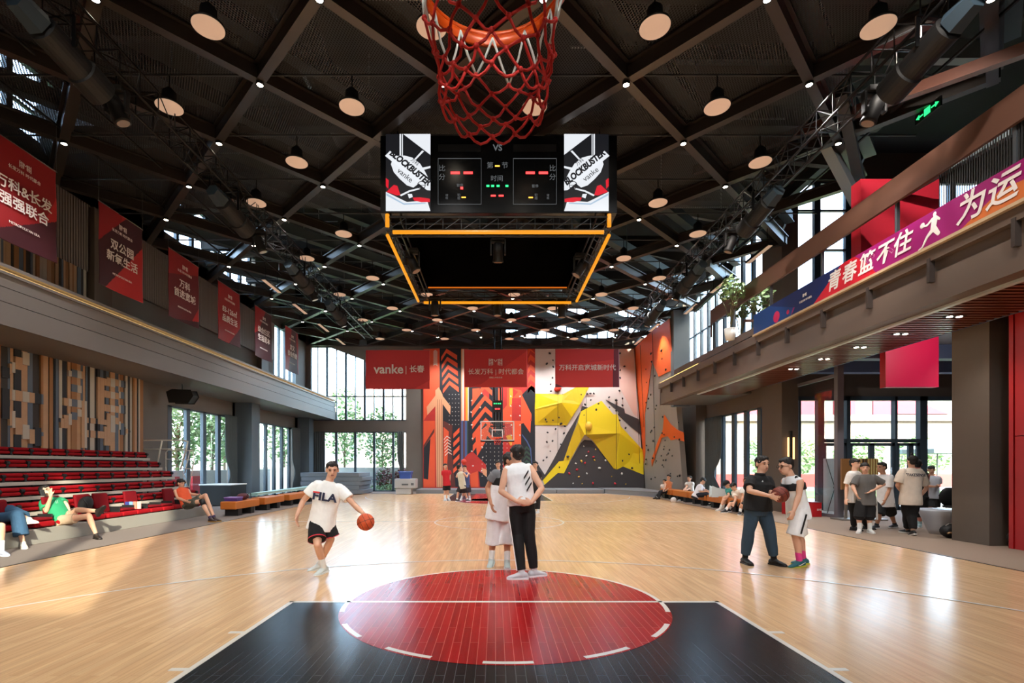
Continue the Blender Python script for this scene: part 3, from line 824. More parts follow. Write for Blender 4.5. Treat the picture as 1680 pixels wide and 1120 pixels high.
for side in (0, 1):
    def m_(x, y): return s7(x, y) if side == 0 else s7(1645-x, y)
    base = [(55,42),(362,42),(362,572),(55,572)]
    b = MB(); spoly(b, [m_(*p) for p in base], 0.002); pn = b.build('screen_panel', dk, front); pn['label'] = 'lit poster panel at the %s end of the screen' % ('left' if side == 0 else 'right')
    b = MB()
    for poly in ([(175,42),(362,42),(362,185)], [(150,42),(160,42),(160,190),(150,190)], [(166,42),(172,42),(172,190),(166,190)],
                 [(305,155),(318,160),(255,225),(248,218)], [(55,440),(200,510),(340,500),(362,572),(55,572)], [(300,275),(362,262),(362,275),(312,290)],
                 [(110,195),(180,190),(240,205),(290,245),(325,300),(345,340),(325,345),(325,370),(290,375),(245,410),(200,395),(150,350),(110,305),(90,250)],
                 [(50,192),(84,158),(362,366),(362,430),(338,428)], [(150,462),(215,430),(290,412),(295,420),(220,440),(160,470)], [(205,455),(235,455),(240,475),(215,485)]):
        spoly(b, [m_(*p) for p in poly], 0.006)
    b.build('screen_art', wh, pn)
    b = MB()
    for poly in ([(55,345),(75,360),(72,420),(55,400)], [(70,430),(110,392),(135,400),(155,462),(130,465),(60,440)], [(240,480),(290,478),(358,488),(358,510),(300,512),(250,500)]):
        spoly(b, [m_(*p) for p in poly], 0.008)
    b.build('screen_art', rd, pn)
    b = MB()
    for poly in ([(58,450),(180,520),(330,515),(330,522),(180,530),(58,465)],): spoly(b, [m_(*p) for p in poly], 0.009)
    b.build('screen_art', bl, pn)
    ang = -0.68 if side == 0 else 0.68
    xd = V((math.cos(ang), 0, math.sin(ang))); yd = V((-math.sin(ang), 0, math.cos(ang)))
    c1 = sp(*m_(215, 285)); c1.y = SY-0.012
    text_obj('BLOCKBUSTER', 0.19, dk, pn, c1 + yd*0.04, xd, yd, ext=0.001, bold=0.010, sx=0.86, shear=0.15)
    text_obj('vanke', 0.17, dk, pn, c1 - yd*0.16 + xd*0.02, xd, yd, ext=0.001)
    text_obj('万科', 0.10, dk, pn, c1 + yd*0.20, xd, yd, ext=0.001)
    b = MB(); ccx = sp(*m_(300, 395)); ring = []
    for i in range(13):
        t_ = 2*PI*i/12; ring.append((ccx.x+0.085*math.cos(t_), SY-0.011, ccx.z+0.085*math.sin(t_)))
    b.path(ring, 0.008, n=5); b.tube((ccx.x-0.085, SY-0.011, ccx.z), (ccx.x+0.085, SY-0.011, ccx.z), 0.005); b.build('screen_art', dk, pn)
XD = (1,0,0); ZD = (0,0,1)
def stext(t, x, y, size, m, bold=0.0):
    p = sp(*s7(x, y)); p.y = SY-0.01
    text_obj(t, size, m, front, p, XD, ZD, ext=0.001, bold=bold)
stext('VS', 825, 138, 0.19, gy, 0.004); stext('第', 773, 260, 0.15, gy); stext('节', 875, 260, 0.15, gy); stext('时间', 820, 350, 0.14, gy)
stext('比', 442, 280, 0.15, gy); stext('分', 442, 340, 0.15, gy); stext('比', 1203, 280, 0.15, gy); stext('分', 1203, 340, 0.15, gy)
stext('暂停', 565, 396, 0.075, gy); stext('暂停', 1083, 402, 0.075, gy); stext('犯\n规', 558, 475, 0.07, gy); stext('犯\n规', 1090, 475, 0.07, gy)
stext('球\n权', 475, 475, 0.06, gy); stext('球\n权', 1172, 475, 0.06, gy)
LR = emis('led_red', (255,50,50), 2.2); LG = emis('led_green', (40,230,120), 1.3); LY = emis('led_amber', (255,170,60), 1.6)
def dash(x, y, w_, h_, m):
    b = MB(); spoly(b, [s7(x-w_/2, y-h_/2), s7(x+w_/2, y-h_/2), s7(x+w_/2, y+h_/2), s7(x-w_/2, y+h_/2)], 0.01); b.build('led_digit', m, front)
for x in (533, 622, 1050, 1140): dash(x, 309, 62, 15, LR)
for x in (795, 849): dash(x, 466, 34, 10, LR)
for x in (758, 791, 828, 889): dash(x, 399, 20, 12, LG)
dash(823, 262, 32, 8, LY); dash(591, 478, 30, 7, LY); dash(1053, 479, 30, 7, LY); dash(578, 414, 18, 16, LR)
b = MB()
for (x0, x1) in ((415, 712), (933, 1230)):
    for (a, c) in (((x0,210),(x1,210)), ((x1,210),(x1,525)), ((x1,525),(x0,525)), ((x0,525),(x0,210))):
        p, q = sp(*s7(*a)), sp(*s7(*c)); p.y = q.y = SY-0.006; b.tube(p, q, 0.005, n=4)
b.build('screen_outline', gy, front)
b = MB()
for (xa_, xb_) in ((415, 708), (933, 1230)):
    b = MB(); spoly(b, [s7(xa_,112), s7(xb_,112), s7(xb_,162), s7(xa_,162)], 0.004); b.build('screen_panel', mat('score_slot', (26,28,32), 0.4), front)
# lower truss frame with glowing amber bars
FZ = 6.69
x0, x1, y0, y1 = -2.38, 2.5, SY+0.05, SB-0.05
b = MB()
for (p, q) in (((x0,y0),(x1,y0)), ((x1,y0),(x1,y1)), ((x1,y1),(x0,y1)), ((x0,y1),(x0,y0))):
    P = V((p[0], p[1], 0)); Q = V((q[0], q[1], 0)); nrm = (Q-P).normalized().cross(V((0,0,1)))
    for (dz, dn) in ((0.05, 0.03), (0.33, 0.03), (0.05, -0.27), (0.33, -0.27)):
        b.tube(P+V((0,0,FZ+dz))+nrm*dn, Q+V((0,0,FZ+dz))+nrm*dn, 0.02, n=6)
    for k_ in range(12):
        a = P.lerp(Q, k_/12); c = P.lerp(Q, (k_+1)/12)
        b.tube(a+V((0,0,FZ+0.05)), c+V((0,0,FZ+0.33)), 0.009, n=4); b.tube(a+V((0,0,FZ+0.05)), a+V((0,0,FZ+0.33)), 0.009, n=4)
        b.tube(a+V((0,0,FZ+0.05))-nrm*0.27, c+V((0,0,FZ+0.05))+nrm*0.03, 0.009, n=4)
for x in (x0+0.05, x1-0.05):
    for y in (y0+0.05, y1-0.05): b.tube((x, y, FZ+0.3), (x, y, SZ0+0.02), 0.03)
b.tube((x0, 12.0, FZ+0.35), (x1, 12.0, FZ+0.35), 0.02); b.build('truss_frame', M_blackm, sb)
M_amb = emis('amber_bar', (255,158,24), 0.52)
for (p, q) in (((x0+0.12,y0-0.03),(x1-0.12,y0-0.03)), ((x1+0.03,y0+0.12),(x1+0.03,y1-0.12)), ((x1-0.12,y1+0.03),(x0+0.12,y1+0.03)), ((x0-0.03,y1-0.12),(x0-0.03,y0+0.12))):
    b = MB(); b.tube((p[0],p[1],FZ), (q[0],q[1],FZ), 0.04, n=10); b.build('light_bar', M_amb, sb, smooth=True)
b = MB(); b.tube((x0+0.3,y1-0.25,FZ+0.36), (x1-0.3,y1-0.25,FZ+0.36), 0.035, n=10); b.build('light_bar', emis('amber_dim', (240,120,30), 0.4), sb, smooth=True)
for x in (x0, x1):
    b = MB(); b.tube((x, y0-0.03, FZ+0.12), (x, y0-0.03, SZ0-0.02), 0.045, n=10); b.build('light_bar', M_amb, sb, smooth=True)
for (x, y) in ((SX0+0.3, SY+0.4), (SX1-0.3, SY+0.4), (SX0+0.3, SB-0.4), (SX1-0.3, SB-0.4)):
    b = MB(); b.tube((x, y, SZ1-0.1), (x, y, 12.6), 0.02); b.build('hanging_rod', M_blackm, sb)
for i, (x, y, z, ax) in enumerate(((0.06, 12.0, 7.02, (0,0.3,-1)), (-2.1, 12.6, 7.0, (0.5,0,-1)), (2.2, 12.9, 7.0, (-0.6,0,-1)), (-1.9, 15.7, 6.85, (0,0.1,-1)), (0.06, 15.9, 6.9, (0,0,-1)), (2.1, 15.9, 6.85, (0,0.1,-1)))):
    moving_head((x, y, z), 0, ['black stage light hanging in the middle of the scoreboard opening', 'black stage light inside the left bar of the scoreboard frame', 'black stage light inside the right bar of the scoreboard frame', 'black stage light at the far left corner of the scoreboard frame', 'black stage light at the middle of the far scoreboard bar', 'black stage light at the far right corner of the scoreboard frame'][i], aim=V(ax))

# ---------------- near hoop ----------------
def hoop_set(y, sgn, near=True):
    cx = -0.01 if near else 0.1
    bx = 1.14 if near else y
    t = thing('basketball_hoop', (cx, y - sgn*0.375, 3.05), ('near basketball rim with red rope net at the top of the picture' if near else 'far basketball backboard with hoop before the climbing wall'), 'basketball hoop')
    yb = y - sgn*0.38
    c = V((cx, y, 3.05))
    b = MB(); b.path([(c.x+0.235*math.cos(2*PI*i/48), c.y+0.235*math.sin(2*PI*i/48), c.z) for i in range(48)], 0.012 if not near else 0.015, n=10, closed=True)
    ro = mat('rim_orange', (232,84,22), 0.3, metal=0.1)
    b.box(cx-0.09, min(yb, y-sgn*0.235), 2.99, cx+0.09, max(yb, y-sgn*0.235), 3.05)
    if near:
        rr = []
        for i in range(49):
            t_ = 2*PI*i/48; rr.append((c+V((0.222*math.cos(t_), 0.222*math.sin(t_), -0.028)), V((0,0,0.021)), V((0.006*math.cos(t_), 0.006*math.sin(t_), 0))))
        b.loft(rr, 8, cap=False)
    b.build('rim', ro, t, smooth=True)
    b = MB(); xw = 0.9; z0_, z1_ = 2.9, 3.95
    yy0, yy1 = sorted((yb-sgn*0.005, yb-sgn*0.035)); b.box(cx-xw, yy0, z0_, cx+xw, yy1, z1_)
    bb = b.build('backboard', M_board, t)
    b = MB()
    y0_, y1_ = sorted((yb, yb-sgn*0.05))
    for (a0, c0, a1, c1) in ((-xw, z0_, xw, z0_+0.05), (-xw, z1_-0.05, xw, z1_), (-xw, z0_, -xw+0.05, z1_), (xw-0.05, z0_, xw, z1_)): b.box(cx+a0, y0_, c0, cx+a1, y1_, c1)
    b.build('board_frame', M_white, bb)
    b = MB()
    for (a0, c0, a1, c1) in ((-0.3, 3.05, 0.3, 3.10), (-0.3, 3.45, 0.3, 3.50), (-0.3, 3.05, -0.25, 3.5), (0.25, 3.05, 0.3, 3.5)): b.box(cx+a0, y0_-0.002, c0, cx+a1, y1_+0.002, c1)
    b.build('target_square', M_white, bb)
    b = MB(); b.box(cx-xw, y0_-0.01, 2.84, cx+xw, y1_+0.01, 2.9); b.build('padding', M_black, bb)
    b = MB()
    ysup = yb - sgn*0.3
    for x in (-0.35, 0.35):
        b.tube((cx+x, yb-sgn*0.05, 3.2), (cx+x, ysup, 3.6), 0.03); b.tube((cx+x, yb-sgn*0.05, 3.8), (cx+x, ysup, 3.9), 0.03)
        b.tube((cx+x*0.5, ysup, 3.3), (cx+x*0.5, ysup, 8.95), 0.045)
    b.tube((cx-0.4, ysup, 3.7), (cx+0.4, ysup, 3.7), 0.04)
    b.build('support_mast', M_blackm, t)
    return t, c
hoop, hc = hoop_set(1.515, 1, True)
# net
NR = random.Random(5)
red_c = mat('net_red', (206,40,34), 0.7); wht_c = mat('net_white', (214,208,200), 0.8)
NN = 12
levels = [(0.0, 0.218), (0.165, 0.196), (0.225, 0.184), (0.275, 0.172), (0.315, 0.163), (0.35, 0.158), (0.385, 0.152)]
pts = {}
for li, (dz, r) in enumerate(levels):
    for i in range(NN):
        t_ = 2*PI*(i + (0.5 if li % 2 else 0))/NN
        j = 0.0 if li == 0 else 0.012
        pts[(li, i)] = V((hc.x + (r+NR.uniform(-j, j))*math.cos(t_+NR.uniform(-j,j)*2), hc.y + (r+NR.uniform(-j, j))*math.sin(t_), hc.z - 0.02 - dz + NR.uniform(-j, j)))
bw = MB(); br_ = MB()
for li in range(len(levels)-1):
    for i in range(NN):
        a = pts[(li, i)]
        for nb in ((i, i-1) if li % 2 == 0 else (i, i+1)):
            c2 = pts[(li+1, nb % NN)]
            mid = (a+c2)/2 + V((NR.uniform(-.008,.008), NR.uniform(-.008,.008), NR.uniform(-.012,.0)))
            tgt = bw if li == 0 else br_
            tgt.path([a, a.lerp(mid, 0.6), mid, mid.lerp(c2, 0.5), c2], 0.0042, n=6)
        if li > 0: br_.sph(a, 0.0085, 8, 6)
for i in range(NN):   # bottom loops
    a, c2 = pts[(6, i)], pts[(6, (i+1) % NN)]
    m2 = (a+c2)/2 + V((0, 0, -0.028)); br_.path([a, a.lerp(m2, 0.5)+V((0,0,-0.006)), m2, m2.lerp(c2, 0.5)+V((0,0,-0.006)), c2], 0.0042, n=6); br_.sph(a, 0.0085, 8, 6)
br_.build('net', red_c, hoop, smooth=True)
o = bw.build('net_cord', wht_c, hoop, smooth=True); o['label'] = 'white cord loops at the top of the net'
hoop2, hc2 = hoop_set(27.94-1.575, -1, False)
b = MB()
for i in range(10):
    for s_ in (-1, 1):
        pp = []
        for k in range(5):
            t_ = 2*PI*(i+s_*k*0.5)/10; r_ = 0.22-0.02*k; pp.append((hc2.x+r_*math.cos(t_), hc2.y+r_*math.sin(t_), hc2.z-0.1*k))
        b.path(pp, 0.006, n=4)
b.build('net', red_c, hoop2)
t = thing('shot_clock', (0.1, 26.95, 4.55), 'small shot clock with green and red digits above the far backboard', 'shot clock')
b = MB(); b.box(-0.17, 26.7, 4.42, 0.37, 26.68+0.12, 5.05); b.build('clock_body', M_black, t, bevel=0.01)
b = MB()
for x in (-0.1, 0.0, 0.12, 0.22): b.box(x, 26.69, 4.84, x+0.07, 26.7, 4.9)
b.build('led_digit', LG, t)
b = MB()
for x in (-0.03, 0.12): b.box(x, 26.69, 4.56, x+0.11, 26.7, 4.63)
b.build('led_digit', LR, t)
b = MB(); b.tube((0.1, 26.76, 4.0), (0.1, 26.76, 4.42), 0.06); b.build('bracket', M_blackm, t)
# ---------------- banners ----------------
R1, R2, R3, R4 = mat('banner_red', (196,50,56), 0.6), mat('banner_dark', (112,38,54), 0.6), mat('banner_mid', (156,48,60), 0.6), mat('banner_bright', (216,60,60), 0.6)  # reds of the far banners, raised to make up for missing light
D1, D2, D3, D4 = mat('banner_red_dimmed', (140,16,24), 0.6), mat('banner_dark_dimmed', (60,12,26), 0.6), mat('banner_mid_dimmed', (98,14,26), 0.6), mat('banner_bright_dimmed', (176,30,34), 0.6)  # darkened copies for the left banners, lower light put into the colour
M_txt = mat('banner_text', (232,224,222), 0.7)
M_wire = mat('wire', (120,120,118), 0.4, metal=0.5)
def banner(origin, xd, wd, ht, lines, label, y_wires, rs_, big=True, cat='banner', group='hanging red banners', wav=0.02):
    """origin = top-left corner; cloth hangs down"""
    o = V(origin); xd = V(xd).normalized(); zd = V((0,0,1)); nd = xd.cross(zd)   # nd faces away from viewer side
    t = thing('banner', o, label, cat, group)
    nx, nz = 70, 96
    def P(u, v, off=0.0):
        return o + xd*(u*wd) - zd*(v*ht) + nd*(wav*math.sin(u*5+v*3+rs_.random()*0)*v + 0.01*math.sin(v*9+u*4)) + nd*off
    polys = []
    for _ in range(5):
        a = rs_.uniform(0, PI); polys.append((math.cos(a), math.sin(a), rs_.uniform(-0.1, 1.0), rs_.choice((1, 2, 3))))
    b = MB()
    for side in (0.0,):
        vs = [P(i/nx, j/nz) for j in range(nz+1) for i in range(nx+1)]
        base = len(b.v); b.v += [tuple(p) for p in vs]
        for j in range(nz):
            for i in range(nx):
                u, v = (i+0.5)/nx, (j+0.5)/nz; m_ = 0
                for (ca, sa, dd, mi) in polys:
                    if u*ca+v*sa > dd + 0.35 and (u*ca*0.5 - v*sa*0.3) < dd+0.3: m_ = mi
                b.f.append((base+j*(nx+1)+i, base+(j+1)*(nx+1)+i, base+(j+1)*(nx+1)+i+1, base+j*(nx+1)+i+1)); b.m.append(m_)
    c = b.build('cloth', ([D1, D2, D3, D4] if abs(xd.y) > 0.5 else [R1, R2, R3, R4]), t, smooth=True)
    sm = c.modifiers.new('thickness', 'SOLIDIFY'); sm.thickness = 0.006
    b = MB(); b.tube(o-xd*0.02, o+xd*(wd+0.02), 0.012); b.build('rod', M_wire, t)
    b = MB()
    for u in y_wires: b.tube(o+xd*(wd*u), o+xd*(wd*u)+V((0,0,max(0.1, 8.99-o.z))), 0.005, n=5)
    b.build('hanging_wire', M_wire, t)
    for (txt, u, v, size, *r) in lines:
        text_obj(txt, size, M_txt, t, P(u, v)+nd*0.03, xd, zd, ext=0.002, bold=(r[0] if r else 0.0))
    return t
def logo(parent, c, xd, s_):
    xd = V(xd).normalized(); b = MB(); c = V(c)
    pts = [(-1,0,0.12,1),(-0.7,0,0.1,1),(-0.45,-0.1,0.1,0.9),(0.45,-0.1,0.1,0.9),(0.7,0,0.1,1),(1,0,0.12,1)]
    nd = xd.cross(V((0,0,1)))
    for (x, z, w_, h_) in pts:
        p = c+xd*(x*s_)+nd*0.03; b.obox(p, xd*(w_*s_*0.5), nd*0.002, V((0,0,h_*s_*0.55)))
    for (x0, z0, x1, z1) in ((-0.28,0.45,0,0.05),(0.28,0.45,0,0.05),(-0.28,0.45,-0.28,-0.45),(0.28,0.45,0.28,-0.45),(-1,0.2,-0.5,0.4),(1,0.2,0.5,0.4),(-1,-0.2,-0.5,-0.1),(1,-0.2,0.5,-0.1)):
        b.bar(c+xd*(x0*s_)+V((0,0,z0*s_))+nd*0.03, c+xd*(x1*s_)+V((0,0,z1*s_))+nd*0.03, 0.004, 0.07*s_, up=V((0,0,1)))
    b.build('emblem', M_txt, parent)
rb = random.Random(21)
YD = (0,1,0)
LB = [(9.45, ['万科&长发', '强强联合'], 0.27, 'METROPOLITAN ERA', 'nearest red banner on the left reading four and four characters, with small Latin line'),
      (12.12, ['双公园', '新氧生活'], 0.27, 'METROPOLITAN ERA', 'second red banner on the left, tilted shapes and two lines of characters'),
      (14.70, ['万科', '首进宽城'], 0.27, 'METROPOLITAN ERA', 'third red banner on the left with two characters above four'),
      (17.32, ['83-126㎡', '品质生活'], 0.26, 'METROPOLITAN ERA', 'fourth red banner on the left starting with numerals'),
      (19.98, ['综合住区', '生活范本'], 0.27, 'METROPOLITAN ERA', 'fifth red banner on the left beside the brown pilaster'),
      (22.87, ['定义', '都会传奇'], 0.27, 'METROPOLITAN ERA', 'farthest red banner on the left beside the upper window')]
for (y, ls, sz, foot, lab) in LB:
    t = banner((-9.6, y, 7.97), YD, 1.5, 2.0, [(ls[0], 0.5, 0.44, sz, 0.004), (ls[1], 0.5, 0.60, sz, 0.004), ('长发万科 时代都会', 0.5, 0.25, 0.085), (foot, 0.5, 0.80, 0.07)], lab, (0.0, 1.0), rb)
    logo(t, V((-9.6, y+0.75, 7.97-0.34)), YD, 0.12)
YBN = 23.7
def bx_(px): return (px-VX)*YBN/FPX
def bz_(py): return HC-(py-VY)*YBN/FPX
t = banner((bx_(600), YBN, bz_(574)), XD, 105/34.7, 64/34.7, [('vanke', 0.36, 0.5, 0.60, 0.012), ('|', 0.63, 0.5, 0.42), ('长春', 0.80, 0.5, 0.36, 0.006)], 'red banner at the far left end lettered in Latin and two characters', (0.18, 0.85), rb, wav=0.04)
t = banner((bx_(762), YBN, bz_(573)), XD, 103/34.7, 62/34.7, [('长发万科 | 时代都会', 0.5, 0.60, 0.30), ('超越心中的未来', 0.5, 0.75, 0.09)], 'middle red banner at the far end with white emblem over characters', (0.1, 0.9), rb, wav=0.015)
logo(t, V((bx_(813), YBN-0.0, bz_(594))), XD, 0.3)
t = banner((bx_(911), YBN, bz_(572)), XD, 105/34.7, 63/34.7, [('万科开启宽城新时代', 0.5, 0.5, 0.30, 0.002)], 'red banner at the far right end with one line of nine characters', (0.1, 0.9), rb, wav=0.015)
# long gallery banner
M_bb, M_bn, M_bm, M_br, M_bo, M_bc = (mat('gb_blue', (16,58,128), 0.5), mat('gb_navy', (18,30,92), 0.5), mat('gb_magenta', (150,14,104), 0.5), mat('gb_red', (206,20,44), 0.5), mat('gb_orange', (206,110,50), 0.5), mat('gb_crimson', (200,16,84), 0.5))
gx = 7.60
t = thing('gallery_banner', (gx, 14.5, 5.38), 'long blue to magenta banner with brush characters along the right gallery', 'banner')
def gb(px, py):
    w_ = WX(px, py, gx); return (gx, w_.y, w_.z)
Z0g, Z1g = 5.40, 5.98
yA = 14.75
b = MB(); b.prism([(gx, 2.0, Z0g), (gx, yA, Z0g), (gx, yA, Z1g), (gx, 2.0, Z1g)], (0.03, 0, 0)); b.build('cloth', M_bm, t)
def gpoly(pts, m, d, label=None):
    b = MB(); P = []
    for (y, z) in pts: P.append((gx-d, y, z))
    b.prism(P, (d*0.9, 0, 0)); o = b.build('banner_print', m, t)
gpoly([(yA, Z0g), (yA, Z1g), (12.6, Z1g), (12.9, Z0g)], M_bb, 0.002)
gpoly([(12.9, Z0g), (12.3, Z1g), (10.95, Z1g), (11.5, Z0g)], M_bn, 0.003); gpoly([(13.9,Z1g),(12.2,Z1g),(12.2,Z0g),(12.8,5.6)], M_bn, 0.0032)
gpoly([(12.0, Z0g), (11.0, Z1g), (10.6, Z1g), (10.3, 5.75), (10.0, Z0g)], M_br, 0.004)
gpoly([(8.2, Z0g), (7.55, 5.7), (7.1, 5.66), (6.3, Z0g)], M_bo, 0.004); gpoly([(7.0, Z0g), (6.9, 5.58), (6.4, 5.66), (5.9, 5.6), (5.8, Z0g)], M_bn, 0.005)
def gdisc(yc, zc, r, m):
    gpoly([(yc+r*math.cos(2*PI*i/24), zc+r*math.sin(2*PI*i/24)) for i in range(24)], m, 0.005)
gdisc(13.55, 5.58, 0.15, M_bc); gdisc(13.02, 5.55, 0.06, M_bc)
xd = (0,-1,0); Z_m = 5.68
for ch, px in (('青', 1368), ('春', 1393), ('篮', 1421), ('不', 1451), ('住', 1480), ('为', 1592), ('运', 1644), ('动', 1712)):
    y = WX(px, 400, gx).y
    text_obj(ch, 0.44 if px < 1550 else 0.5, M_txt, t, (gx-0.012, y, Z_m), xd, ZD, ext=0.002, shear=0.2, bold=0.008)
text_obj('长发万科 时代都会', 0.06, M_txt, t, (gx-0.012, WX(1322, 490, gx).y, 5.62), xd, ZD, ext=0.002)
logo(t, V((gx-0.0, WX(1322, 485, gx).y, 5.74)), (0,-1,0), 0.07)
b = MB()     # leaping player silhouette
yc = WX(1530, 390, gx).y
def gl(pts, r0, r1): b.cap_((gx-0.006, yc-pts[0][0], 5.42+pts[0][1]), (gx-0.006, yc-pts[1][0], 5.42+pts[1][1]), r0, r1, 8)
gl(((0.02,0.26),(0.05,0.40)), 0.055, 0.06); gl(((0.05,0.48),(0.05,0.49)), 0.034, 0.034); gl(((0.0,0.42),(-0.10,0.36)), 0.024, 0.02); gl(((-0.10,0.36),(-0.19,0.38)), 0.018, 0.014)
gl(((0.02,0.24),(-0.10,0.16)), 0.045, 0.03); gl(((-0.10,0.16),(-0.20,0.02)), 0.03, 0.018); gl(((0.04,0.24),(0.12,0.12)), 0.05, 0.035); gl(((0.08,0.42),(0.14,0.36)), 0.024, 0.02); gl(((-0.2,0.40),(-0.2,0.401)), 0.05, 0.05); gl(((-0.2,0.02),(-0.28,0.0)), 0.018, 0.012)
o = b.build('player_print', M_txt, t); o.scale = (0.15, 1, 1); o.location.x += -0.006
# flatten to the cloth: scale about the thing origin
b = MB(); b.box(7.56, 2.0, 5.345, 7.635, yA, 5.398); o = b.build('trim_board', mat('pale_timber', (196,170,138), 0.5), t)

# gallery rail, mesh, posts
M_rail = mat('rail_brown', (96,66,54), 0.5, noise_amt=0.04)
b = MB(); b.box(7.62, -2, 6.58, 7.68, 17.7, 7.06); struct('trim_gallery_rail', b, M_rail)
b = MB(); b.box(7.62, 15.3, 5.95, 9.9, 15.36, 6.03); b.box(7.62, 17.7, 6.1, 7.66, 17.76, 7.06)
struct('trim_gallery_rail_return', b, M_rail)
for i, y in enumerate((5.2, 7.4, 9.6, 11.8, 14.0, 16.2, 17.7)):
    b = MB(); b.box(7.69, y, 5.42, 7.75, y+0.05, 7.0); o = b.build('rail_post', mat('post_steel', (86,92,98), 0.4, metal=0.3)); tag(o, 'slim grey steel post behind the gallery rail, %s from the camera' % ORD[i], 'post', 'gallery rail posts')
mm2 = mm.copy(); mm2.name = 'rail_mesh'
for nn in mm2.node_tree.nodes:
    if nn.type == 'TEX_WAVE': nn.inputs['Scale'].default_value = 9; nn.bands_direction = 'Y'
b = MB(); b.box(7.70, 2.0, 5.45, 7.703, 8.7, 6.6); o = b.build('rail_mesh', mm2); tag(o, 'grey diagonal wire mesh infill between banner and brown rail', 'mesh')
# red gallery wall boxes
rp = mat('red_pink', (214,44,66), 0.5); rdk = mat('red_deep', (170,16,20), 0.5)
b = MB(); b.box(8.02, 11.0, 5.42, 9.75, 11.3, 7.85); o = b.build('red_gallery_wall', rp); tag(o, 'red partition wall standing on the right gallery', 'partition')
t = thing('red_hanging_sign', (11.0, 13.2, 3.6), 'big blank crimson box sign hanging over the entrance lobby', 'sign')
b = MB(); b.box(10.13, 13.0, 3.6, 11.5, 13.18, 5.02); b.build('sign_box', mat('crimson', (206,14,70), 0.45), t)
b = MB(); b.box(10.115, 13.0, 3.59, 10.13, 13.19, 5.0); b.build('sign_edge', rdk, t)
t = thing('exit_sign', (W(1525,180,10.2)), 'green exit sign with arrows hanging high on the right', 'exit sign')
p = W(1523,182,10.2)
b = MB(); b.box(p.x-0.02, p.y-0.30, p.z-0.10, p.x+0.02, p.y+0.30, p.z+0.10); b.build('sign_box', M_black, t)
ge = emis('exit_green', (40,220,120), 1.0)
b = MB(); b.box(p.x-0.03, p.y-0.07, p.z-0.07, p.x-0.02, p.y+0.07, p.z+0.07)
for s_ in (-1, 1):
    b.box(p.x-0.03, min(p.y+s_*0.1, p.y+s_*0.22), p.z-0.012, p.x-0.02, max(p.y+s_*0.1, p.y+s_*0.22), p.z+0.012)
    b.prism([(p.x-0.03, p.y+s_*0.27, p.z), (p.x-0.03, p.y+s_*0.19, p.z+0.05), (p.x-0.03, p.y+s_*0.19, p.z-0.05)], (0.008,0,0))
b.build('sign_print', ge, t)
b = MB(); b.tube((p.x, p.y-0.2, p.z+0.1), (p.x, p.y-0.2, 8.9), 0.008); b.tube((p.x, p.y+0.2, p.z+0.1), (p.x, p.y+0.2, 8.9), 0.008); b.build('hanging_wire', M_wire, t)
# small exit sign low on the mural
p = W(701, 792, 30.3)
b = MB(); b.box(p.x-0.17, 30.2, p.z-0.07, p.x+0.17, 30.26, p.z+0.07); o = b.build('exit_sign', emis('exit_pale', (160,230,190), 0.7)); tag(o, 'small pale green exit sign low on the orange mural', 'exit sign')

# ---------------- climbing wall (back) ----------------
YW = 30.05
t = thing('mural_wall', (-1.0, YW, 0), 'orange and black painted climbing wall with chevrons and speed route', 'climbing wall')
def mp(px, py, d=0.0): q = W(px, py, YW); return (q.x, YW-d, q.z)
def wpoly(pts, m, d, name='painted_shape', parent=None, depth=None):
    b = MB(); P = [mp(x, y, d) for (x, y) in pts]; b.prism(P, (0, (d*0.95 if depth is None else depth), 0)); return b
c_or = mat('mur_orange', (226,88,52), 0.6, noise_amt=0.12, nscale=1.2); c_dk = mat('mur_dark', (26,30,40), 0.6); c_rd = mat('mur_red', (186,48,44), 0.6, noise_amt=0.25, nscale=1.5)
c_pk = mat('mur_peach', (222,160,122), 0.6); c_yl = mat('mur_yellow', (226,160,44), 0.6); c_bl = mat('mur_blue', (70,90,140), 0.6); c_gr = mat('mur_green', (46,74,62), 0.6); c_br = mat('mur_brown', (96,44,40), 0.6); c_wh = mat('mur_white', (226,212,204), 0.6)
b = MB(); p0, p1 = mp(694, 800), mp(878, 572)
b.box(p0[0], YW, 0, p1[0], 30.39, p1[2]); b.build('board', c_rd, t)
MS = {}
def ms(m, pts, d): MS.setdefault((m.name, d), [m, MB()])[1].prism([mp(x, y, d) for (x, y) in pts], (0, d*0.9, 0))
def q8(x, y): return (680+x/8, 560+y/8)
def r8(x, y): return (680+x/8, 690+y/8)
ms(c_or, [q8(120,100), q8(330,90), q8(330,700), q8(120,1040)], 0.004); ms(c_or, [r8(120,0), r8(270,0), r8(270,870), r8(120,870)], 0.004)
ms(c_dk, [r8(120,360), r8(210,230), r8(180,770), r8(120,760)], 0.006); ms(c_br, [r8(120,320), r8(260,100), r8(260,150), r8(120,360)], 0.007)
ms(c_dk, [q8(330,90), q8(610,90), q8(610,1040), q8(330,1040)], 0.005); ms(c_dk, [r8(330,0), r8(610,0), r8(610,870), r8(330,870)], 0.005)
ms(c_br, [r8(380,0), r8(500,60), r8(480,350), r8(540,870), r8(380,870)], 0.006)
ms(c_or, [r8(380,80), r8(450,140), r8(430,560), r8(470,870), r8(380,870)], 0.007)
for k in range(5):   # big orange chevrons
    y = 95+k*105; x0_, xm, x1_ = 350+k*6, 420+k*10, 560+k*5
    ms(c_or, [q8(x0_,y+110), q8(xm,y), q8(x1_,y+85), q8(x1_,y+150), q8(xm,y+55), q8(x0_,y+165)], 0.008)
for k in range(6):   # small pale chevrons
    y = 195+k*42
    ms(c_wh, [r8(385+k*3,y+45), r8(425+k*4,y), r8(470+k*4,y+30), r8(470+k*4,y+42), r8(425+k*4,y+14), r8(385+k*3,y+60)], 0.009)
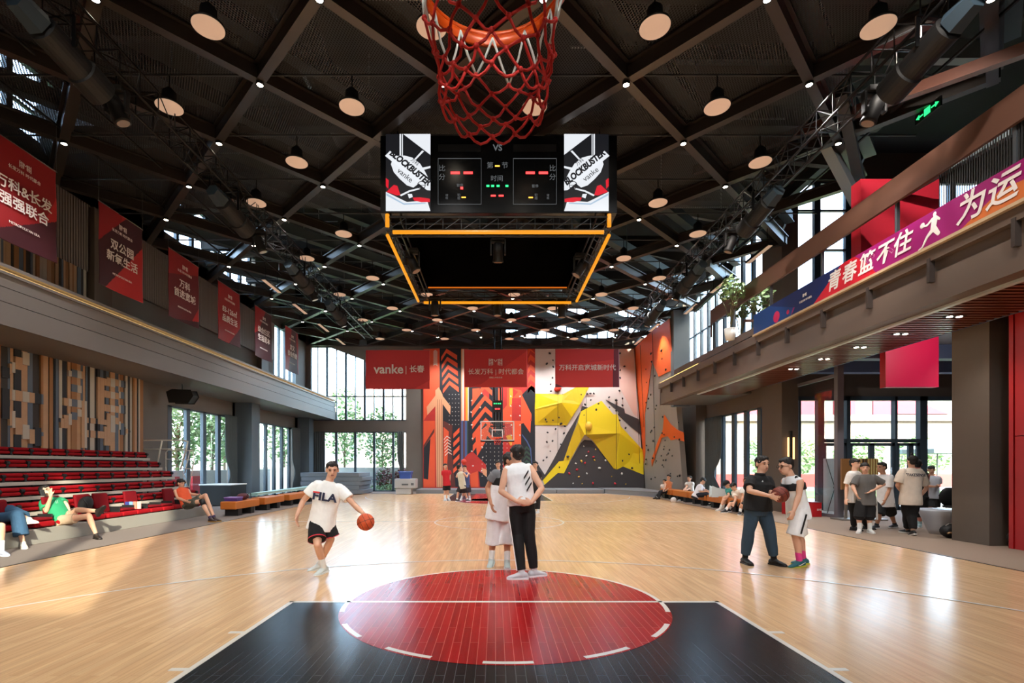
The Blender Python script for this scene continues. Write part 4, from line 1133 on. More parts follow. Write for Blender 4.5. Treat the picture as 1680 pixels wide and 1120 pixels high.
for k in range(5):
    y = 90+k*115; ms(c_or, [r8(510,y+80), r8(590,y), r8(590,y+60), r8(510,y+140)], 0.008)
ms(c_pk, [q8(275,640), q8(320,600), q8(370,700), q8(370,1040), q8(275,1040)], 0.012); ms(c_pk, [r8(275,0), r8(370,0), r8(370,870), r8(290,870)], 0.012)
ms(c_pk, [q8(320,650), q8(475,850), q8(470,960), q8(370,820), q8(300,820), q8(170,965), q8(160,860)], 0.014)
for x in (300, 330, 352): ms(c_br, [r8(x,0), r8(x+4,0), r8(x+4,870), r8(x,870)], 0.015); ms(c_br, [q8(x,760), q8(x+4,760), q8(x+4,1040), q8(x,1040)], 0.015)
for k in range(9): ms(c_wh, [q8(248,130+k*22), q8(275,110+k*22), q8(302,135+k*22), q8(302,147+k*22), q8(275,124+k*22), q8(248,142+k*22)], 0.009)
# second strip with blurred streaks
ms(c_dk, [q8(590,90), q8(612,90), q8(612,1040), q8(590,1040)], 0.01)
for (x0_, x1_, m) in ((612,630,c_pk), (630,650,c_wh), (650,672,c_or), (672,700,c_yl), (700,712,c_wh)):
    ms(m, [q8(x0_,100), q8(x1_,100), q8(x1_,1040), q8(x0_,1040)], 0.006)
for (x0_, x1_, m) in ((612,640,c_bl), (640,660,c_br), (660,690,c_bl), (690,705,c_gr)):
    ms(m, [r8(x0_,0), r8(x1_,0), r8(x1_,870), r8(x0_,870)], 0.006)
# centre field
ms(c_dk, [q8(712,90), q8(1160,90), q8(1160,1040), q8(712,1040)], 0.004); ms(c_dk, [r8(705,0), r8(1160,0), r8(1160,870), r8(705,870)], 0.004)
for k in range(5):
    y = 560+k*150; x = 750+k*4
    ms(c_or, [q8(x,y+200), q8(x+170,y-10), q8(x+300,y+110), q8(x+300,y+180), q8(x+170,y+60), q8(x,y+290)], 0.007)
ms(c_or, [q8(760,620), q8(860,612), q8(780,760), q8(760,740)], 0.008); ms(c_rd, [q8(870,620), q8(980,620), q8(980,760), q8(900,700)], 0.006)
ms(c_or, [r8(800,180), r8(1000,20), r8(930,280), r8(820,470)], 0.008)
ms(c_rd, [r8(610,540), r8(700,440), r8(760,400), r8(860,500), r8(940,580), r8(950,720), r8(840,660), r8(860,870), r8(700,870), r8(700,700)], 0.009)
ms(c_or, [r8(730,700), r8(830,660), r8(840,870), r8(740,870)], 0.010); ms(c_pk, [r8(880,620), r8(950,640), r8(950,740), r8(900,700)], 0.011)
ms(c_dk, [q8(1020,620), q8(1090,620), q8(1090,1040), q8(1020,1040)], 0.010)
for (x0_, x1_, m) in ((1100,1130,c_or), (1130,1150,c_rd), (1170,1210,c_rd), (1215,1240,c_or), (1245,1290,c_yl)):
    ms(m, [q8(x0_,612), q8(x1_,612), q8(x1_,800), q8(x0_,860)], 0.009)
# right diamond field
ms(c_or, [q8(1280,612), q8(1400,640), q8(1540,960), q8(1520,1040), q8(1400,1080), q8(1160,1080), q8(1160,900), q8(1360,660)], 0.008)
ms(c_rd, [q8(1280,740), q8(1400,740), q8(1400,1040), q8(1280,1040)], 0.010); ms(c_or, [r8(1280,0), r8(1400,0), r8(1400,320), r8(1280,320)], 0.010)
ms(c_dk, [q8(1410,700), q8(1535,575), q8(1584,620), q8(1584,1040), q8(1540,1040), q8(1535,950)], 0.009); ms(c_dk, [r8(1400,0), r8(1584,0), r8(1584,870), r8(1400,870)], 0.006)
ms(c_or, [r8(1410,0), r8(1530,0), r8(1520,160)], 0.010); ms(c_yl, [r8(1200,200), r8(1260,180), r8(1330,300), r8(1260,330)], 0.009)
for k in range(4): ms(c_or, [q8(1490,225-k*0+k*130), q8(1525,170+k*130), q8(1580,220+k*130), q8(1580,290+k*130), q8(1525,240+k*130), q8(1490,290+k*130)], 0.009)
ms(c_or, [q8(1484,100), q8(1530,100), q8(1580,150), q8(1580,160), q8(1520,120), q8(1484,190)], 0.009)
for k in range(5):
    y = 330+k*60; ms(c_gr, [r8(1430,y+50), r8(1470,y), r8(1530,y+50), r8(1530,y+80), r8(1470,y+30), r8(1430,y+80)], 0.009)
ms(c_bl, [r8(1410,170), r8(1480,260), r8(1530,360), r8(1545,560), r8(1535,560), r8(1515,370), r8(1470,275), r8(1410,190)], 0.011)
for (kk, d), (m, bb_) in MS.items(): bb_.build('painted_shape', m, t)
# holds: small dots and bolts
hold_g = mat('hold_dark', (34,32,36), 0.5); hold_w = mat('hold_white', (222,220,214), 0.5); hold_r = mat('hold_red', (190,30,50), 0.5); hold_y = mat('hold_yellow', (214,170,60), 0.5)
protos = {}
def hold(loc, m, r, label, group, nrm=(0,-1,0)):
    key = m.name
    if key not in protos:
        b = MB(); rings = []
        for (s_, q) in ((0.0,1.0),(0.35,0.95),(0.7,0.6),(0.85,0.2)):
            rings.append((V((0,-s_,0)), V((q,0,0)), V((0.15*q,0,0.75*q))))
        b.loft(rings, 9); me = b.mesh('climbing_hold', smooth=True); me.materials.append(m); protos[key] = me
    o = bpy.data.objects.new('climbing_hold', protos[key]); C.objects.link(o); o.location = V(loc)
    o.scale = (r, r*0.8, r); o.rotation_euler = (0, rh.uniform(0, 6.28), 0)
    return tag(o, label, 'climbing hold', group)
rh = random.Random(9)
for i, (px, py) in enumerate([(774,657),(790,645),(773,676),(788,668),(774,697),(789,692),(775,719),(790,714),(774,740),(791,733),(776,764),(792,750),(838,650),(853,650),(838,666),(853,666),(838,682),(853,682),(839,697),(853,697),(839,714),(853,714),(790,772)]):
    hold(mp(px, py), hold_w, 0.055, 'pale speed route hold on the orange mural', 'speed route holds on the mural')
for r_ in range(9):
    for c_ in range(8):
        px, py = 791+c_*6.8, 728+r_*6.6
        if 0.0 < (px-786)/60 < 1 and rh.random() < 0.9:
            hold(mp(px, py), hold_w, 0.028, 'tiny pale bolt hold on the dark mural field', 'bolt holds on the dark mural field')
for r_ in range(8):
    for c_ in range(4):
        hold(mp(737+c_*5.2, 647+r_*7), hold_w, 0.026, 'tiny pale bolt hold beside the orange chevrons', 'bolt holds beside the chevrons')

# white / yellow faceted wall
t2 = thing('faceted_climbing_wall', (4.7, YW, 0), 'white yellow and black faceted climbing wall', 'climbing wall')
b = MB(); b.prism([mp(878,572), mp(1040,572), mp(1057,800), mp(878,800)], (0, 0.3, 0))
b.build('board', mat('cw_white', (206,198,196), 0.6), t2)
def s8(x, y): return (860+x/8, 560+y/8)
def u8(x, y): return (860+x/8, 680+y/8)
cw_w = mat('cw_white2', (216,210,206), 0.6); cw_w2 = mat('cw_white3', (190,182,182), 0.6); cw_y = mat('cw_yellow', (226,200,20), 0.55); cw_y2 = mat('cw_yellow_dark', (204,172,16), 0.55); cw_d = mat('cw_dark', (58,54,56), 0.7); cw_p = mat('cw_pink', (214,180,170), 0.6)
FS = {}
def fs(m, P, d): FS.setdefault((m.name, round(d, 3)), [m, MB()])[1].prism([(mp(x, y, (d+ex))) for ((x, y), ex) in P], (0, d*0.9, 0))
def pl(*pts): return [(p, 0.0) for p in pts]
fs(cw_p, pl(s8(1250,100), s8(1430,95), s8(1490,1000), s8(1440,960), s8(1250,600)), 0.005)
fs(cw_y, [(s8(145,685),0.0), (s8(500,700),0.15), (s8(480,810),0.3), (s8(140,890),0.0)], 0.03)
fs(cw_y2, [(s8(140,890),0.0), (s8(480,810),0.3), (s8(620,1000),0.1), (s8(560,1100),0.0), (s8(140,1095),0.0)], 0.031)
fs(cw_y, [(s8(480,810),0.3), (s8(730,830),0.12), (s8(620,1000),0.1)], 0.032)
fs(cw_y2, [(s8(500,700),0.15), (s8(680,600),0.05), (s8(850,600),0.05), (s8(730,830),0.12), (s8(480,810),0.3)], 0.033)
fs(cw_y2, pl(u8(140,0), u8(620,0), u8(540,140), u8(140,120)), 0.034)
# central yellow mass
fs(cw_y, [(s8(1010,780),0.05), (s8(1210,1020),0.2), (s8(1260,1120),0.1), (u8(1240,250),0.3), (u8(780,265),0.3), (u8(700,100),0.15), (s8(740,920),0.1)], 0.04)
fs(cw_y2, [(u8(780,265),0.3), (u8(1240,250),0.3), (u8(1180,720),0.02), (u8(890,335),0.1)], 0.042)
fs(cw_y, [(u8(1240,250),0.3), (u8(1250,150),0.2), (u8(1560,470),0.0), (u8(1565,790),0.0), (u8(1295,680),0.0), (u8(1215,720),0.02), (u8(1180,700),0.02)], 0.044)
fs(cw_y, [(u8(1215,0),0.1), (u8(1250,150),0.2), (u8(1240,260),0.3), (u8(1100,200),0.2), (u8(1150,0),0.1)], 0.045)
fs(cw_y2, [(u8(640,240),0.1), (u8(700,100),0.15), (u8(780,265),0.3), (u8(740,340),0.1), (u8(600,600),0.05), (u8(515,605),0.0)], 0.046)
fs(cw_y, [(u8(515,600),0.0), (u8(600,600),0.05), (u8(560,690),0.0), (u8(520,770),0.0), (u8(440,765),0.0), (u8(270,925),0.0), (u8(245,860),0.0), (u8(455,610),0.0)], 0.047)
# dark shapes
fs(cw_d, pl(u8(790,330), u8(880,340), u8(1200,725), u8(1295,680), u8(1570,790), u8(1575,960), u8(150,960), u8(260,925), u8(440,765), u8(520,770), u8(590,640), u8(745,370)), 0.05)
fs(cw_d, pl(s8(735,920), s8(640,1080), u8(560,250), u8(400,560), u8(270,790), u8(140,590), u8(140,760), u8(235,870), u8(455,612), u8(515,605), u8(640,235), u8(700,60)), 0.052)
fs(cw_d, pl(s8(760,845), s8(870,880), s8(1000,790), s8(980,820), s8(840,915), s8(740,915)), 0.053)
fs(cw_d, pl(s8(1070,765), s8(1310,885), s8(1320,940), s8(1500,1020), s8(1520,1120), u8(1540,270), u8(1390,150), u8(1230,0), s8(1240,930)), 0.054)
for (kk, d), (m, bb_) in FS.items(): bb_.build('facet', m, t2)
b = MB()
for (xa, ya, xb, yb) in ((914,640,914,745),(960,640,960,715),(1009,655,1009,770),(1039,575,1047,760)):
    b.tube(V(mp(xa,ya,0.36)), V(mp(xb,yb,0.36)), 0.012, n=5)
b.build('panel_seam', M_black, t2)
hp = [(335,160),(295,295),(375,250),(380,335),(345,565),(350,655),(352,745),(370,480),(500,700),(540,825),(435,800),(380,905),(520,930),(455,1000),(375,1035),(480,1080),(280,1025),(1310,330),(1245,650),(1285,750),(1283,840),(1110,735),(1115,865),(1203,775),(870,770),(795,830),(745,700),(665,770),(940,900),(780,970),(870,1035),(1155,990),(1200,910),(1250,160),(1255,380),(1255,480),(970,820),(865,685),(910,685),(825,690)]
hp2 = [(295,95),(480,120),(530,150),(410,190),(305,235),(520,245),(295,360),(370,345),(340,480),(295,560),(250,600),(480,390),(920,155),(920,195),(870,75),(785,45),(715,150),(755,260),(845,290),(885,290),(1155,30),(1170,150),(1215,225),(1135,275),(1180,355),(1240,430),(1285,300),(1325,395),(1285,480),(1370,520),(1200,520),(1285,605),(1325,175),(1410,700),(570,550),(460,690),(1245,75)]
hp3 = [(780,415),(840,488),(935,455),(815,540),(905,555),(750,610),(675,640),(795,635),(920,595),(985,700),(690,720),(1145,810),(1280,775),(590,770),(715,815),(820,770),(1190,905),(760,905),(1065,600),(900,900),(1330,910),(640,900)]
for (x, y) in hp: hold(mp(*s8(x, y), 0.1), hold_g, rh.uniform(0.05, 0.1), 'dark climbing hold on the upper faceted wall', 'dark holds on the faceted wall, upper part')
for (x, y) in hp2: hold(mp(*u8(x, y), 0.1), hold_g, rh.uniform(0.05, 0.09), 'dark climbing hold on the lower faceted wall', 'dark holds on the faceted wall, lower part')
for i, (x, y) in enumerate(hp3): hold(mp(*u8(x, y), 0.055), (hold_w, hold_r, hold_y)[i % 3], rh.uniform(0.04, 0.085), 'small coloured climbing hold on the dark base of the wall', 'coloured holds on the dark wall base')
o = hold(mp(*u8(833,155), 0.3), mat('hold_amber', (236,190,70), 0.5), 0.28, 'large round amber hold in the middle of the yellow panel', None); o.location.y -= 0.02; o.name = 'volume_hold'
o = hold(mp(*s8(440,620), 0.05), mat('hold_redball', (206,60,40), 0.5), 0.24, 'large round red hold under the right banner', None); o.name = 'volume_hold'

# orange / grey leaning side wall
t3 = thing('side_climbing_wall', (8.8, 27, 0), 'orange and grey leaning climbing wall at the right corner', 'climbing wall')
def SX(y, z):   # leaning plane
    f = (30.05-y)/6.0
    return 9.0 + 0.1*f - (z/8.8)*(0.62+0.1*f)
def sidept(px, py):
    # intersect the pixel ray with the leaning plane
    y = 27.0
    for _ in range(30):
        z = HC-(py-VY)*y/FPX; x = SX(y, z); y = 0.5*y + 0.5*(x*FPX/(px-VX))
    z = HC-(py-VY)*y/FPX; return V((SX(y, z), y, z))
def sp_(b, pts, d, th=0.02):
    P = [sidept(x, y)+V((-d, 0, 0)) for (x, y) in pts]; b.prism(P, (th, 0, 0))
yN = 24.2
b = MB(); P = [V((SX(30.04,0),30.04,0)), V((SX(yN,0),yN,0)), V((SX(yN,8.7),yN,8.7)), V((SX(30.04,8.7),30.04,8.7))]
b.prism(P, (0.25,0,0)); b.build('board', mat('cw_grey', (150,144,138), 0.6, noise_amt=0.05, nscale=2), t3)
c_o2 = mat('cw_orange', (226,92,30), 0.55, noise_amt=0.05, nscale=2)
b = MB()
sp_(b, [(1040.5,572),(1064,548),(1099,523),(1105,606),(1081,618),(1070,591),(1064,640),(1058,680),(1059,740),(1057,760)], 0.02)
b.build('painted_shape', c_o2, t3)
b = MB(); sp_(b, [(1090,680),(1101,696),(1112,705),(1122,709),(1123,724),(1110,720),(1101,722),(1096,715),(1086,718),(1078,740),(1070,765),(1069,755),(1079,725),(1088,705)], 0.02)
b.build('painted_shape', c_o2, t3)
b = MB()
for (x0_, y0_, x1_, y1_) in ((1051,566,1057,700),(1071,546,1076,760)):
    b.tube(sidept(x0_, y0_)+V((-0.03,0,0)), sidept(x1_, y1_)+V((-0.03,0,0)), 0.012, n=5)
b.build('panel_seam', M_black, t3)
for i in range(60):
    px = rh.uniform(1060, 1118); py = rh.uniform(560, 790)
    if px > 1095 and py < 690: continue
    p = sidept(px, py)
    o = hold(p+V((-0.03,0,0)), hold_g, rh.uniform(0.05, 0.09), 'dark climbing hold on the leaning side wall', 'dark holds on the side climbing wall'); o.rotation_euler = (0, 0, -PI/2)
# wall washers
for i, (x, tgt) in enumerate(((-3.2, -3.2), (-0.8, -0.8), (1.6, 1.4), (4.0, 4.0), (6.6, 6.6))):
    t = thing('wall_washer', (x, 27.6, 8.75), 'small ceiling spotlight washing the climbing wall, %s from the left' % ORD[i], 'spotlight', 'climbing wall spotlights')
    b = MB(); b.tube((x, 27.6, 8.84), (x, 27.72, 8.68), 0.06, 0.07, 12); b.build('housing', M_blackm, t)
    b = MB(); b.tube((x, 27.721, 8.679), (x, 27.73, 8.668), 0.055, n=12); b.build('bulb', M_spot, t)
    spot_lamp(t, (x, 27.8, 8.60), 230, target=(tgt, 30.0, 3.4), size=math.radians(95), blend=0.8)
# ---------------- bleachers ----------------
M_bl = mat('bleacher_deck', (150,146,138), 0.5, noise_amt=0.04, nscale=3); M_strip = mat('bleacher_edge', (186,180,168), 0.5)
M_seat = mat('seat_red', (148,6,18), 0.8, noise_amt=0.08, nscale=12, spec=0.2); M_seat2 = mat('seat_red_dark', (112,4,16), 0.8, spec=0.2)
t = thing('bleacher', (-10.3, 11, 0), 'retractable stepped bleacher along the left wall', 'bleacher')
b = MB(); b.box(-11.45, 4.0, 0.0, -9.1, 16.1, 0.30); b.build('base_step', M_bl, t, bevel=0.01)
RX = [-9.55, -9.95, -10.35, -10.75, -11.15]
YEND = [16.1, 16.1, 16.1, 16.1, 16.1]
for j, x in enumerate(RX):
    z = 0.6+0.3*j
    b = MB(); b.box(x-0.40, 4.0, z-0.05, x, 16.1, z); b.build('step', M_bl, t)
    b = MB(); b.box(x, 4.0, z-0.075, x+0.02, 16.14, z+0.0); b.build('step_edge', M_strip, t)
b = MB(); b.box(-11.42, 4.0, 0.3, -11.3, 16.05, 1.8)
for j in range(5):
    for y in (4.2, 8.0, 12.0, 16.0): b.box(RX[j]-0.38, y, 0.3, RX[j]-0.34, y+0.05, 0.55+0.3*j)
b.build('frame', M_black, t)
# folded seats
proto = None
rown = ['lowest', 'second lowest', 'middle', 'second highest', 'highest']
for j, x in enumerate(RX):
    z = 0.6+0.3*j
    for i in range(15):
        y = 15.82 - 0.5*i
        lab = 'folded red bleacher seat, %s from the far end in the %s row' % (ORD[i], rown[j])
        tt = thing('folded_chair', (x-0.16, y, z), lab, 'chair', 'folded red bleacher seats')
        if proto is None:
            p = tt.location
            b = MB(); b.box(p.x-0.13, p.y-0.22, p.z+0.03, p.x+0.14, p.y+0.22, p.z+0.10); b.build('seat', M_seat, tt, bevel=0.025)
            b = MB(); b.box(p.x-0.15, p.y-0.21, p.z+0.11, p.x+0.12, p.y+0.21, p.z+0.19); b.build('backrest', M_seat, tt, bevel=0.03)
            b = MB(); b.box(p.x-0.12, p.y-0.26, p.z, p.x+0.13, p.y-0.225, p.z+0.12); b.build('armrest', M_black, tt)
            b = MB()
            b.box(p.x-0.12, p.y+0.225, p.z, p.x+0.13, p.y+0.26, p.z+0.12); b.tube((p.x+0.12, p.y+0.20, p.z+0.12), (p.x+0.12, p.y+0.28, p.z+0.12), 0.045, n=10)
            b.build('armrest', M_black, tt)
            proto = tt
        else:
            for ch in proto.children:
                c = ch.copy(); C.objects.link(c); c.parent = tt
# front row: open seats and folded ones
upY = {11.5: 0, 12.02: 1, 13.0: 2, 14.5: 3, 15.3: 4, 10.7: 5, 9.5: 6}
pu = None; nf = 0; allY = [8.9, 9.5, 10.15, 10.7, 11.5, 12.02, 12.5, 13.0, 13.5, 14.0, 14.5, 15.3]
for i, y in enumerate(allY):
    up = y in upY
    tt = thing('tip_up_chair', (-9.30, y, 0.30), ('red upholstered front row seat with its back up, %s from the camera' if up else 'red front row seat with its back folded down, %s from the camera') % ORD[i], 'chair', 'front row seats')
    p = tt.location
    b = MB(); b.box(p.x-0.18, y-0.23, 0.32, p.x+0.19, y+0.23, 0.43); b.build('seat', M_seat, tt, bevel=0.035)
    if up:
        b = MB(); b.obox((p.x-0.17, y, 0.67), V((-0.035,0,0.008)), V((0,0.22,0)), V((-0.035,0,0.23))); b.build('backrest', M_seat2, tt, bevel=0.03)
    else:
        b = MB(); b.box(p.x-0.20, y-0.22, 0.445, p.x+0.15, y+0.22, 0.50); b.build('backrest', M_seat2, tt, bevel=0.025)
    b = MB(); b.box(p.x-0.20, y+0.235, 0.30, p.x+0.1, y+0.265, 0.56); b.build('armrest', M_black, tt, bevel=0.008)
# guard rails at the far end
M_rw = mat('rail_white', (224,220,208), 0.4)
t = thing('guard_rail', (-10.6, 16.2, 1.9), 'tall pale tubular guard rail at the back of the bleacher end', 'railing')
b = MB(); Yr = 16.3
def rr_(px, py, Y=Yr): return W(px, py, Y)
b.path([rr_(229,752), rr_(229,727), rr_(232,722), rr_(300,722), rr_(308,724), rr_(306,735), rr_(296,770)], 0.024, n=8)
b.tube(rr_(229,737), rr_(306,736), 0.014); b.tube(rr_(266,722), rr_(258,760), 0.024)
b.tube(rr_(258,760), (rr_(258,760).x, Yr, 1.2), 0.018); b.tube(rr_(229,752), (rr_(229,752).x, Yr, 1.2), 0.018)
b.build('rail', M_rw, t, smooth=True)
t = thing('guard_rail', (-10.0, 16.3, 1.6), 'lower tubular rail with upright bars before the left window', 'railing')
b = MB(); Yr = 16.45
b.path([rr_(272,765), rr_(272,742), rr_(276,738), rr_(316,739), rr_(319,754), rr_(314,770)], 0.014, n=8)
for px in (282, 290, 298, 306): b.tube(rr_(px,739), rr_(px,753), 0.006)
b.tube(rr_(272,753), rr_(319,754), 0.012); b.tube(rr_(312,738), rr_(303,776), 0.014); b.tube(rr_(319,754), rr_(310,800), 0.014); b.tube(rr_(301,776), rr_(309,802), 0.012); b.tube(rr_(296,768), rr_(318,769), 0.012)
b.tube(rr_(272,765), (rr_(272,765).x, Yr, 0.0), 0.014); b.tube(rr_(310,800), (rr_(310,800).x, Yr, 0.0), 0.014)
b.build('rail', M_rw, t, smooth=True)
# black cabinet under left window
t = thing('stage_cabinet', (-10.8, 19.6, 0), 'low black cabinet with pale top under the left window', 'cabinet')
b = MB(); b.box(-11.4, 19.3, 0.02, -10.2, 20.5, 0.80); b.build('body', M_black, t, bevel=0.01)
b = MB(); b.box(-11.42, 19.28, 0.80, -10.18, 20.52, 0.84); b.build('top', M_white, t, bevel=0.008)
# hanging loudspeaker
p = W(299, 650, 17.0)
t = thing('loudspeaker', p, 'black wedge loudspeaker hanging under the left soffit', 'loudspeaker')
b = MB(); b.prism([(p.x-0.42, p.y-0.15, p.z+0.12), (p.x-0.34, p.y-0.15, p.z-0.2), (p.x+0.28, p.y-0.15, p.z-0.22), (p.x+0.43, p.y-0.15, p.z+0.0), (p.x+0.36, p.y-0.15, p.z+0.17), (p.x-0.25, p.y-0.15, p.z+0.2)], (0, 0.35, 0)); b.build('speaker_body', M_black, t, bevel=0.03)
b = MB(); b.tube((p.x, p.y, p.z+0.15), (p.x, p.y, 4.33), 0.012); b.build('hanging_rod', M_blackm, t)

# ---------------- curtains ----------------
def curtain(x0, x1, y0, y1, z1, lab, tie=None):
    n = 40; vs = []; fs = []; d = V((x1-x0, y1-y0, 0)); L = d.length; d.normalize(); nn_ = V((-d.y, d.x, 0))
    b = MB(); rows = 14
    for r in range(rows+1):
        z = z1*(1-r/rows) + 0.02
        sq = 1.0
        if tie: sq = 1 - 0.45*math.exp(-((z-1.2)/0.5)**2)
        for i in range(n+1):
            u = i/n
            base = V((x0, y0, z)) + d*(L*(u*sq if tie != 'r' else 1-(1-u)*sq))
            b.v.append(tuple(base + nn_*(0.05*math.sin(u*2*PI*max(4, L/0.14)))))
    for r in range(rows):
        for i in range(n):
            a = r*(n+1)+i; b.f.append((a, a+n+1, a+n+2, a+1)); b.m.append(0)
    o = b.build('curtain', M_curt, smooth=True); s_ = o.modifiers.new('t', 'SOLIDIFY'); s_.thickness = 0.01
    return tag(o, lab, 'curtain')
curtain(pw(509)+0.1, pw(535), 30.2, 30.2, 3.6, 'grey curtain at the left of the far window')
curtain(pw(653), pw(664), 30.2, 30.2, 3.6, 'dark grey curtain at the right of the far window', tie='r')
curtain(-11.3, -11.3, 21.0, 21.9, 3.68, 'grey gathered curtain beside the blue column on the left', tie='r')
curtain(-11.3, -11.3, 27.9, 28.85, 3.68, 'grey gathered curtain in the far left corner', tie='r')
curtain(10.02, 10.02, 22.2, 23.9, 3.78, 'dark grey gathered curtain at the right window', tie='r')

# ---------------- benches ----------------
def bench(x0, y0, x1, y1, lab):
    t = thing('bench', ((x0+x1)/2, (y0+y1)/2, 0), lab, 'bench', 'orange courtside benches')
    b = MB(); b.box(x0, y0, 0.21, x1, y1, 0.45); b.build('cushion', M_orange, t, bevel=0.025)
    L = y1-y0
    for f in (0.2, 0.72):
        b = MB(); b.box(x0+0.04, y0+L*f-0.1, 0.0, x1-0.04, y0+L*f+0.14, 0.21); b.build('leg', M_black, t)
    return t
for i, (y0, y1) in enumerate(((15.4, 16.95), (17.35, 18.95), (19.4, 21.0), (21.5, 23.1), (23.5, 25.0))):
    bench(-8.47, y0, -7.98, y1, 'orange padded bench on black blocks on the left side, %s from the camera' % ORD[i])
for i, (y0, y1) in enumerate(((15.9, 17.4), (17.6, 19.1), (19.3, 20.9), (21.1, 22.8), (23.0, 24.5))):
    bench(8.05, y0, 8.6, y1, 'orange padded bench on black blocks on the right side, %s from the camera' % ORD[i])
# things on the left bench
t = thing('shoe_box', (-8.3, 15.75, 0.45), 'purple shoe box on the nearest left bench', 'box')
b = MB(); b.box(-8.45, 15.6, 0.45, -8.05, 15.95, 0.56); b.build('body', mat('box_purple', (74,50,130), 0.5), t, bevel=0.006)
b = MB(); b.box(-8.46, 15.59, 0.545, -8.04, 15.96, 0.575); b.build('lid', mat('box_lilac', (150,120,190), 0.5), t)
t = thing('sports_bag', (-8.2, 16.35, 0.45), 'maroon and black bag on the nearest left bench', 'bag')
b = MB(); b.ell((-8.22, 16.3, 0.56), V((0.16,0,0)), V((0,0.28,0)), V((0,0,0.11))); b.build('body', mat('bag_maroon', (84,26,36), 0.7), t, smooth=True)
b = MB(); b.path([(-8.05, 16.15, 0.5), (-8.02, 16.25, 0.66), (-8.02, 16.4, 0.66), (-8.05, 16.5, 0.5)], 0.012); b.build('strap', M_black, t)
b = MB()
o_ = [(-9.2, 18.2), (-8.55, 18.0), (-8.55, 25.4), (-9.6, 25.4)]
b.prism([(x, y, 0.44 + (0.05 if x > -9 else 0.0)) for (x, y) in o_], (0, 0, 0.09))
for (x, y) in ((-9.2, 19.2), (-8.8, 19.2), (-9.3, 22), (-8.8, 22), (-9.3, 25), (-8.8, 25)): b.box(x, y, 0, x+0.06, y+0.06, 0.47)
o = b.build('folding_board', mat('mint', (168,206,200), 0.5), bevel=0.01); tag(o, 'long pale mint board lying behind the left benches', 'board')

# ---------------- gym mats at the back ----------------
for k in range(5):
    b = MB(); z0 = 0.02+0.235*k
    b.box(-10.6+0.05*(k % 2), 27.2, z0, -7.25-0.08*((k*2) % 3), 29.6, z0+0.225)
    o = b.build('gym_mat', M_mat, bevel=0.02); tag(o, 'thick grey gym mat in the stack by the far window, %s from the floor' % ORD[k], 'gym mat', 'stacked gym mats')
t = thing('storage_case', (-5.4, 27.6, 0), 'light grey plastic storage case at the far wall', 'case')
b = MB(); b.box(-5.45, 27.3, 0.0, -4.6, 28.0, 0.32); b.box(-5.5, 27.25, 0.33, -4.35, 28.05, 0.85); b.build('body', mat('case_grey', (176,180,184), 0.5), t, bevel=0.03)
b = MB(); b.box(-5.1, 27.22, 0.5, -4.75, 27.26, 0.58); b.box(-4.6, 27.22, 0.5, -4.45, 27.26, 0.62); b.build('handle', mat('case_dk', (90,94,98), 0.5), t)
t = thing('storage_tub', (-4.95, 27.5, 0.85), 'blue plastic tub standing on the grey case', 'tub')
b = MB(); b.prism([(-5.2, 27.35, 0.85), (-4.68, 27.35, 0.85), (-4.62, 27.35, 1.2), (-5.26, 27.35, 1.2)], (0, 0.5, 0)); b.build('body', mat('tub_blue', (52,88,170), 0.45), t, bevel=0.015)
b = MB(); b.box(-5.3, 27.3, 1.2, -4.58, 27.9, 1.25); b.build('lid', mat('tub_blue2', (80,116,196), 0.45), t, bevel=0.01)
for k, (x0, x1) in enumerate(((-4.45, 0.9), (0.93, 3.4), (3.43, 6.1))):
    b = MB(); b.box(x0, 28.05, 0.0, x1, 30.0, 0.23); o = b.build('crash_mat', M_mat, bevel=0.02)
    tag(o, 'low grey crash mat along the foot of the climbing wall, %s from the left' % ORD[k], 'crash mat', 'crash mats')
b = MB(); b.prism([(6.12, 28.05, 0), (8.2, 24.6, 0), (8.75, 24.6, 0), (8.55, 29.95, 0), (6.12, 29.95, 0)], (0, 0, 0.25)); o = b.build('crash_mat', M_mat, bevel=0.02)
tag(o, 'angled grey crash mat at the right corner of the climbing wall', 'crash mat', 'crash mats')

# ---------------- lobby things ----------------
t = thing('banner_stand', (10.9, 16.3, 0), 'white banner stand seen from behind with black crossed legs', 'banner stand')
p0, p1 = W(1351, 840, 16.3), W(1376, 752, 16.3)
b = MB(); b.box(p0.x, 16.3, 0.08, p1.x+0.05, 16.31, p1.z); b.build('panel', mat('panel_white', (206,212,224), 0.7), t)
b = MB(); hx = (p0.x+p1.x)/2; c0 = V((hx+0.02, 16.15, 0.85))
for q in ((p0.x+0.05, 16.25, p1.z-0.02), (p1.x, 16.25, p1.z-0.05), (p0.x+0.05, 16.2, 0.0), (p1.x, 16.2, 0.1), (hx, 15.95, 0.0)): b.tube(c0, q, 0.011, n=6)
b.sph(c0, 0.05); b.build('leg', M_blackm, t)
t = thing('display_board', (10.9, 14.4, 0), 'striped wooden display board on a stand behind the group', 'display board')
b = MB(); rs = random.Random(4); xa, xb = W(1381, 800, 14.4).x, W(1441, 800, 14.4).x
za, zb = W(0, 803, 14.4).z, W(0, 752, 14.4).z
b.box(xa, 14.4, za, xb, 14.46, zb); b.cur = 1
x = xa+0.3
while x < xb-0.05:
    b.cur = rs.choice((1, 2, 1)); b.box(x, 14.385, za, x+0.035, 14.4, zb); x += 0.075
b.build('panel', [mat('board_brown', (140,96,52), 0.5), mat('stripe_gold', (186,170,110), 0.5), mat('stripe_dark', (50,40,30), 0.5)], t)
b = MB()
for x in (xa+0.15, xb-0.15): b.box(x-0.03, 14.42, 0.04, x+0.03, 14.47, za); b.box(x-0.28, 14.2, 0.0, x+0.28, 14.7, 0.04)
for k in range(4): b.box(xa+0.28+0.05*k, 14.39, 0.05, xa+0.30+0.05*k, 14.41, za)
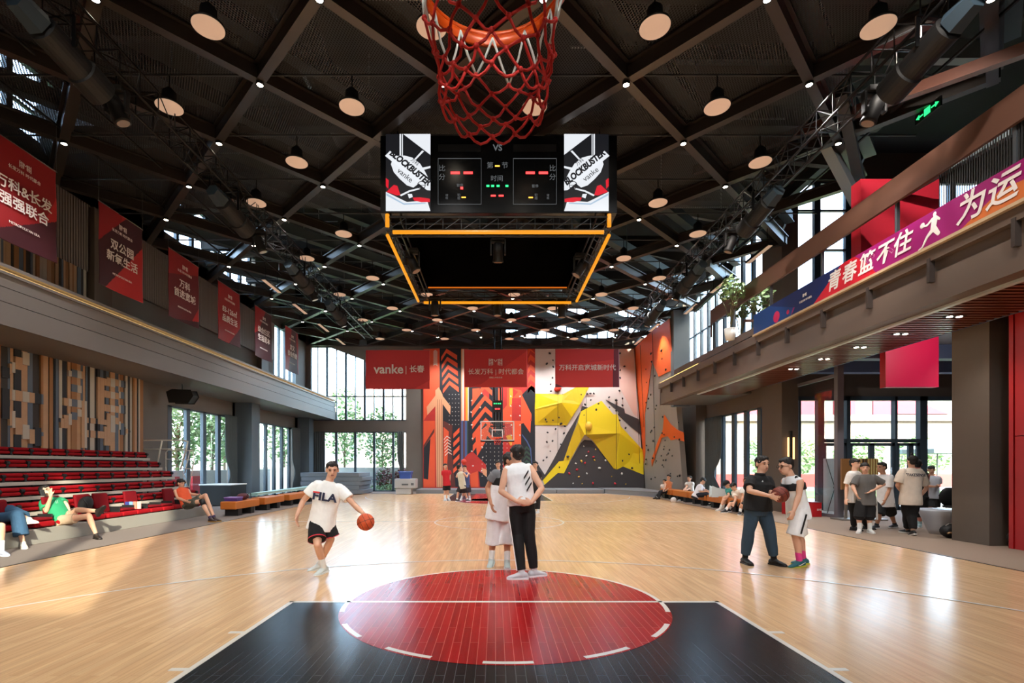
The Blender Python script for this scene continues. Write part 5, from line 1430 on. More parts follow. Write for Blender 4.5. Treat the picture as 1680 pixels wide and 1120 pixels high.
b.build('stand', mat('stand_steel', (130,124,116), 0.4, metal=0.4), t)
for i, (a, c, Y, lab) in enumerate(((1328, 1343, 15.4, 'small red promotional box with white mark beside the glass screen post'), (1286, 1294, 16.2, 'small red box standing at the foot of the column with the wall lamp'))):
    p0, p1 = W(a, 0, Y).x, W(c, 0, Y).x
    t = thing('red_box', ((p0+p1)/2, Y, 0), lab, 'box')
    b = MB(); b.box(p0, Y-0.15, 0.0, p1, Y+0.12, 0.42); b.build('body', mat('red_carton', (190,20,30), 0.5), t, bevel=0.006)
    b = MB(); b.box(p0-0.005, Y-0.155, 0.42, p1+0.005, Y+0.125, 0.445); b.build('lid', mat('red_lid', (120,16,24), 0.5), t)
    if i == 0: logo(t, V(((p0+p1)/2+0.04, Y-0.155, 0.22)), XD, 0.06)
t = thing('wall_lamp', (9.85, 16.75, 2.3), 'slim wall lamp with two warm glowing tubes on the blue grey column', 'wall lamp')
b = MB(); b.box(9.82, 16.70, 1.75, 9.90, 16.795, 2.72); b.build('lamp_body', M_chrome, t)
for x in (9.77, 9.95):
    b = MB(); b.tube((x, 16.72, 1.78), (x, 16.72, 2.5), 0.028); b.build('lamp_tube', emis('sconce', (255,190,120), 1.6), t, smooth=True)
t = thing('tub_chair', (10.55, 11.2, 0), 'white rounded tub table behind the near right column', 'table')
p = W(1556, 880, 11.6)
b = MB(); b.lathe([(0.26,0.0),(0.31,0.1),(0.43,0.42),(0.47,0.52),(0.47,0.56),(0.0,0.56)], (10.25, 11.45, 0), 28); b.build('body', mat('tub_white', (196,198,204), 0.35), t, smooth=True)
t = thing('backpack', (10.75, 11.35, 0), 'black and tan backpack lying beside the near right column', 'backpack')
b = MB(); b.ell((9.83, 10.82, 0.15), V((0.22,0,0)), V((0,0.14,0)), V((0,0,0.15))); b.build('body', M_black, t, smooth=True)
b = MB(); b.path([(9.65+0.05*i, 10.70-0.02*math.sin(i), 0.11+0.02*math.sin(i*1.3)) for i in range(8)], 0.02); b.build('trim', mat('tan_trim', (170,130,86), 0.6), t)
b = MB(); b.path([(9.7, 10.8, 0.26), (9.76, 10.78, 0.31), (9.88, 10.78, 0.31), (9.95, 10.8, 0.26)], 0.013); b.build('strap', mat('strap_grey', (120,116,112), 0.6), t)
t = thing('wire_chair', (12.3, 14.0, 0), 'black round backed chair in the lobby seen past the column', 'chair')
p = W(1552, 815, 14.0)
b = MB(); b.ell(p+V((0.1,0,0)), V((0.3,0,0)), V((0,0.08,0)), V((0,0,0.28))); b.build('backrest', M_black, t, smooth=True)
b = MB(); b.lathe([(0.28,0.4),(0.3,0.45),(0.0,0.46)], (p.x+0.1, 13.8, 0)); b.build('seat', M_black, t)
for i in range(4):
    a = PI/4+i*PI/2; b = MB(); b.tube((p.x+0.1+0.2*math.cos(a), 13.8+0.2*math.sin(a), 0.42), (p.x+0.1+0.28*math.cos(a), 13.8+0.28*math.sin(a), 0), 0.012); b.build('leg', M_blackm, t)
# standpipe with valve in the recess
t = thing('standpipe', (9.93, 9.6, 0), 'grey metal standpipe with valve in the dark recess by the red wall', 'pipe')
b = MB(); px_ = 9.93
b.tube((px_, 9.58, 0.28), (px_, 9.58, 0.72), 0.055, n=14); b.tube((px_, 9.58, 0.0), (px_, 9.58, 0.08), 0.09, n=14); b.path([(px_,9.58,0.72),(px_+0.02,9.58,0.78),(px_+0.12,9.58,0.82),(px_+0.3,9.6,0.82)], 0.05, n=12)
b.build('body', mat('pipe_grey', (96,92,90), 0.35, metal=0.6), t, smooth=True)
b = MB(); b.sph((px_, 9.58, 0.18), 0.12); b.tube((px_-0.1, 9.58, 0.18), (px_+0.14, 9.58, 0.18), 0.05, n=10); b.build('valve', mat('valve_grey', (80,76,74), 0.4, metal=0.6), t, smooth=True)
# soffit downlights (right)
proto = None
for i, (px, py) in enumerate([(1302,597),(1352,581),(1411,561),(1478,538),(1566,509)]):
    p = WX(px, py, 8.62); p.z = 4.355
    t = thing('soffit_downlight', p, 'twin recessed downlight in the slatted soffit, %s from the far end' % ORD[i], 'downlight', 'soffit downlights')
    for dx in (-0.09, 0.09):
        b = MB(); b.lathe([(0.045,0.0),(0.045,0.01),(0.0,0.01)], p+V((dx,0,-0.008))); b.build('bulb', M_spot, t)
    b = MB(); b.box(p.x-0.17, p.y-0.07, 4.352, p.x+0.17, p.y+0.07, 4.358); b.build('housing', M_black, t)
# warm light under the right soffit, then spots added for lobby and gallery
for i, (x, y) in enumerate(((8.6, 9.5), (8.6, 12.5), (8.6, 15.5))):
    spot_lamp(None, (x, y, 4.3), 40, target=(x, y, 0), size=math.radians(120), blend=1.0)
for (a_, t_) in (((10.8, 10.6, 4.95), (10.9, 13.0, 4.0)), ((12.5, 12.0, 4.95), (12.5, 13.5, 0)), ((13.5, 15.5, 4.95), (13.5, 15.5, 0))): spot_lamp(None, a_, 60, target=t_, size=math.radians(110), blend=1.0, col=(1,0.96,0.92))  # bare spots added in the lobby, the first to brighten the hanging sign
for (a_, t_, p_) in (((6.2, 7.5, 8.75), (9.0, 11.0, 6.6), 260), ((5.2, 5.5, 8.75), (7.7, 7.5, 6.2), 160), ((5.2, 9.0, 8.75), (7.7, 11.5, 5.9), 160), ((5.2, 12.5, 8.75), (7.7, 15.0, 5.8), 120)): spot_lamp(None, a_, p_, target=t_, size=math.radians(75), blend=1.0, col=(1,0.9,0.8))  # bare spots added over the court to brighten gallery partition, rail and banner
# plants on the gallery
def leaves(b, c, r, n_, rs, size=0.08, flat=0.7):
    for _ in range(n_):
        while True:
            d = V((rs.uniform(-1,1), rs.uniform(-1,1), rs.uniform(-1,1)))
            if d.length < 1: break
        p = V(c) + V((d.x*r[0], d.y*r[1], d.z*r[2])); a = V((rs.uniform(-1,1), rs.uniform(-1,1), rs.uniform(-.6,.6))).normalized(); q = a.cross(V((rs.uniform(-1,1), rs.uniform(-1,1), rs.uniform(-1,1)))).normalized()
        s_ = size*rs.uniform(0.6, 1.4)
        b.cur = rs.choice((0, 0, 1)); b.add([p-a*s_, p+q*s_*0.45, p+a*s_, p-q*s_*0.45], [(0,1,2,3)])
M_lf = [mat('leaf_green', (112,140,92), 0.6), mat('leaf_light', (150,172,124), 0.6)]
rs = random.Random(17)
for i, (px, py) in enumerate(((1215, 500), (1246, 488), (1198, 478))):
    p = W(px, py, 16.6 - i*0.6)
    t = thing('potted_plant', (p.x, p.y, 5.42), 'leafy green plant standing on the right gallery behind the rail, %s from the front' % ORD[i], 'plant', 'gallery plants')
    b = MB(); b.lathe([(0.13,0.0),(0.18,0.35),(0.15,0.33),(0.0,0.3)], (p.x, p.y, 5.42)); b.build('pot', M_white, t, smooth=True)
    b = MB()
    for k in range(9):
        a = rs.uniform(0, 6.28); b.path([(p.x, p.y, 5.7), (p.x+0.15*math.cos(a), p.y+0.15*math.sin(a), 6.4), (p.x+0.45*math.cos(a), p.y+0.45*math.sin(a), 7.0)], 0.01, n=4)
    b.build('stem', mat('stem', (92,84,56), 0.7), t)
    b = MB(); leaves(b, (p.x, p.y, 6.9), (0.42, 0.42, 0.5), 140, rs, 0.11); b.build('foliage', M_lf, t)
b = MB(); b.box(8.0, 14.85, 5.42, 9.4, 15.2, 6.2); o = b.build('planter_box', mat('planter', (170,150,140), 0.6)); tag(o, 'pale planter box on the right gallery behind the rail', 'planter')

# ---------------- outdoors ----------------
b = MB(); b.box(-200, 30.6, -0.35, 200, 400, -0.13); b.box(-200, -60, -0.35, -11.9, 30.6, -0.13); b.box(17.3, -60, -0.35, 200, 30.6, -0.13); b.box(10.45, 18.05, -0.35, 17.3, 30.6, -0.13)
struct('ground_outside', b, mat('paving', (110,110,106), 0.9, noise_amt=0.08, nscale=1))
b = MB(); b.box(13, 26, -0.13, 60, 33, -0.08); b.box(-40, 16, -0.13, -14.5, 60, -0.08); b.box(-14.4, 33, -0.13, 0, 60, -0.08)
o = struct('ground_lawn', b, mat('lawn', (84,118,58), 0.9, noise_amt=0.25, nscale=3))
rs = random.Random(33)
def tree(x, y, h, r, lab, n_=900, trunk=True, z0=-0.13, mats=None, lsz=0.15):
    t = thing('tree', (x, y, z0), lab, 'tree', 'trees outside the windows')
    b = MB(); b.tube((x, y, z0), (x, y, h*0.6), 0.10, 0.05)
    for k in range(6):
        a = rs.uniform(0, 6.28); q = rs.uniform(0.25, 0.5)*h; b.tube((x, y, q), (x+r*0.6*math.cos(a), y+r*0.6*math.sin(a), q+h*0.3), 0.04, 0.015, 6)
    b.build('trunk', mat('bark', (104,88,72), 0.9), t)
    b = MB(); leaves(b, (x, y, h*0.62), (r, r, h*0.40), n_, rs, lsz); b.build('foliage', mats or M_lf, t)
places = [(-15.5,19.5,'behind the near left window'),(-14.6,23.0,'between the two left windows'),(-15.0,26.5,'behind the far left window'),(-16.5,30.5,'beyond the left corner'),
 (-11.0,36.5,'behind the left part of the far window'),(-7.9,35.0,'behind the middle of the far window'),(-4.6,36.5,'behind the right part of the far window'),(-14.6,34.6,'beyond the far left curtain')]
for i, (x, y, l) in enumerate(places): tree(x, y, 6.0+rs.uniform(-0.5,1.2), 1.45, 'loose bright green tree outdoors %s' % l, 1300)
for i, (x, y) in enumerate(((18.0, 33.0), (25.0, 34.5), (21.5, 36.0), (28.5, 33.5))): tree(x, y, 3.6, 1.5, 'round green garden tree before the pale building, %s from the left' % ORD[i], 900)
for i, (x, y, l) in enumerate(((-7.2, 32.4, 'reddish shrub outside the far window beside the mats'), (-5.9, 32.2, 'reddish shrub outside the far window near the right curtain'))):
    b = MB(); leaves(b, (x, y, 0.7), (0.75, 0.5, 0.75), 700, rs, 0.09); o = b.build('shrub', [mat('leaf_red', (112,52,60), 0.7), mat('leaf_dk', (70,96,52), 0.7)]); tag(o, l, 'shrub')
b = MB(); leaves(b, (-6.6, 31.7, 0.1), (1.6, 0.5, 0.3), 500, rs, 0.09); o = b.build('ground_cover', M_lf); tag(o, 'low bright green planting just outside the far window', 'planting', kind='stuff')
b = MB(); b.box(-16, 33.2, -0.13, -2, 33.35, 1.45); o = b.build('garden_wall', mat('pale_fence', (206,206,200), 0.8)); tag(o, 'pale garden wall outside the far window', 'wall')
b = MB(); b.box(-13.6, 17.0, -0.13, -13.5, 30.0, 1.35); o = b.build('garden_wall', mat('pale_fence', (206,206,200), 0.8)); tag(o, 'pale garden wall outside the left windows', 'wall')
for i, y in enumerate((18.6, 20.2, 22.0, 25.4)):
    b = MB(); b.box(-13.45, y, -0.13, -13.3, y+0.9, 1.1); o = b.build('street_banner', mat('sign_red_out', (206,60,72), 0.6)); tag(o, 'red street panel outside the left windows, %s from the camera' % ORD[i], 'panel', 'red panels outdoors')
# distant towers
tw = mat('tower', (170,160,150), 0.9); twg = mat('tower_window', (96,110,120), 0.5)
for i, (px0, px1, py, Y) in enumerate(((540, 556, 640, 150), (560, 585, 634, 170), (586, 600, 610, 190), (598, 640, 600, 130), (640, 664, 606, 210), (516, 534, 655, 230))):
    x0, x1 = W(px0, 0, Y).x, W(px1, 0, Y).x; h = W(0, py, Y).z
    t = thing('apartment_tower', ((x0+x1)/2, Y, -0.3), 'distant pale apartment tower behind the far window, %s from the left' % ['second','third','fourth','fifth','sixth','first'][i], 'building', 'distant towers')
    b = MB(); b.box(x0, Y, -0.3, x1, Y+12, h); b.build('wall', tw, t)
    b = MB(); zz = 4.0
    while zz < h-2:
        x = x0+0.8
        while x < x1-1.5: b.box(x, Y-0.1, zz, x+1.1, Y-0.02, zz+1.5); x += 2.4
        zz += 3.1
    b.build('window', twg, t)
# pale building with red boarding on the right
t = thing('pale_building', (34, 46, -0.13), 'pale commercial building with red boarded upper openings seen through the entrance', 'building')
b = MB(); b.box(18, 45, -0.13, 75, 60, 5.7); b.box(17.5, 44.6, 5.55, 75, 45.4, 6.1); b.box(30, 46, 6.0, 75, 60, 8.6); b.build('wall', mat('stone_pale', (112,104,96), 0.9, noise_amt=0.05, nscale=0.6), t)
b = MB(); xs_ = [21.0, 23.8, 27.4, 31.0, 34.6]
for x in xs_: b.box(x, 45.9, 6.1, x+2.0, 46.1, 9.0)
b.prism([(17.6, 45.8, 6.1), (24, 45.8, 6.1), (24, 45.8, 8.2)], (0, 0.2, 0)); b.prism([(36.6, 45.8, 8.2), (36.6, 45.8, 6.3), (41.5, 45.8, 6.3)], (0, 0.2, 0))
b.build('red_boarding', mat('boarding_red', (150,40,58), 0.7), t)
b = MB()
for x in (22.5, 26.0, 31.2, 36.5, 40.0, 45.0): b.box(x, 44.9, 2.0, x+1.0, 45.0, 3.6)
b.build('window', twg, t)
b = MB(); b.box(16, 40, -0.13, 60, 40.2, 0.9); o = b.build('red_fence', mat('fence_red', (150,44,40), 0.7)); tag(o, 'long low red fence across the lawn outdoors', 'fence')
t = thing('parasol', (17.6, 24.0, -0.13), 'grey garden parasol outside right of the entrance doors', 'parasol')
pz_ = 3.1
b = MB(); b.loft([((21.6, 24.5, 2.15), V((1.7,0,0)), V((0,1.7,0))), ((21.6, 24.5, 2.35), V((1.72,0,0)), V((0,1.72,0))), ((21.6, 24.5, 2.95), V((0.05,0,0)), V((0,0.05,0)))], 8); b.build('canopy', mat('parasol_grey', (120,134,134), 0.8), t)
b = MB(); b.tube((21.6, 24.5, -0.13), (21.6, 24.5, 2.9), 0.03); b.build('pole', M_steel, t)
t.location = V((21.6, 24.5, -0.13))
for ch in t.children: ch.location -= V((4.0, 0.5, 0))
# ---------------- people ----------------
def rem(mb, voxel, name, m, parent, smooth_it=4, disp=0.0, dscale=9.0, seed=0.0):
    off = world_loc(parent)
    me = mb.mesh(name, off)
    o = bpy.data.objects.new('tmp', me); C.objects.link(o)
    r = o.modifiers.new('r', 'REMESH'); r.mode = 'VOXEL'; r.voxel_size = voxel
    if smooth_it:
        s_ = o.modifiers.new('s', 'SMOOTH'); s_.factor = 0.5; s_.iterations = smooth_it
    dg = bpy.context.evaluated_depsgraph_get()
    me2 = bpy.data.meshes.new_from_object(o.evaluated_get(dg))
    bpy.data.objects.remove(o); bpy.data.meshes.remove(me)
    if disp:
        me2.update(); nrm = [v.normal.copy() for v in me2.vertices]
        for v, n_ in zip(me2.vertices, nrm):
            q = V((v.co.x, v.co.y, v.co.z*0.6))*dscale + V((seed, 0, 0))
            v.co += n_*(noise.noise(q)*disp + noise.noise(q*2.3)*disp*0.4)
    me2.polygons.foreach_set('use_smooth', [True]*len(me2.polygons))
    me2.materials.clear(); me2.materials.append(m); me2.name = name
    ob = bpy.data.objects.new(name, me2); C.objects.link(ob); ob.parent = parent
    return ob
def hand(b, wr, d, palm_n, side, curl=0.5, s_=1.0, spread=0.0):
    """wr wrist; d pointing direction; palm_n palm normal; side = thumb side vector"""
    d = d.normalized(); side = (side - d*side.dot(d)).normalized(); pn = d.cross(side)
    if pn.dot(palm_n) < 0: pn = -pn
    c = wr + d*0.045*s_
    b.ell(c, side*0.042*s_, pn*0.017*s_, d*0.055*s_, 12, 8)
    for i, (o_, L) in enumerate(((0.030, 0.070), (0.010, 0.080), (-0.011, 0.074), (-0.031, 0.058))):
        p = wr + d*0.082*s_ + side*o_*s_
        dd = (d + side*(o_*spread*8)).normalized()
        q = p + (dd*math.cos(curl*0.5) + pn*math.sin(curl*0.5))*L*0.45*s_
        e = q + (dd*math.cos(curl*1.2) + pn*math.sin(curl*1.2))*L*0.33*s_
        f = e + (dd*math.cos(curl*1.9) + pn*math.sin(curl*1.9))*L*0.27*s_
        b.cap_(p, q, 0.0095*s_, 0.0088*s_, 8); b.cap_(q, e, 0.0088*s_, 0.008*s_, 8); b.cap_(e, f, 0.008*s_, 0.0068*s_, 8)
    p = wr + d*0.02*s_ + side*0.034*s_; q = p + (d*0.6+side*0.75).normalized()*0.036*s_; e = q + (d*0.9+side*0.25+pn*0.3).normalized()*0.032*s_
    b.cap_(p, q, 0.0125*s_, 0.0105*s_, 8); b.cap_(q, e, 0.0105*s_, 0.008*s_, 8)
def J(t, Y):
    return W(t[0], t[1], Y + (t[2] if len(t) > 2 else 0.0))
def person(name, label, Y, head, neck, pelvis, face, RE, RW, LE, LW, RK, RA, LK, LA, group=None, s=1.0, vox=0.013,
           top='E8E8E8', sleeve=0.55, hem=0.10, bottom='101012', leg=0.75, fit=1.0, legfit=1.0, skin=None, shoe='D8D8D8', sole='F0F0F0', sock='EEEEEE', sockh=0.10,
           hface=None, hairstyle='short', glasses=False, feet=None, curl=0.5, extra=None, shoeset=True, dirs=None, hat=None, topdisp=0.010, shw=1.0, hipw=1.0, girth=1.0, barefoot=False, torso_face=None, lift=()):
    skin = skin or M_skin
    H = J(head, Y); N = J(neck, Y); P = J(pelvis, Y)
    f = V((face[0], face[1], 0)).normalized()
    u = (N-P).normalized(); r = f.cross(u); r = r.normalized(); f2 = u.cross(r).normalized()   # r: person's right
    hf = V((hface[0], hface[1], hface[2] if len(hface) > 2 else 0)).normalized() if hface else f
    j = {k: J(v, Y) for k, v in dict(RE=RE, RW=RW, LE=LE, LW=LW, RK=RK, RA=RA, LK=LK, LA=LA).items()}
    for kk in ('RA', 'LA'):
        if j[kk].z < 0.26 and kk not in lift: j[kk].z = 0.087*s
    zmin = min(j['RA'].z, j['LA'].z) - 0.087*s
    root = thing(name, (P.x, P.y, max(0, zmin)), label, 'person', group)
    N = N.lerp(H, 0.16)
    SR = N + r*0.165*s*shw - u*0.075*s; SL = N - r*0.165*s*shw - u*0.075*s
    HR = P + r*0.085*s*hipw; HL = P - r*0.085*s*hipw
    b = MB()
    # torso
    tr = [(P-u*0.10*s, 0.13, 0.095), (P-u*0.02*s, 0.158, 0.108), (P+u*0.10*s, 0.145, 0.10), (P.lerp(N, 0.45), 0.138, 0.098), (P.lerp(N, 0.72), 0.158, 0.108), (P.lerp(N, 0.84), 0.145, 0.095), (N-u*0.03*s, 0.085, 0.07), (N+u*0.0*s, 0.06, 0.06)]
    b.loft([(c, r*a*s*girth, f2*e*s*girth) for (c, a, e) in tr], 18)
    b.cap_(N-u*0.03*s, N.lerp(H, 0.55), 0.062*s, 0.056*s, 12)
    # head
    hr = hf.cross(V((0,0,1))).normalized(); hu = hr.cross(hf).normalized(); s_body = s; s = s*1.12
    b.ell(H+hu*0.03*s-hf*0.012*s, hr*0.074*s, hf*0.094*s, hu*0.088*s, 18, 12)
    b.ell(H-hu*0.035*s+hf*0.018*s, hr*0.060*s, hf*0.068*s, hu*0.080*s, 16, 10)
    b.ell(H-hu*0.088*s+hf*0.045*s, hr*0.026*s, hf*0.026*s, hu*0.022*s, 10, 7)      # chin
    b.cap_(H+hu*0.012*s+hf*0.082*s, H-hu*0.022*s+hf*0.100*s, 0.009*s, 0.015*s, 8)    # nose
    b.cap_(H+hu*0.030*s+hf*0.076*s+hr*0.045*s, H+hu*0.030*s+hf*0.076*s-hr*0.045*s, 0.010*s, 0.010*s, 8)   # brow
    b.cap_(H-hu*0.055*s+hf*0.078*s+hr*0.016*s, H-hu*0.055*s+hf*0.078*s-hr*0.016*s, 0.010*s, 0.010*s, 8)   # lips
    for sg in (1, -1): b.ell(H+hr*sg*0.078*s-hf*0.01*s, hr*0.010*s, hf*0.019*s, hu*0.032*s, 8, 6)
    s = s_body
    # limbs
    for sg, S_, E_, W_ in ((1, SR, j['RE'], j['RW']), (-1, SL, j['LE'], j['LW'])):
        b.cap_(S_-u*0.01*s, S_.lerp(E_, 0.35), 0.055*s*girth, 0.052*s, 12); b.cap_(S_.lerp(E_, 0.3), E_, 0.053*s, 0.040*s, 12)
        b.cap_(E_, E_.lerp(W_, 0.35), 0.040*s, 0.043*s, 12); b.cap_(E_.lerp(W_, 0.3), W_, 0.043*s, 0.027*s, 12)
        d = (W_-E_).normalized(); hd_, pn, sd_ = d, -r*sg, f2
        if dirs and ('R' if sg > 0 else 'L') in dirs:
            q = dirs['R' if sg > 0 else 'L']; hd_ = V(q[0]).normalized(); pn = V(q[1]); sd_ = V(q[2])
        cc = curl if not isinstance(curl, dict) else curl['R' if sg > 0 else 'L']
        hand(b, W_+d*0.005, hd_, pn, sd_, cc if not isinstance(cc, tuple) else cc[0], s, 0.0 if not isinstance(cc, tuple) else cc[1])
    fd = {}
    for sg, Hp, K_, A_ in ((1, HR, j['RK'], j['RA']), (-1, HL, j['LK'], j['LA'])):
        b.cap_(Hp, Hp.lerp(K_, 0.4), 0.088*s*girth, 0.078*s*girth, 14); b.cap_(Hp.lerp(K_, 0.35), K_, 0.079*s*girth, 0.056*s, 14)
        kd = (A_-K_).normalized(); bk = -f2
        calf = K_.lerp(A_, 0.3) - f*0.012*s
        b.cap_(K_, calf, 0.055*s, 0.059*s, 12); b.cap_(calf, A_, 0.058*s, 0.034*s, 12)
        key = 'R' if sg > 0 else 'L'
        fdir = V(feet[key]).normalized() if feet and key in feet else V((f.x, f.y, 0)).normalized()
        fd[key] = fdir
        b.cap_(A_-V((0,0,0.03*s)), A_+fdir*0.12*s-V((0,0,0.055*s)), 0.034*s, 0.026*s, 10)
        if barefoot: b.cap_(A_+fdir*0.02*s-V((0,0,0.05*s)), A_+fdir*0.17*s-V((0,0,0.065*s)), 0.036*s, 0.022*s, 10)
    rem(b, vox if vox < 0.012 else vox, 'body', skin, root, 3)
    # face details
    s = s_body*1.12
    for sg in (1, -1):
        e = MB(); c = H+hu*0.010*s+hf*0.080*s+hr*sg*0.030*s; e.ell(c, hr*0.013*s, hf*0.008*s, hu*0.006*s, 8, 6); e.build('eye', mat('eye', (30,22,20), 0.3), root, smooth=True)
        e = MB(); c = H+hu*0.034*s+hf*0.086*s+hr*sg*0.032*s; e.ell(c, hr*0.020*s, hf*0.006*s, hu*0.004*s, 8, 6); e.build('eyebrow', M_hair, root, smooth=True)
    e = MB(); e.ell(H-hu*0.052*s+hf*0.088*s, hr*0.022*s, hf*0.006*s, hu*0.006*s, 8, 6); e.build('mouth', mat('lip', (150,84,76), 0.5), root, smooth=True)
    # hair
    e = MB()
    e.ell(H+hu*0.052*s-hf*0.024*s, hr*0.084*s, hf*0.094*s, hu*0.078*s, 16, 10)
    e.ell(H+hu*0.005*s-hf*0.05*s, hr*0.074*s, hf*0.06*s, hu*0.070*s, 14, 9)
    if hairstyle == 'fringe': e.ell(H+hu*0.062*s+hf*0.045*s, hr*0.076*s, hf*0.045*s, hu*0.038*s, 14, 8)
    elif hairstyle == 'short': e.ell(H+hu*0.085*s+hf*0.03*s, hr*0.066*s, hf*0.052*s, hu*0.032*s, 14, 8)
    elif hairstyle == 'bun': e.ell(H+hu*0.15*s-hf*0.0*s, hr*0.028*s, hf*0.03*s, hu*0.04*s, 10, 7)
    rem(e, 0.010, 'hair', M_hair, root, 2, 0.012, 28.0, P.x)
    if hat:
        e = MB(); e.loft([(H+hu*0.06*s, hr*0.092*s, hf*0.108*s), (H+hu*0.11*s, hr*0.085*s, hf*0.10*s), (H+hu*0.145*s, hr*0.05*s, hf*0.06*s)], 16)
        e.loft([(H+hu*0.058*s+hf*0.03*s, hr*0.085*s, hf*0.16*s), (H+hu*0.068*s+hf*0.03*s, hr*0.085*s, hf*0.16*s)], 16); e.build('cap', cloth(hat), root, smooth=True)
    if glasses:
        e = MB()
        for sg in (1, -1):
            c = H+hu*0.010*s+hf*0.096*s+hr*sg*0.032*s; e.path([c+hr*0.024*s*math.cos(a)+hu*0.017*s*math.sin(a) for a in [2*PI*i/12 for i in range(12)]], 0.0025*s, 5, closed=True)
            e.tube(c+hr*sg*0.024*s, H+hr*sg*0.080*s-hf*0.01*s+hu*0.012*s, 0.0022*s)
        e.tube(H+hu*0.01*s+hf*0.098*s+hr*0.01*s, H+hu*0.01*s+hf*0.098*s-hr*0.01*s, 0.0025*s); e.build('glasses', M_blackm, root)
    s = s_body
    # top
    if top:
        e = MB(); g = fit*girth
        base = P - u*hem*s
        # when the legs bend forward keep the hem around the hips
        rings = [(base, 0.188*g, 0.142*g), (P+u*0.0*s, 0.183*g, 0.137*g), (P+u*0.12*s, 0.172*g, 0.125*g), (P.lerp(N, 0.45), 0.170*g, 0.122*g), (P.lerp(N, 0.72), 0.182*g, 0.126*g), (N-u*0.095*s, 0.186*shw, 0.118), (N-u*0.055*s, 0.165*shw, 0.105), (N-u*0.022*s, 0.115*shw, 0.088), (N+u*0.006*s, 0.075, 0.074)]
        e.loft([(c, r*a*s, f2*k_*s) for (c, a, k_) in rings], 22)
        for sg, S_, E_, W_ in ((1, SR, j['RE'], j['RW']), (-1, SL, j['LE'], j['LW'])):
            if sleeve <= 0: 
                e.cap_(S_-u*0.02*s-r*sg*0.045*s, S_+u*0.008*s-r*sg*0.015*s, 0.055*s, 0.05*s, 12); continue
            e.ell(S_-r*sg*0.015*s, r*0.078*s, f2*0.08*s, u*0.078*s, 14, 9)
            if sleeve <= 1:
                T = S_.lerp(E_, sleeve); pts_ = [(S_-r*sg*0.03*s, 0.072), (S_+(E_-S_)*0.05, 0.078), (S_.lerp(E_, sleeve*0.5), 0.077*fit), (T, 0.080*fit)]
            else:
                pts_ = [(S_-r*sg*0.03*s, 0.070), (S_.lerp(E_, 0.4), 0.07*fit), (E_, 0.060*fit), (E_.lerp(W_, sleeve-1), 0.05*fit)]
            dd = (E_-S_).normalized(); a_ = dd.orthogonal().normalized(); c_ = dd.cross(a_)
            e.loft([(p, a_*q*s, c_*q*s) for (p, q) in pts_], 14)
        rem(e, vox, 'shirt', cloth(top), root, 2, topdisp, 7.0, P.x*3)
    # bottoms
    if bottom:
        e = MB(); lf = legfit*girth
        e.loft([(P+u*0.085*s, r*0.150*s*girth, f2*0.110*s*girth), (P+u*0.0*s, r*0.178*s*girth, f2*0.130*s*girth), (P-u*0.07*s, r*0.178*s*girth, f2*0.132*s*girth), (P-u*0.125*s, r*0.155*s*girth, f2*0.125*s*girth)], 20)
        for sg, Hp, K_, A_ in ((1, HR, j['RK'], j['RA']), (-1, HL, j['LK'], j['LA'])):
            if leg <= 1:
                T = Hp.lerp(K_, leg); pts_ = [(Hp+u*0.03*s, 0.092*lf), (Hp.lerp(T, 0.5), 0.103*lf), (T, 0.112*lf)]
            elif leg < 1.8:
                T = K_.lerp(A_, leg-1); pts_ = [(Hp+u*0.03*s, 0.095*lf), (Hp.lerp(K_, 0.5), 0.10*lf), (K_, 0.098*lf), (T, 0.112*lf)]
            else:
                T = K_.lerp(A_, leg-1); pts_ = [(Hp+u*0.03*s, 0.092*lf), (Hp.lerp(K_, 0.5), 0.100*lf), (K_, 0.080*lf), (K_.lerp(T, 0.4), 0.078*lf), (T, 0.062*lf)]
            for i in range(len(pts_)-1):
                p, q0 = pts_[i]; q, q1 = pts_[i+1]; dd = (q-p)
                if dd.length < 1e-4: continue
                dd.normalize(); a_ = (r - dd*r.dot(dd)); a_ = a_.normalized() if a_.length > 0.1 else dd.orthogonal().normalized(); c_ = dd.cross(a_)
                e.loft([(p, a_*q0*s, c_*q0*s), (q, a_*q1*s, c_*q1*s)], 16)
                if i < len(pts_)-2: e.sph(q, q1*s*0.98, 14, 9)
        rem(e, vox, 'shorts' if leg < 1.8 else 'trousers', cloth(bottom), root, 2, 0.008, 8.0, P.z*5)
    # socks and shoes
    for key, A_, K_ in (('R', j['RA'], j['RK']), ('L', j['LA'], j['LK'])):
        d = fd[key]
        sd_ = d.cross(V((0,0,1)));  sd_ = sd_.normalized(); up = sd_.cross(d).normalized()
        if sock and not barefoot:
            e = MB(); T = A_ + (K_-A_).normalized()*sockh*s; e.cap_(A_-up*0.02*s, T, 0.043*s, 0.047*s, 12); e.build('sock', cloth(sock), root, smooth=True)
        if shoeset:
            base = A_ - up*0.085*s
            def R_(x, w_, zc, h_): return (base + d*x*s + up*zc*s, sd_*w_*s, up*h_*s)
            e = MB()
            e.loft([R_(-0.085,0.022,0.045,0.022), R_(-0.07,0.036,0.05,0.040), R_(-0.03,0.041,0.055,0.048), (base+d*0.03*s+up*0.058*s, sd_*0.043*s, up*0.046*s), R_(0.08,0.046,0.045,0.034), R_(0.135,0.047,0.035,0.026), R_(0.175,0.040,0.030,0.019), R_(0.198,0.020,0.026,0.010)], 14)
            e.cap_(A_-up*0.03*s, A_+up*0.005*s, 0.047*s, 0.046*s, 12)
            sh = rem(e, 0.010, 'shoe', cm(shoe, 0.5), root, 2)
            e = MB()
            def Q_(x, w_): return base + d*x*s, w_*s
            outl = [(-0.092,0.022),(-0.08,0.036),(-0.03,0.041),(0.04,0.042),(0.10,0.050),(0.15,0.049),(0.185,0.036),(0.203,0.014)]
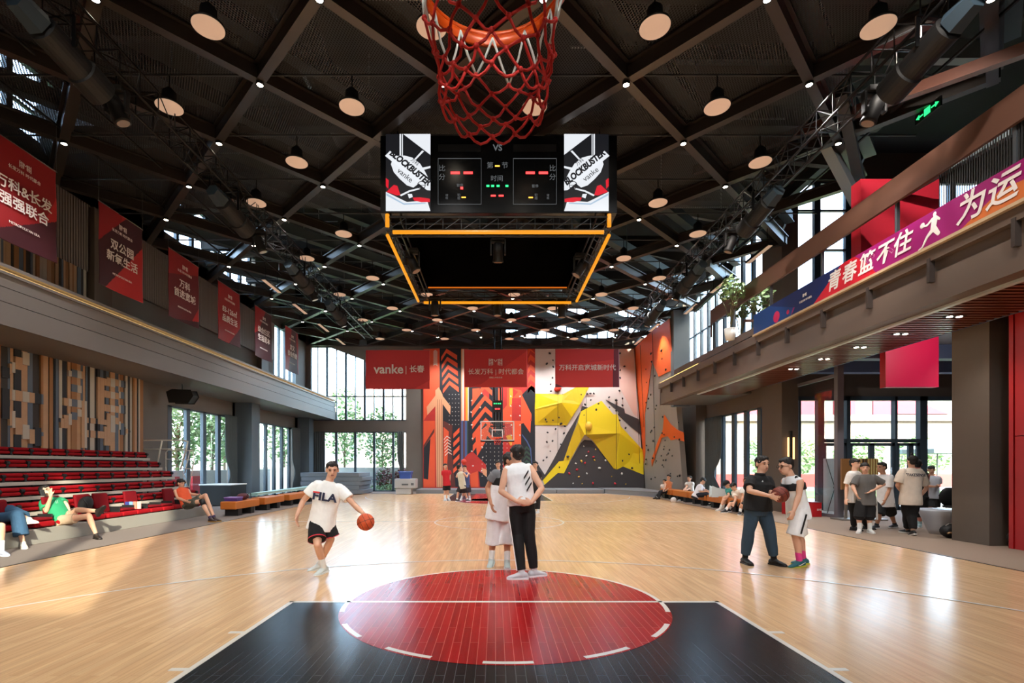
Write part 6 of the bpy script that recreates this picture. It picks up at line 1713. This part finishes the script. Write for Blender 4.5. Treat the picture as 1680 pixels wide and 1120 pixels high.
            P2 = [base+d*x*s+sd_*w_*s for (x, w_) in outl] + [base+d*x*s-sd_*w_*s for (x, w_) in reversed(outl)]
            e.prism(P2, up*0.024*s); so_ = e.build('sole', cm(sole, 0.5), sh)
            so_.location = V((0,0,0))
            so_.data.transform(Matrix.Translation(V((0,0,0))))
    info = dict(root=root, H=H, N=N, P=P, r=r, u=u, f=f2, s=s, SR=SR, SL=SL, j=j, hf=hf, hr=hr, hu=hu, fd=fd)
    return info
def on_chest(I, txt, up_, size, col, back=False, off=0.15, sx=1.0, bold=0.0, shift=0.0):
    s = I['s']; f = -I['f'] if back else I['f']; xd = -I['r'] if not back else I['r']
    c = I['N'] - I['u']*up_*s + f*off*s + xd*shift
    return text_obj(txt, size, cm(col, 0.7), I['root'], c, xd, I['u'], ext=0.002, sx=sx, bold=bold, name='shirt_print')
def chest_shape(I, pts, col, back=False, off=0.15, name='shirt_print', th=0.004):
    s = I['s']; f = -I['f'] if back else I['f']; xd = -I['r'] if not back else I['r']
    b = MB(); b.prism([I['N'] + xd*x + I['u']*z + f*off*s for (x, z) in pts], -f*th); b.build(name, cm(col, 0.7), I['root'])
M_ball = mat('ball_orange', (206,84,40), 0.55, bump=0.4, nscale=90)
def ball(c, r, label, m=None, seams=True):
    t = thing('basketball', c, label, 'ball')
    b = MB(); b.sph(c, r, 28, 18); b.build('skin', m or M_ball, t, smooth=True)
    if seams:
        b = MB(); c = V(c); R = r*1.002
        for (ax, off) in ((V((1,0.3,0.5)), 0), (V((-0.4,0.2,1)), 0), (V((1,0.3,0.5)), 0.55), (V((1,0.3,0.5)), -0.55)):
            ax = ax.normalized(); e1 = ax.orthogonal().normalized(); e2 = ax.cross(e1); q = math.sqrt(1-off*off)
            b.path([c+ax*off*R+e1*R*q*math.cos(2*PI*i/40)+e2*R*q*math.sin(2*PI*i/40) for i in range(40)], 0.0028*r/0.12, 5, closed=True)
        b.build('seam', M_black, t)
    return t
# 1 dribbler
Y1 = 7.25
I = person('person', 'person in white lettered T-shirt and black shorts dribbling a basketball', Y1, (545,772), (539,793), (528,858), (0.15,-1), (497,822,-0.05), (487,846,-0.25), (582,829,-0.05), (596,842,-0.25), (521,893,-0.22), (531,925,0.0), (543,884,0.05), (524,930,0.25),
  vox=0.009, top='F0F0EE', sleeve=0.62, hem=0.10, fit=1.12, bottom='131316', leg=0.78, legfit=1.15, shoe='C9D2D2', sole='E6ECEC', sock='E4E8E8', sockh=0.16, hface=(0.35,-1,-0.12), curl=0.45,
  feet={'R': (-0.35,-1,-0.1), 'L': (-0.8,-0.6,-0.15)}, s=0.97, dirs={'L': ((0.35,-0.15,-0.9),(0,0,-1),(-0.8,-0.5,0)), 'R': ((0.05,-0.1,-1),(1,0,0),(0,-1,0))})
r_ = I['r']
on_chest(I, 'FILA', 0.225, 0.155, '1C2340', off=0.165, sx=1.15, bold=0.006)
chest_shape(I, [(-0.165,-0.150),(-0.075,-0.150),(-0.075,-0.172),(-0.165,-0.172)], 'D83A3A', off=0.172)
ball(W(600,856,6.95), 0.12, 'orange basketball bouncing under the hand of the dribbling player')
for key in ('R', 'L'):     # red white trim at the hem of the shorts
    Hp = I['P'] + I['r']*(0.085 if key == 'R' else -0.085); K = I['j'][key+'K']; T = Hp.lerp(K, 0.74); T2 = Hp.lerp(K, 0.79); dd = (K-Hp).normalized(); a_ = (r_-dd*r_.dot(dd)).normalized(); c_ = dd.cross(a_)
    b = MB(); b.loft([(T, a_*0.126, c_*0.126), (T2, a_*0.129, c_*0.129)], 20, cap=False); b.build('shorts_trim', cm('C83040'), I['root'], smooth=True)
# 2 centre, seen from behind
Y2 = 6.98
I = person('person', 'person from behind in white sleeveless top with three black stripes and black track pants', Y2, (848,746), (849,762), (856,824), (-0.25,1), (889,801,-0.10), (872,824,-0.22), (822,806,-0.10), (847,822,-0.24), (868,872), (876,924,0.02), (848,876), (856,932,-0.12),
  vox=0.009, top='EEF0F2', sleeve=0, hem=0.03, fit=1.08, bottom='0E0E10', leg=1.93, legfit=1.0, shoe='C2C6CC', sole='E4E6EA', sock='D0D0D0', sockh=0.08, s=1.02, hface=(-0.35,1,0), hairstyle='fringe',
  feet={'R': (0.7,0.3,0), 'L': (-1.0,-0.1,0)}, dirs={'R': ((-1,0,-0.1),(0,1,0),(0,0,1)), 'L': ((1,0,-0.1),(0,1,0),(0,0,1))})
for k in range(3):
    z = -0.17-0.085*k; x = 0.055+0.012*k
    chest_shape(I, [(x-0.035,z-0.035),(x-0.035,z-0.075+0.01),(x+0.045,z+0.035),(x+0.045,z+0.065)], '121214', back=True, off=0.152)
for sg in (-1,):
    Hp = I['P']-I['r']*0.20; b = MB()
    for o_ in (0.0, 0.035): b.bar(Hp+V((-0.01,-0.02-o_,-0.02)), I['j']['LA']+V((-0.068,-0.02-o_,0.04)), 0.012, 0.022)
    b.build('trouser_stripe', M_white, I['root'])
# 3 centre, facing
Y3 = 7.75
I = person('person', 'person in grey T-shirt under black and white vest with long white shorts', Y3, (838,757), (829,775), (820,836), (0.35,-1), (800,800,0.0), (806,826,-0.12), (870,800,0.1), (862,826,0.0), (810,873), (806,906,0.05), (833,874), (832,915,-0.1),
  vox=0.010, top='6E7074', sleeve=0.5, hem=0.02, fit=1.02, bottom='EDEFF1', leg=1.42, legfit=1.08, shoe='B9C8C8', sole='E0E6E6', sock='E6E9E9', sockh=0.13, s=1.05, hface=(0.9,-0.5,0), skin=M_skin2,
  feet={'R': (-0.2,-0.95,-0.3), 'L': (0,-1,0)}, curl=0.6)
e = MB(); N_, P_, u_, f_, r_ = I['N'], I['P'], I['u'], I['f'], I['r']
e.loft([(P_-u_*0.16, r_*0.22, f_*0.18), (P_+u_*0.05, r_*0.205, f_*0.16), (P_.lerp(N_, 0.62), r_*0.20, f_*0.152)], 22); rem(e, 0.012, 'vest_lower', cloth('F0F1F3'), I['root'], 2, 0.012, 7.0)
e = MB(); e.loft([(P_.lerp(N_, 0.60), r_*0.203, f_*0.155), (P_.lerp(N_, 0.80), r_*0.198, f_*0.145)], 22)
for sg in (1, -1): e.cap_(N_+r_*sg*0.10-u_*0.11+f_*0.12, N_+r_*sg*0.09-u_*0.01+f_*0.03, 0.022, 0.022); e.cap_(N_+r_*sg*0.09-u_*0.01+f_*0.03, N_+r_*sg*0.10-u_*0.12-f_*0.11, 0.022, 0.022)
rem(e, 0.012, 'vest_upper', cloth('141416'), I['root'], 2, 0.004, 7.0)
on_chest(I, '7', 0.16, 0.11, 'D8D8D8', off=0.17, bold=0.004)
# 4 man in black polo
Y4 = 7.85
I = person('person', 'person in black polo shirt, jeans and black boots handing over a basketball', Y4, (1251,762), (1246,783), (1243,832), (0.25,-1), (1229,805,-0.25), (1262,813,-0.52), (1262,806,-0.05), (1270,812,-0.32), (1229,870,0.02), (1222,908,0.1), (1262,868,-0.05), (1270,908,0.0),
  vox=0.009, top='141416', sleeve=0.72, hem=0.05, fit=1.14, bottom='2C4254', leg=1.86, legfit=1.0, shoe='141416', sole='101012', sock='141416', sockh=0.1, hface=(0.15,-1,-0.03), girth=1.12, glasses=False,
  feet={'R': (0.1,-1,0), 'L': (0.5,-0.9,0)}, curl={'R': (0.25, 0.8), 'L': (0.3, 0.5)}, dirs={'R': ((1,-0.1,-0.35),(0,0.3,1),(0.2,-0.2,1)), 'L': ((1,0.1,-0.1),(0,-1,0),(0,0,1))})
e = MB(); u_, N_, f_, r_ = I['u'], I['N'], I['f'], I['r']
e.loft([(N_-u_*0.01, r_*0.085, f_*0.078), (N_+u_*0.035, r_*0.075, f_*0.072)], 16); e.build('collar', cloth('141416'), I['root'], smooth=True)
chest_shape(I, [(-0.10,-0.10),(-0.085,-0.07),(-0.07,-0.10)], 'D8D8D8', off=0.158)
ball(W(1280,811,7.45), 0.12, 'brown basketball held between the two people on the right', mat('ball_brown', (120,48,34), 0.55, bump=0.4, nscale=90))
# 5 man in white kit, side view
Y5 = 7.75
I = person('person', 'person in white basketball kit with glasses, pink socks and teal shoes', Y5, (1289,765), (1300,784), (1309,836), (-1,-0.12), (1306,814,0.12), (1300,838,0.16), (1311,812,-0.20), (1302,838,-0.24), (1311,876,0.14), (1318,908,0.14), (1305,878,-0.08), (1312,915,-0.08),
  vox=0.009, top='EEF0F1', sleeve=0, hem=0.14, fit=1.04, bottom='EFF1F2', leg=1.0, legfit=1.12, shoe='1F6570', sole='B9B840', sock='E8408C', sockh=0.12, hface=(-1,-0.2,-0.15), glasses=True, s=1.02, girth=1.0, skin=M_skin,
  feet={'R': (-1,-0.1,0.0), 'L': (-1,-0.15,-0.12)}, curl=0.7)
e = MB(); N_, P_, u_, f_, r_ = I['N'], I['P'], I['u'], I['f'], I['r']
e.loft([(P_.lerp(N_, 0.60), r_*0.205, f_*0.155), (P_.lerp(N_, 0.80), r_*0.20, f_*0.15)], 22)
for sg in (1, -1): e.cap_(N_+r_*sg*0.115-u_*0.13+f_*0.10, N_+r_*sg*0.105-u_*0.005, 0.018, 0.018); e.cap_(N_+r_*sg*0.105-u_*0.005, N_+r_*sg*0.12-u_*0.12-f_*0.09, 0.018, 0.018)
rem(e, 0.011, 'chest_panel', cloth('18181A'), I['root'], 2, 0.003, 7.0)
A = I['j']['LA']; b = MB(); b.prism([A+V((-0.08,-0.052,-0.035)), A+V((-0.02,-0.052,-0.06)), A+V((0.06,-0.052,-0.005)), A+V((-0.02,-0.052,-0.045))], (0,0.01,0)); b.build('shoe_mark', M_white, I['root'])
b = MB(); b.bar(I['P']+V((-0.0,-0.215,-0.05)), I['j']['LK']+V((0.0,-0.14,0.04)), 0.012, 0.02); b.build('shorts_piping', M_black, I['root'])
# entry group
I = person('person', 'person in white T-shirt and long black trousers at the left of the lobby group', 12.0, (1403,761), (1401,775), (1401,816), (0.5,-1), (1389,799,0.0), (1388,818,-0.15), (1416,800,0.1), (1412,818,0.05), (1401,842), (1401,862,0.05), (1413,842,0.2), (1422,862,0.3),
  top='E6E2DE', sleeve=0.75, hem=0.12, fit=1.1, bottom='101012', leg=1.9, shoe='141416', sole='202022', sock='141416', hairstyle='fringe', hface=(0.4,-1,0))
I = person('person', 'person in dark grey T-shirt and black shorts with hands on hips', 11.6, (1419,768), (1420,780), (1421,820), (-0.3,-1), (1399,798,0.0), (1405,810,-0.12), (1450,794,-0.05), (1428,806,-0.14), (1410,846), (1410,864,0.0), (1427,846), (1427,866,0.0),
  top='5E5C5A', sleeve=0.85, hem=0.12, fit=1.12, bottom='141416', leg=1.05, legfit=1.2, shoe='D6D6D2', sole='E6E6E2', sock='E0E2E0', sockh=0.14, hairstyle='fringe', hface=(-0.6,-1,0.05), s=0.98, feet={'R': (-0.7,-0.7,0), 'L': (-0.2,-1,0)})
b = MB(); b.bar(I['P']-I['r']*0.17+I['f']*0.07, I['P']-I['r']*0.20+V((0,0,-0.45))+I['f']*0.04, 0.045, 0.012); b.build('shorts_stripe', cm('B8B8B4'), I['root'])
I = person('person', 'person in white T-shirt and black shorts standing in profile in the lobby', 12.3, (1446,767), (1450,780), (1453,823), (-1,-0.35), (1458,806,0.2), (1452,820,0.2), (1458,805,-0.15), (1452,820,-0.22), (1442,845), (1438,866,0.1), (1461,842,0.2), (1468,862,0.3),
  top='E8E6E6', sleeve=0.75, hem=0.12, fit=1.1, bottom='14161A', leg=0.95, legfit=1.15, shoe='22262E', sole='D8D8D8', sock='22262E', sockh=0.03, hface=(-1,-0.2,0), hairstyle='short', skin=M_skin2)
b = MB(); b.bar(I['P']-I['r']*0.20, I['j']['LK']-I['r']*0.13+V((0,0,0.05)), 0.012, 0.05); b.build('shorts_stripe', M_white, I['root'])
I = person('person', 'person from behind in loose cream T-shirt and black trousers in the lobby', 11.3, (1496,757), (1495,770), (1494,818), (0.1,1), (1520,800,0.05), (1512,812,0.25), (1472,796,0.05), (1480,808,0.25), (1496,845), (1498,872,-0.1), (1488,844,0.1), (1489,866,0.25),
  top='D8CABA', sleeve=0.8, hem=0.14, fit=1.25, bottom='121214', leg=1.85, legfit=1.15, shoe='1A1A1C', sole='D8D4CC', sock='A88870', hairstyle='bun', shw=1.12, feet={'R': (0.3,1,-0.3), 'L': (-0.2,1,0)})
on_chest(I, '"FAKESENSE"', 0.15, 0.085, '3C3A48', back=True, off=0.165, sx=0.9, bold=0.002)
I = person('person', 'person in black vest and long black shorts partly hidden behind the cream T-shirt', 12.6, (1505,762), (1508,776), (1508,815), (0.6,0.8), (1520,796,0.0), (1521,815,-0.1), (1500,796,0.1), (1498,812,0.2), (1509,842), (1509,860,0.0), (1494,842,0.2), (1486,860,0.3),
  top='1A1A1C', sleeve=0, hem=0.1, bottom='141416', leg=1.05, legfit=1.25, shoe='A8C8D0', sole='D8E0E4', sock='A8C8D0', sockh=0.08, skin=mat('skin_rose', (206,132,116), 0.55))
I = person('person', 'person in pale blue T-shirt and camouflage shorts at the back of the lobby', 14.3, (1528,771), (1529,782), (1529,812), (-0.6,-1), (1520,797,0.0), (1534,798,-0.2), (1540,795,0.0), (1538,797,-0.2), (1526,832), (1526,846,0.0), (1534,832), (1534,848,0.0),
  top='CFD6E4', sleeve=0.75, hem=0.1, bottom='34363A', leg=0.95, legfit=1.15, shoe='A8A8A8', s=0.96, hairstyle='fringe', curl=0.8)
# far court group
I = person('person', 'person in red T-shirt and black shorts standing far away by the mural', 22.6, (731,765), (732,772), (733,793), (0.4,-1), (728,783), (729,795), (738,783), (737,793), (730,806), (730,817), (735,806), (736,818),
  top='C8202C', sleeve=0.5, bottom='141416', leg=0.85, vox=0.02, shoe='D8D8D8', sockh=0.14)
I = person('person', 'person in cream jersey from behind defending at the far basket', 21.8, (753,767), (756,775), (759,797), (0.6,0.8), (766,782,-0.1), (768,777,0.2), (749,782), (752,776,0.5), (763,808), (767,820), (752,808), (750,820),
  top='D8D2BE', sleeve=0, bottom='241C20', leg=0.95, legfit=1.15, vox=0.02, shoe='4A4A50', sockh=0.05, hem=0.12)
I = person('person', 'person in blue jersey shooting a ball at the far basket', 22.6, (762,768), (764,776), (765,796), (-0.2,-1), (758,772,-0.3), (757,765,-0.2), (768,776), (763,768), (761,808), (757,819), (769,808), (771,819),
  top='4A5C8C', sleeve=0, bottom='3A3440', leg=0.95, legfit=1.15, vox=0.02, shoe='C8C8C8')
ball(W(761,757,22.5), 0.12, 'red ball raised above the far shooting player', mat('ball_red', (206,60,44), 0.5), seams=False)
I = person('person', 'person in pale pink top partly hidden behind the grey T-shirt at the centre', 16.5, (817,762), (818,772), (818,797), (0,-1), (811,785), (811,800), (825,785), (825,800), (815,815), (815,836), (822,815), (822,836),
  top='C8B4BE', sleeve=0.5, bottom='26262A', leg=0.9, vox=0.02, s=0.93)
I = person('person', 'person in dark clothes partly hidden right of the black striped top', 16.5, (878,763), (879,774), (880,798), (-0.4,-1), (873,786), (872,800), (886,786), (887,800), (877,817), (877,836), (883,817), (883,836),
  top='2A2A30', sleeve=0.6, bottom='1C1C20', leg=1.9, vox=0.02, s=0.95)
# seated on the left bleacher
YG = 10.75
I = person('person', 'person in green T-shirt and beige shorts lounging with phone and crossed legs', YG, (75,806), (84,820), (103,853,-0.1), (0.8,-0.35), (76,838,-0.25), (84,812,-0.3), (108,826,0.1), (114,838,0.1), (146,846,-0.15), (158,878,-0.1), (126,836,-0.05), (160,838,-0.2),
  vox=0.010, top='1F8A5C', sleeve=0.7, hem=0.04, bottom='B49A80', leg=0.55, legfit=1.0, shoe='26201C', sole='181412', sock=None, hface=(0.9,-0.2,0.3), glasses=True, hairstyle='short', fit=1.05, barefoot=False,
  feet={'R': (0.9,-0.5,-0.05), 'L': (0.6,-0.1,0.8)}, dirs={'R': ((-0.3,0.1,1),(0,1,0),(1,0,0))})
on_chest(I, '//', 0.2, 0.1, 'A8D8B8', off=0.14)
t = thing('mobile_phone', W(70,808,10.45), 'dark mobile phone held to the ear of the green T-shirt person', 'phone')
p = W(70,808,10.45); b = MB(); b.obox(p, V((0.02,0.035,0.0)), V((0.004,-0.002,0)), V((-0.02,0,0.065))); b.build('body', M_black, t, bevel=0.004)
YJ = 9.75
I = person('person', 'person in blue jeans and white slides cut off by the left edge', YJ, (-95,790), (-85,806), (-50,858), (0.9,-0.3), (-80,835,-0.2), (-50,845,-0.3), (-60,835,0.2), (-40,850,0.1), (28,845,-0.25), (38,886,-0.3), (15,836,0.0), (48,852,-0.15),
  vox=0.010, top='3A3A40', sleeve=0.6, bottom='2E506E', leg=1.72, legfit=1.05, shoe='D8D2C4', sole='E8E2D4', sock=None, feet={'R': (0.8,-0.6,0), 'L': (1,-0.2,0.1)})
I = person('person', 'person with bare legs, white socks and grey trainers at the left edge', 8.75, (-90,790), (-80,808), (-62,862), (0.9,-0.4), (-90,836,-0.1), (-60,850,-0.2), (-70,836,0.2), (-50,850,0.2), (2,862,-0.1), (2,902,-0.1), (-14,862,0.2), (-8,900,0.2),
  vox=0.011, top='6A7480', sleeve=0.6, bottom='22262C', leg=0.6, shoe='A9AEC2', sole='D8D8E4', sock='F0F0F0', sockh=0.16, feet={'R': (1,-0.35,0), 'L': (1,-0.2,0)})
I = person('person', 'person in orange basketball vest sitting at the end of the bleacher', 14.35, (297,793), (296,803), (308,826,-0.2), (0.8,-0.5), (292,817,-0.25), (306,822,-0.4), (312,810,0.1), (326,812,0.0), (331,822,-0.4), (346,843,-0.5), (337,812,-0.2), (352,842,-0.35),
  vox=0.013, top='E0552C', sleeve=0, hem=0.06, bottom='4A4A40', leg=0.7, shoe='3A2A26', sole='B88A3A', sock='3A2A4A', sockh=0.06, hface=(1,-0.3,-0.1), hairstyle='fringe', feet={'R': (1,-0.3,0), 'L': (1,-0.1,0)})
b = MB(); K = I['j']['RK']; A = I['j']['RA']; b.tube(K.lerp(A, -0.08), K.lerp(A, 0.22), 0.066, n=12); b.build('knee_pad', M_black, I['root'], smooth=True)
t = thing('backpack', (-9.4, 11.25, 0.46), 'black backpack leaning on the front seats beside the green T-shirt person', 'backpack')
b = MB(); b.ell((-9.38, 11.45, 0.66), V((0.14,0.05,0.05)), V((-0.05,0.15,0)), V((0,0.0,0.2))); b.build('body', mat('pack_black', (22,22,24), 0.7), t, smooth=True)
b = MB(); b.path([(-9.3,11.3,0.8),(-9.22,11.3,0.7),(-9.22,11.35,0.55)], 0.012); b.build('strap', M_black, t)
t = thing('picture_book', (-9.3, 13.0, 0.5), 'blue and orange picture booklet standing on a front row seat', 'booklet')
p0 = W(205,835,12.75); p1 = W(228,822,12.9)
b = MB()
for k, m in enumerate((mat('pg_navy', (50,60,130), 0.5), mat('pg_blue', (120,160,220), 0.5), mat('pg_peach', (230,130,110), 0.5), mat('pg_pink', (240,180,170), 0.5))):
    b = MB(); x0_ = p0.x+0.09*k; b.box(x0_, 12.75+0.02*k, 0.455, x0_+0.085, 12.77+0.02*k, 0.64); b.build('page', m, t)
# right bench people
I = person('person', 'person in orange vest and black trousers sitting at the far end of the right benches', 23.6, (1097,783), (1097,790), (1096,806), (-0.8,-0.6), (1091,798,-0.2), (1089,803,-0.3), (1100,799), (1093,804,-0.2), (1083,807,-0.2), (1081,822,-0.3), (1086,806), (1076,819),
  top='E08A5C', sleeve=0, bottom='1C1C22', leg=1.9, vox=0.02, shoe='141416', sole='141416')
I = person('person', 'person in white and orange top sitting nearest the climbing wall', 24.5, (1090,790), (1090,795), (1090,808), (-0.8,-0.6), (1086,800), (1085,804), (1093,800), (1090,804), (1083,809), (1083,820), (1085,808), (1084,820),
  top='E4DCD8', sleeve=0.6, bottom='30303A', leg=1.9, vox=0.02, s=0.9)
I = person('person', 'person in white T-shirt leaning back on the far right benches', 22.6, (1131,785), (1131,791), (1133,806), (-0.8,-0.5), (1127,798,-0.1), (1123,802,-0.2), (1136,799), (1128,803,-0.2), (1122,807,-0.2), (1117,817,-0.3), (1124,806), (1118,815),
  top='DADAD8', sleeve=0.6, bottom='202226', leg=0.9, vox=0.02, shoe='C8C8C8', glasses=False)
I = person('person', 'person in white T-shirt bending over a phone on the right benches', 19.6, (1153,789), (1150,796), (1141,813), (0.9,-0.4), (1149,806,-0.2), (1160,806,-0.3), (1156,803,0.1), (1162,805,-0.1), (1160,811,-0.25), (1165,826,-0.3), (1162,809), (1168,824),
  top='E2E0E6', sleeve=0.9, hem=0.06, bottom='1A1E2A', leg=1.9, vox=0.017, hface=(0.8,-0.3,-0.7), hairstyle='fringe', shoe='22222A')
I = person('person', 'person in black cap and teal top hunched on the right benches', 17.6, (1193,795), (1198,801), (1206,818), (-0.9,-0.3), (1196,812,-0.15), (1191,818,-0.3), (1203,811,0.1), (1194,816,0.1), (1188,816,-0.3), (1182,834,-0.3), (1191,814), (1186,832),
  top='3A9A94', sleeve=0.7, bottom='9C7C64', leg=0.6, vox=0.017, hat='1C1C1E', hface=(-0.8,-0.3,-0.5), shoe='D0CCC4', sock='D8D4CC')
I = person('person', 'person in cream T-shirt and camouflage shorts looking down on the right benches', 16.9, (1203,798), (1209,805), (1217,826), (-0.9,-0.3), (1207,818,-0.2), (1204,826,-0.3), (1217,816,0.1), (1206,824), (1198,826,-0.3), (1190,844,-0.35), (1203,826), (1196,842),
  top='DCD0C0', sleeve=0.7, bottom='30342E', leg=0.8, vox=0.017, hface=(-0.8,-0.3,-0.5), hairstyle='fringe', shoe='26262A')
I = person('person', 'person in white T-shirt sitting just behind the black polo person', 16.2, (1224,790), (1226,800), (1229,826), (-0.6,-0.8), (1219,814), (1216,824,-0.2), (1234,815), (1228,826,-0.1), (1216,830,-0.3), (1214,848,-0.3), (1224,830,-0.3), (1224,850,-0.3),
  top='E0E0DE', sleeve=0.6, bottom='24262A', leg=0.9, vox=0.017, shoe='26262A', skin=M_skin2)
b = MB(); p = W(1179,815,18.2); b.prism([(p.x-0.26,18.1,0.46),(p.x+0.16,18.1,0.46),(p.x+0.24,18.1,0.62),(p.x+0.16,18.1,0.68),(p.x-0.10,18.1,0.72),(p.x-0.24,18.1,0.78)], (0,0.22,0)); o = b.build('tote_bag', mat('tote_pale', (206,218,222), 0.7), bevel=0.04, loc=p); tag(o, 'pale blue soft bag standing on the right benches', 'bag')
ball(W(1105,820,21.5)+V((0,0,0.0)), 0.125, 'white patterned ball on the floor before the right benches', mat('ball_white', (216,206,200), 0.5, noise_amt=0.3, nscale=20), seams=False).location.z += 0.0
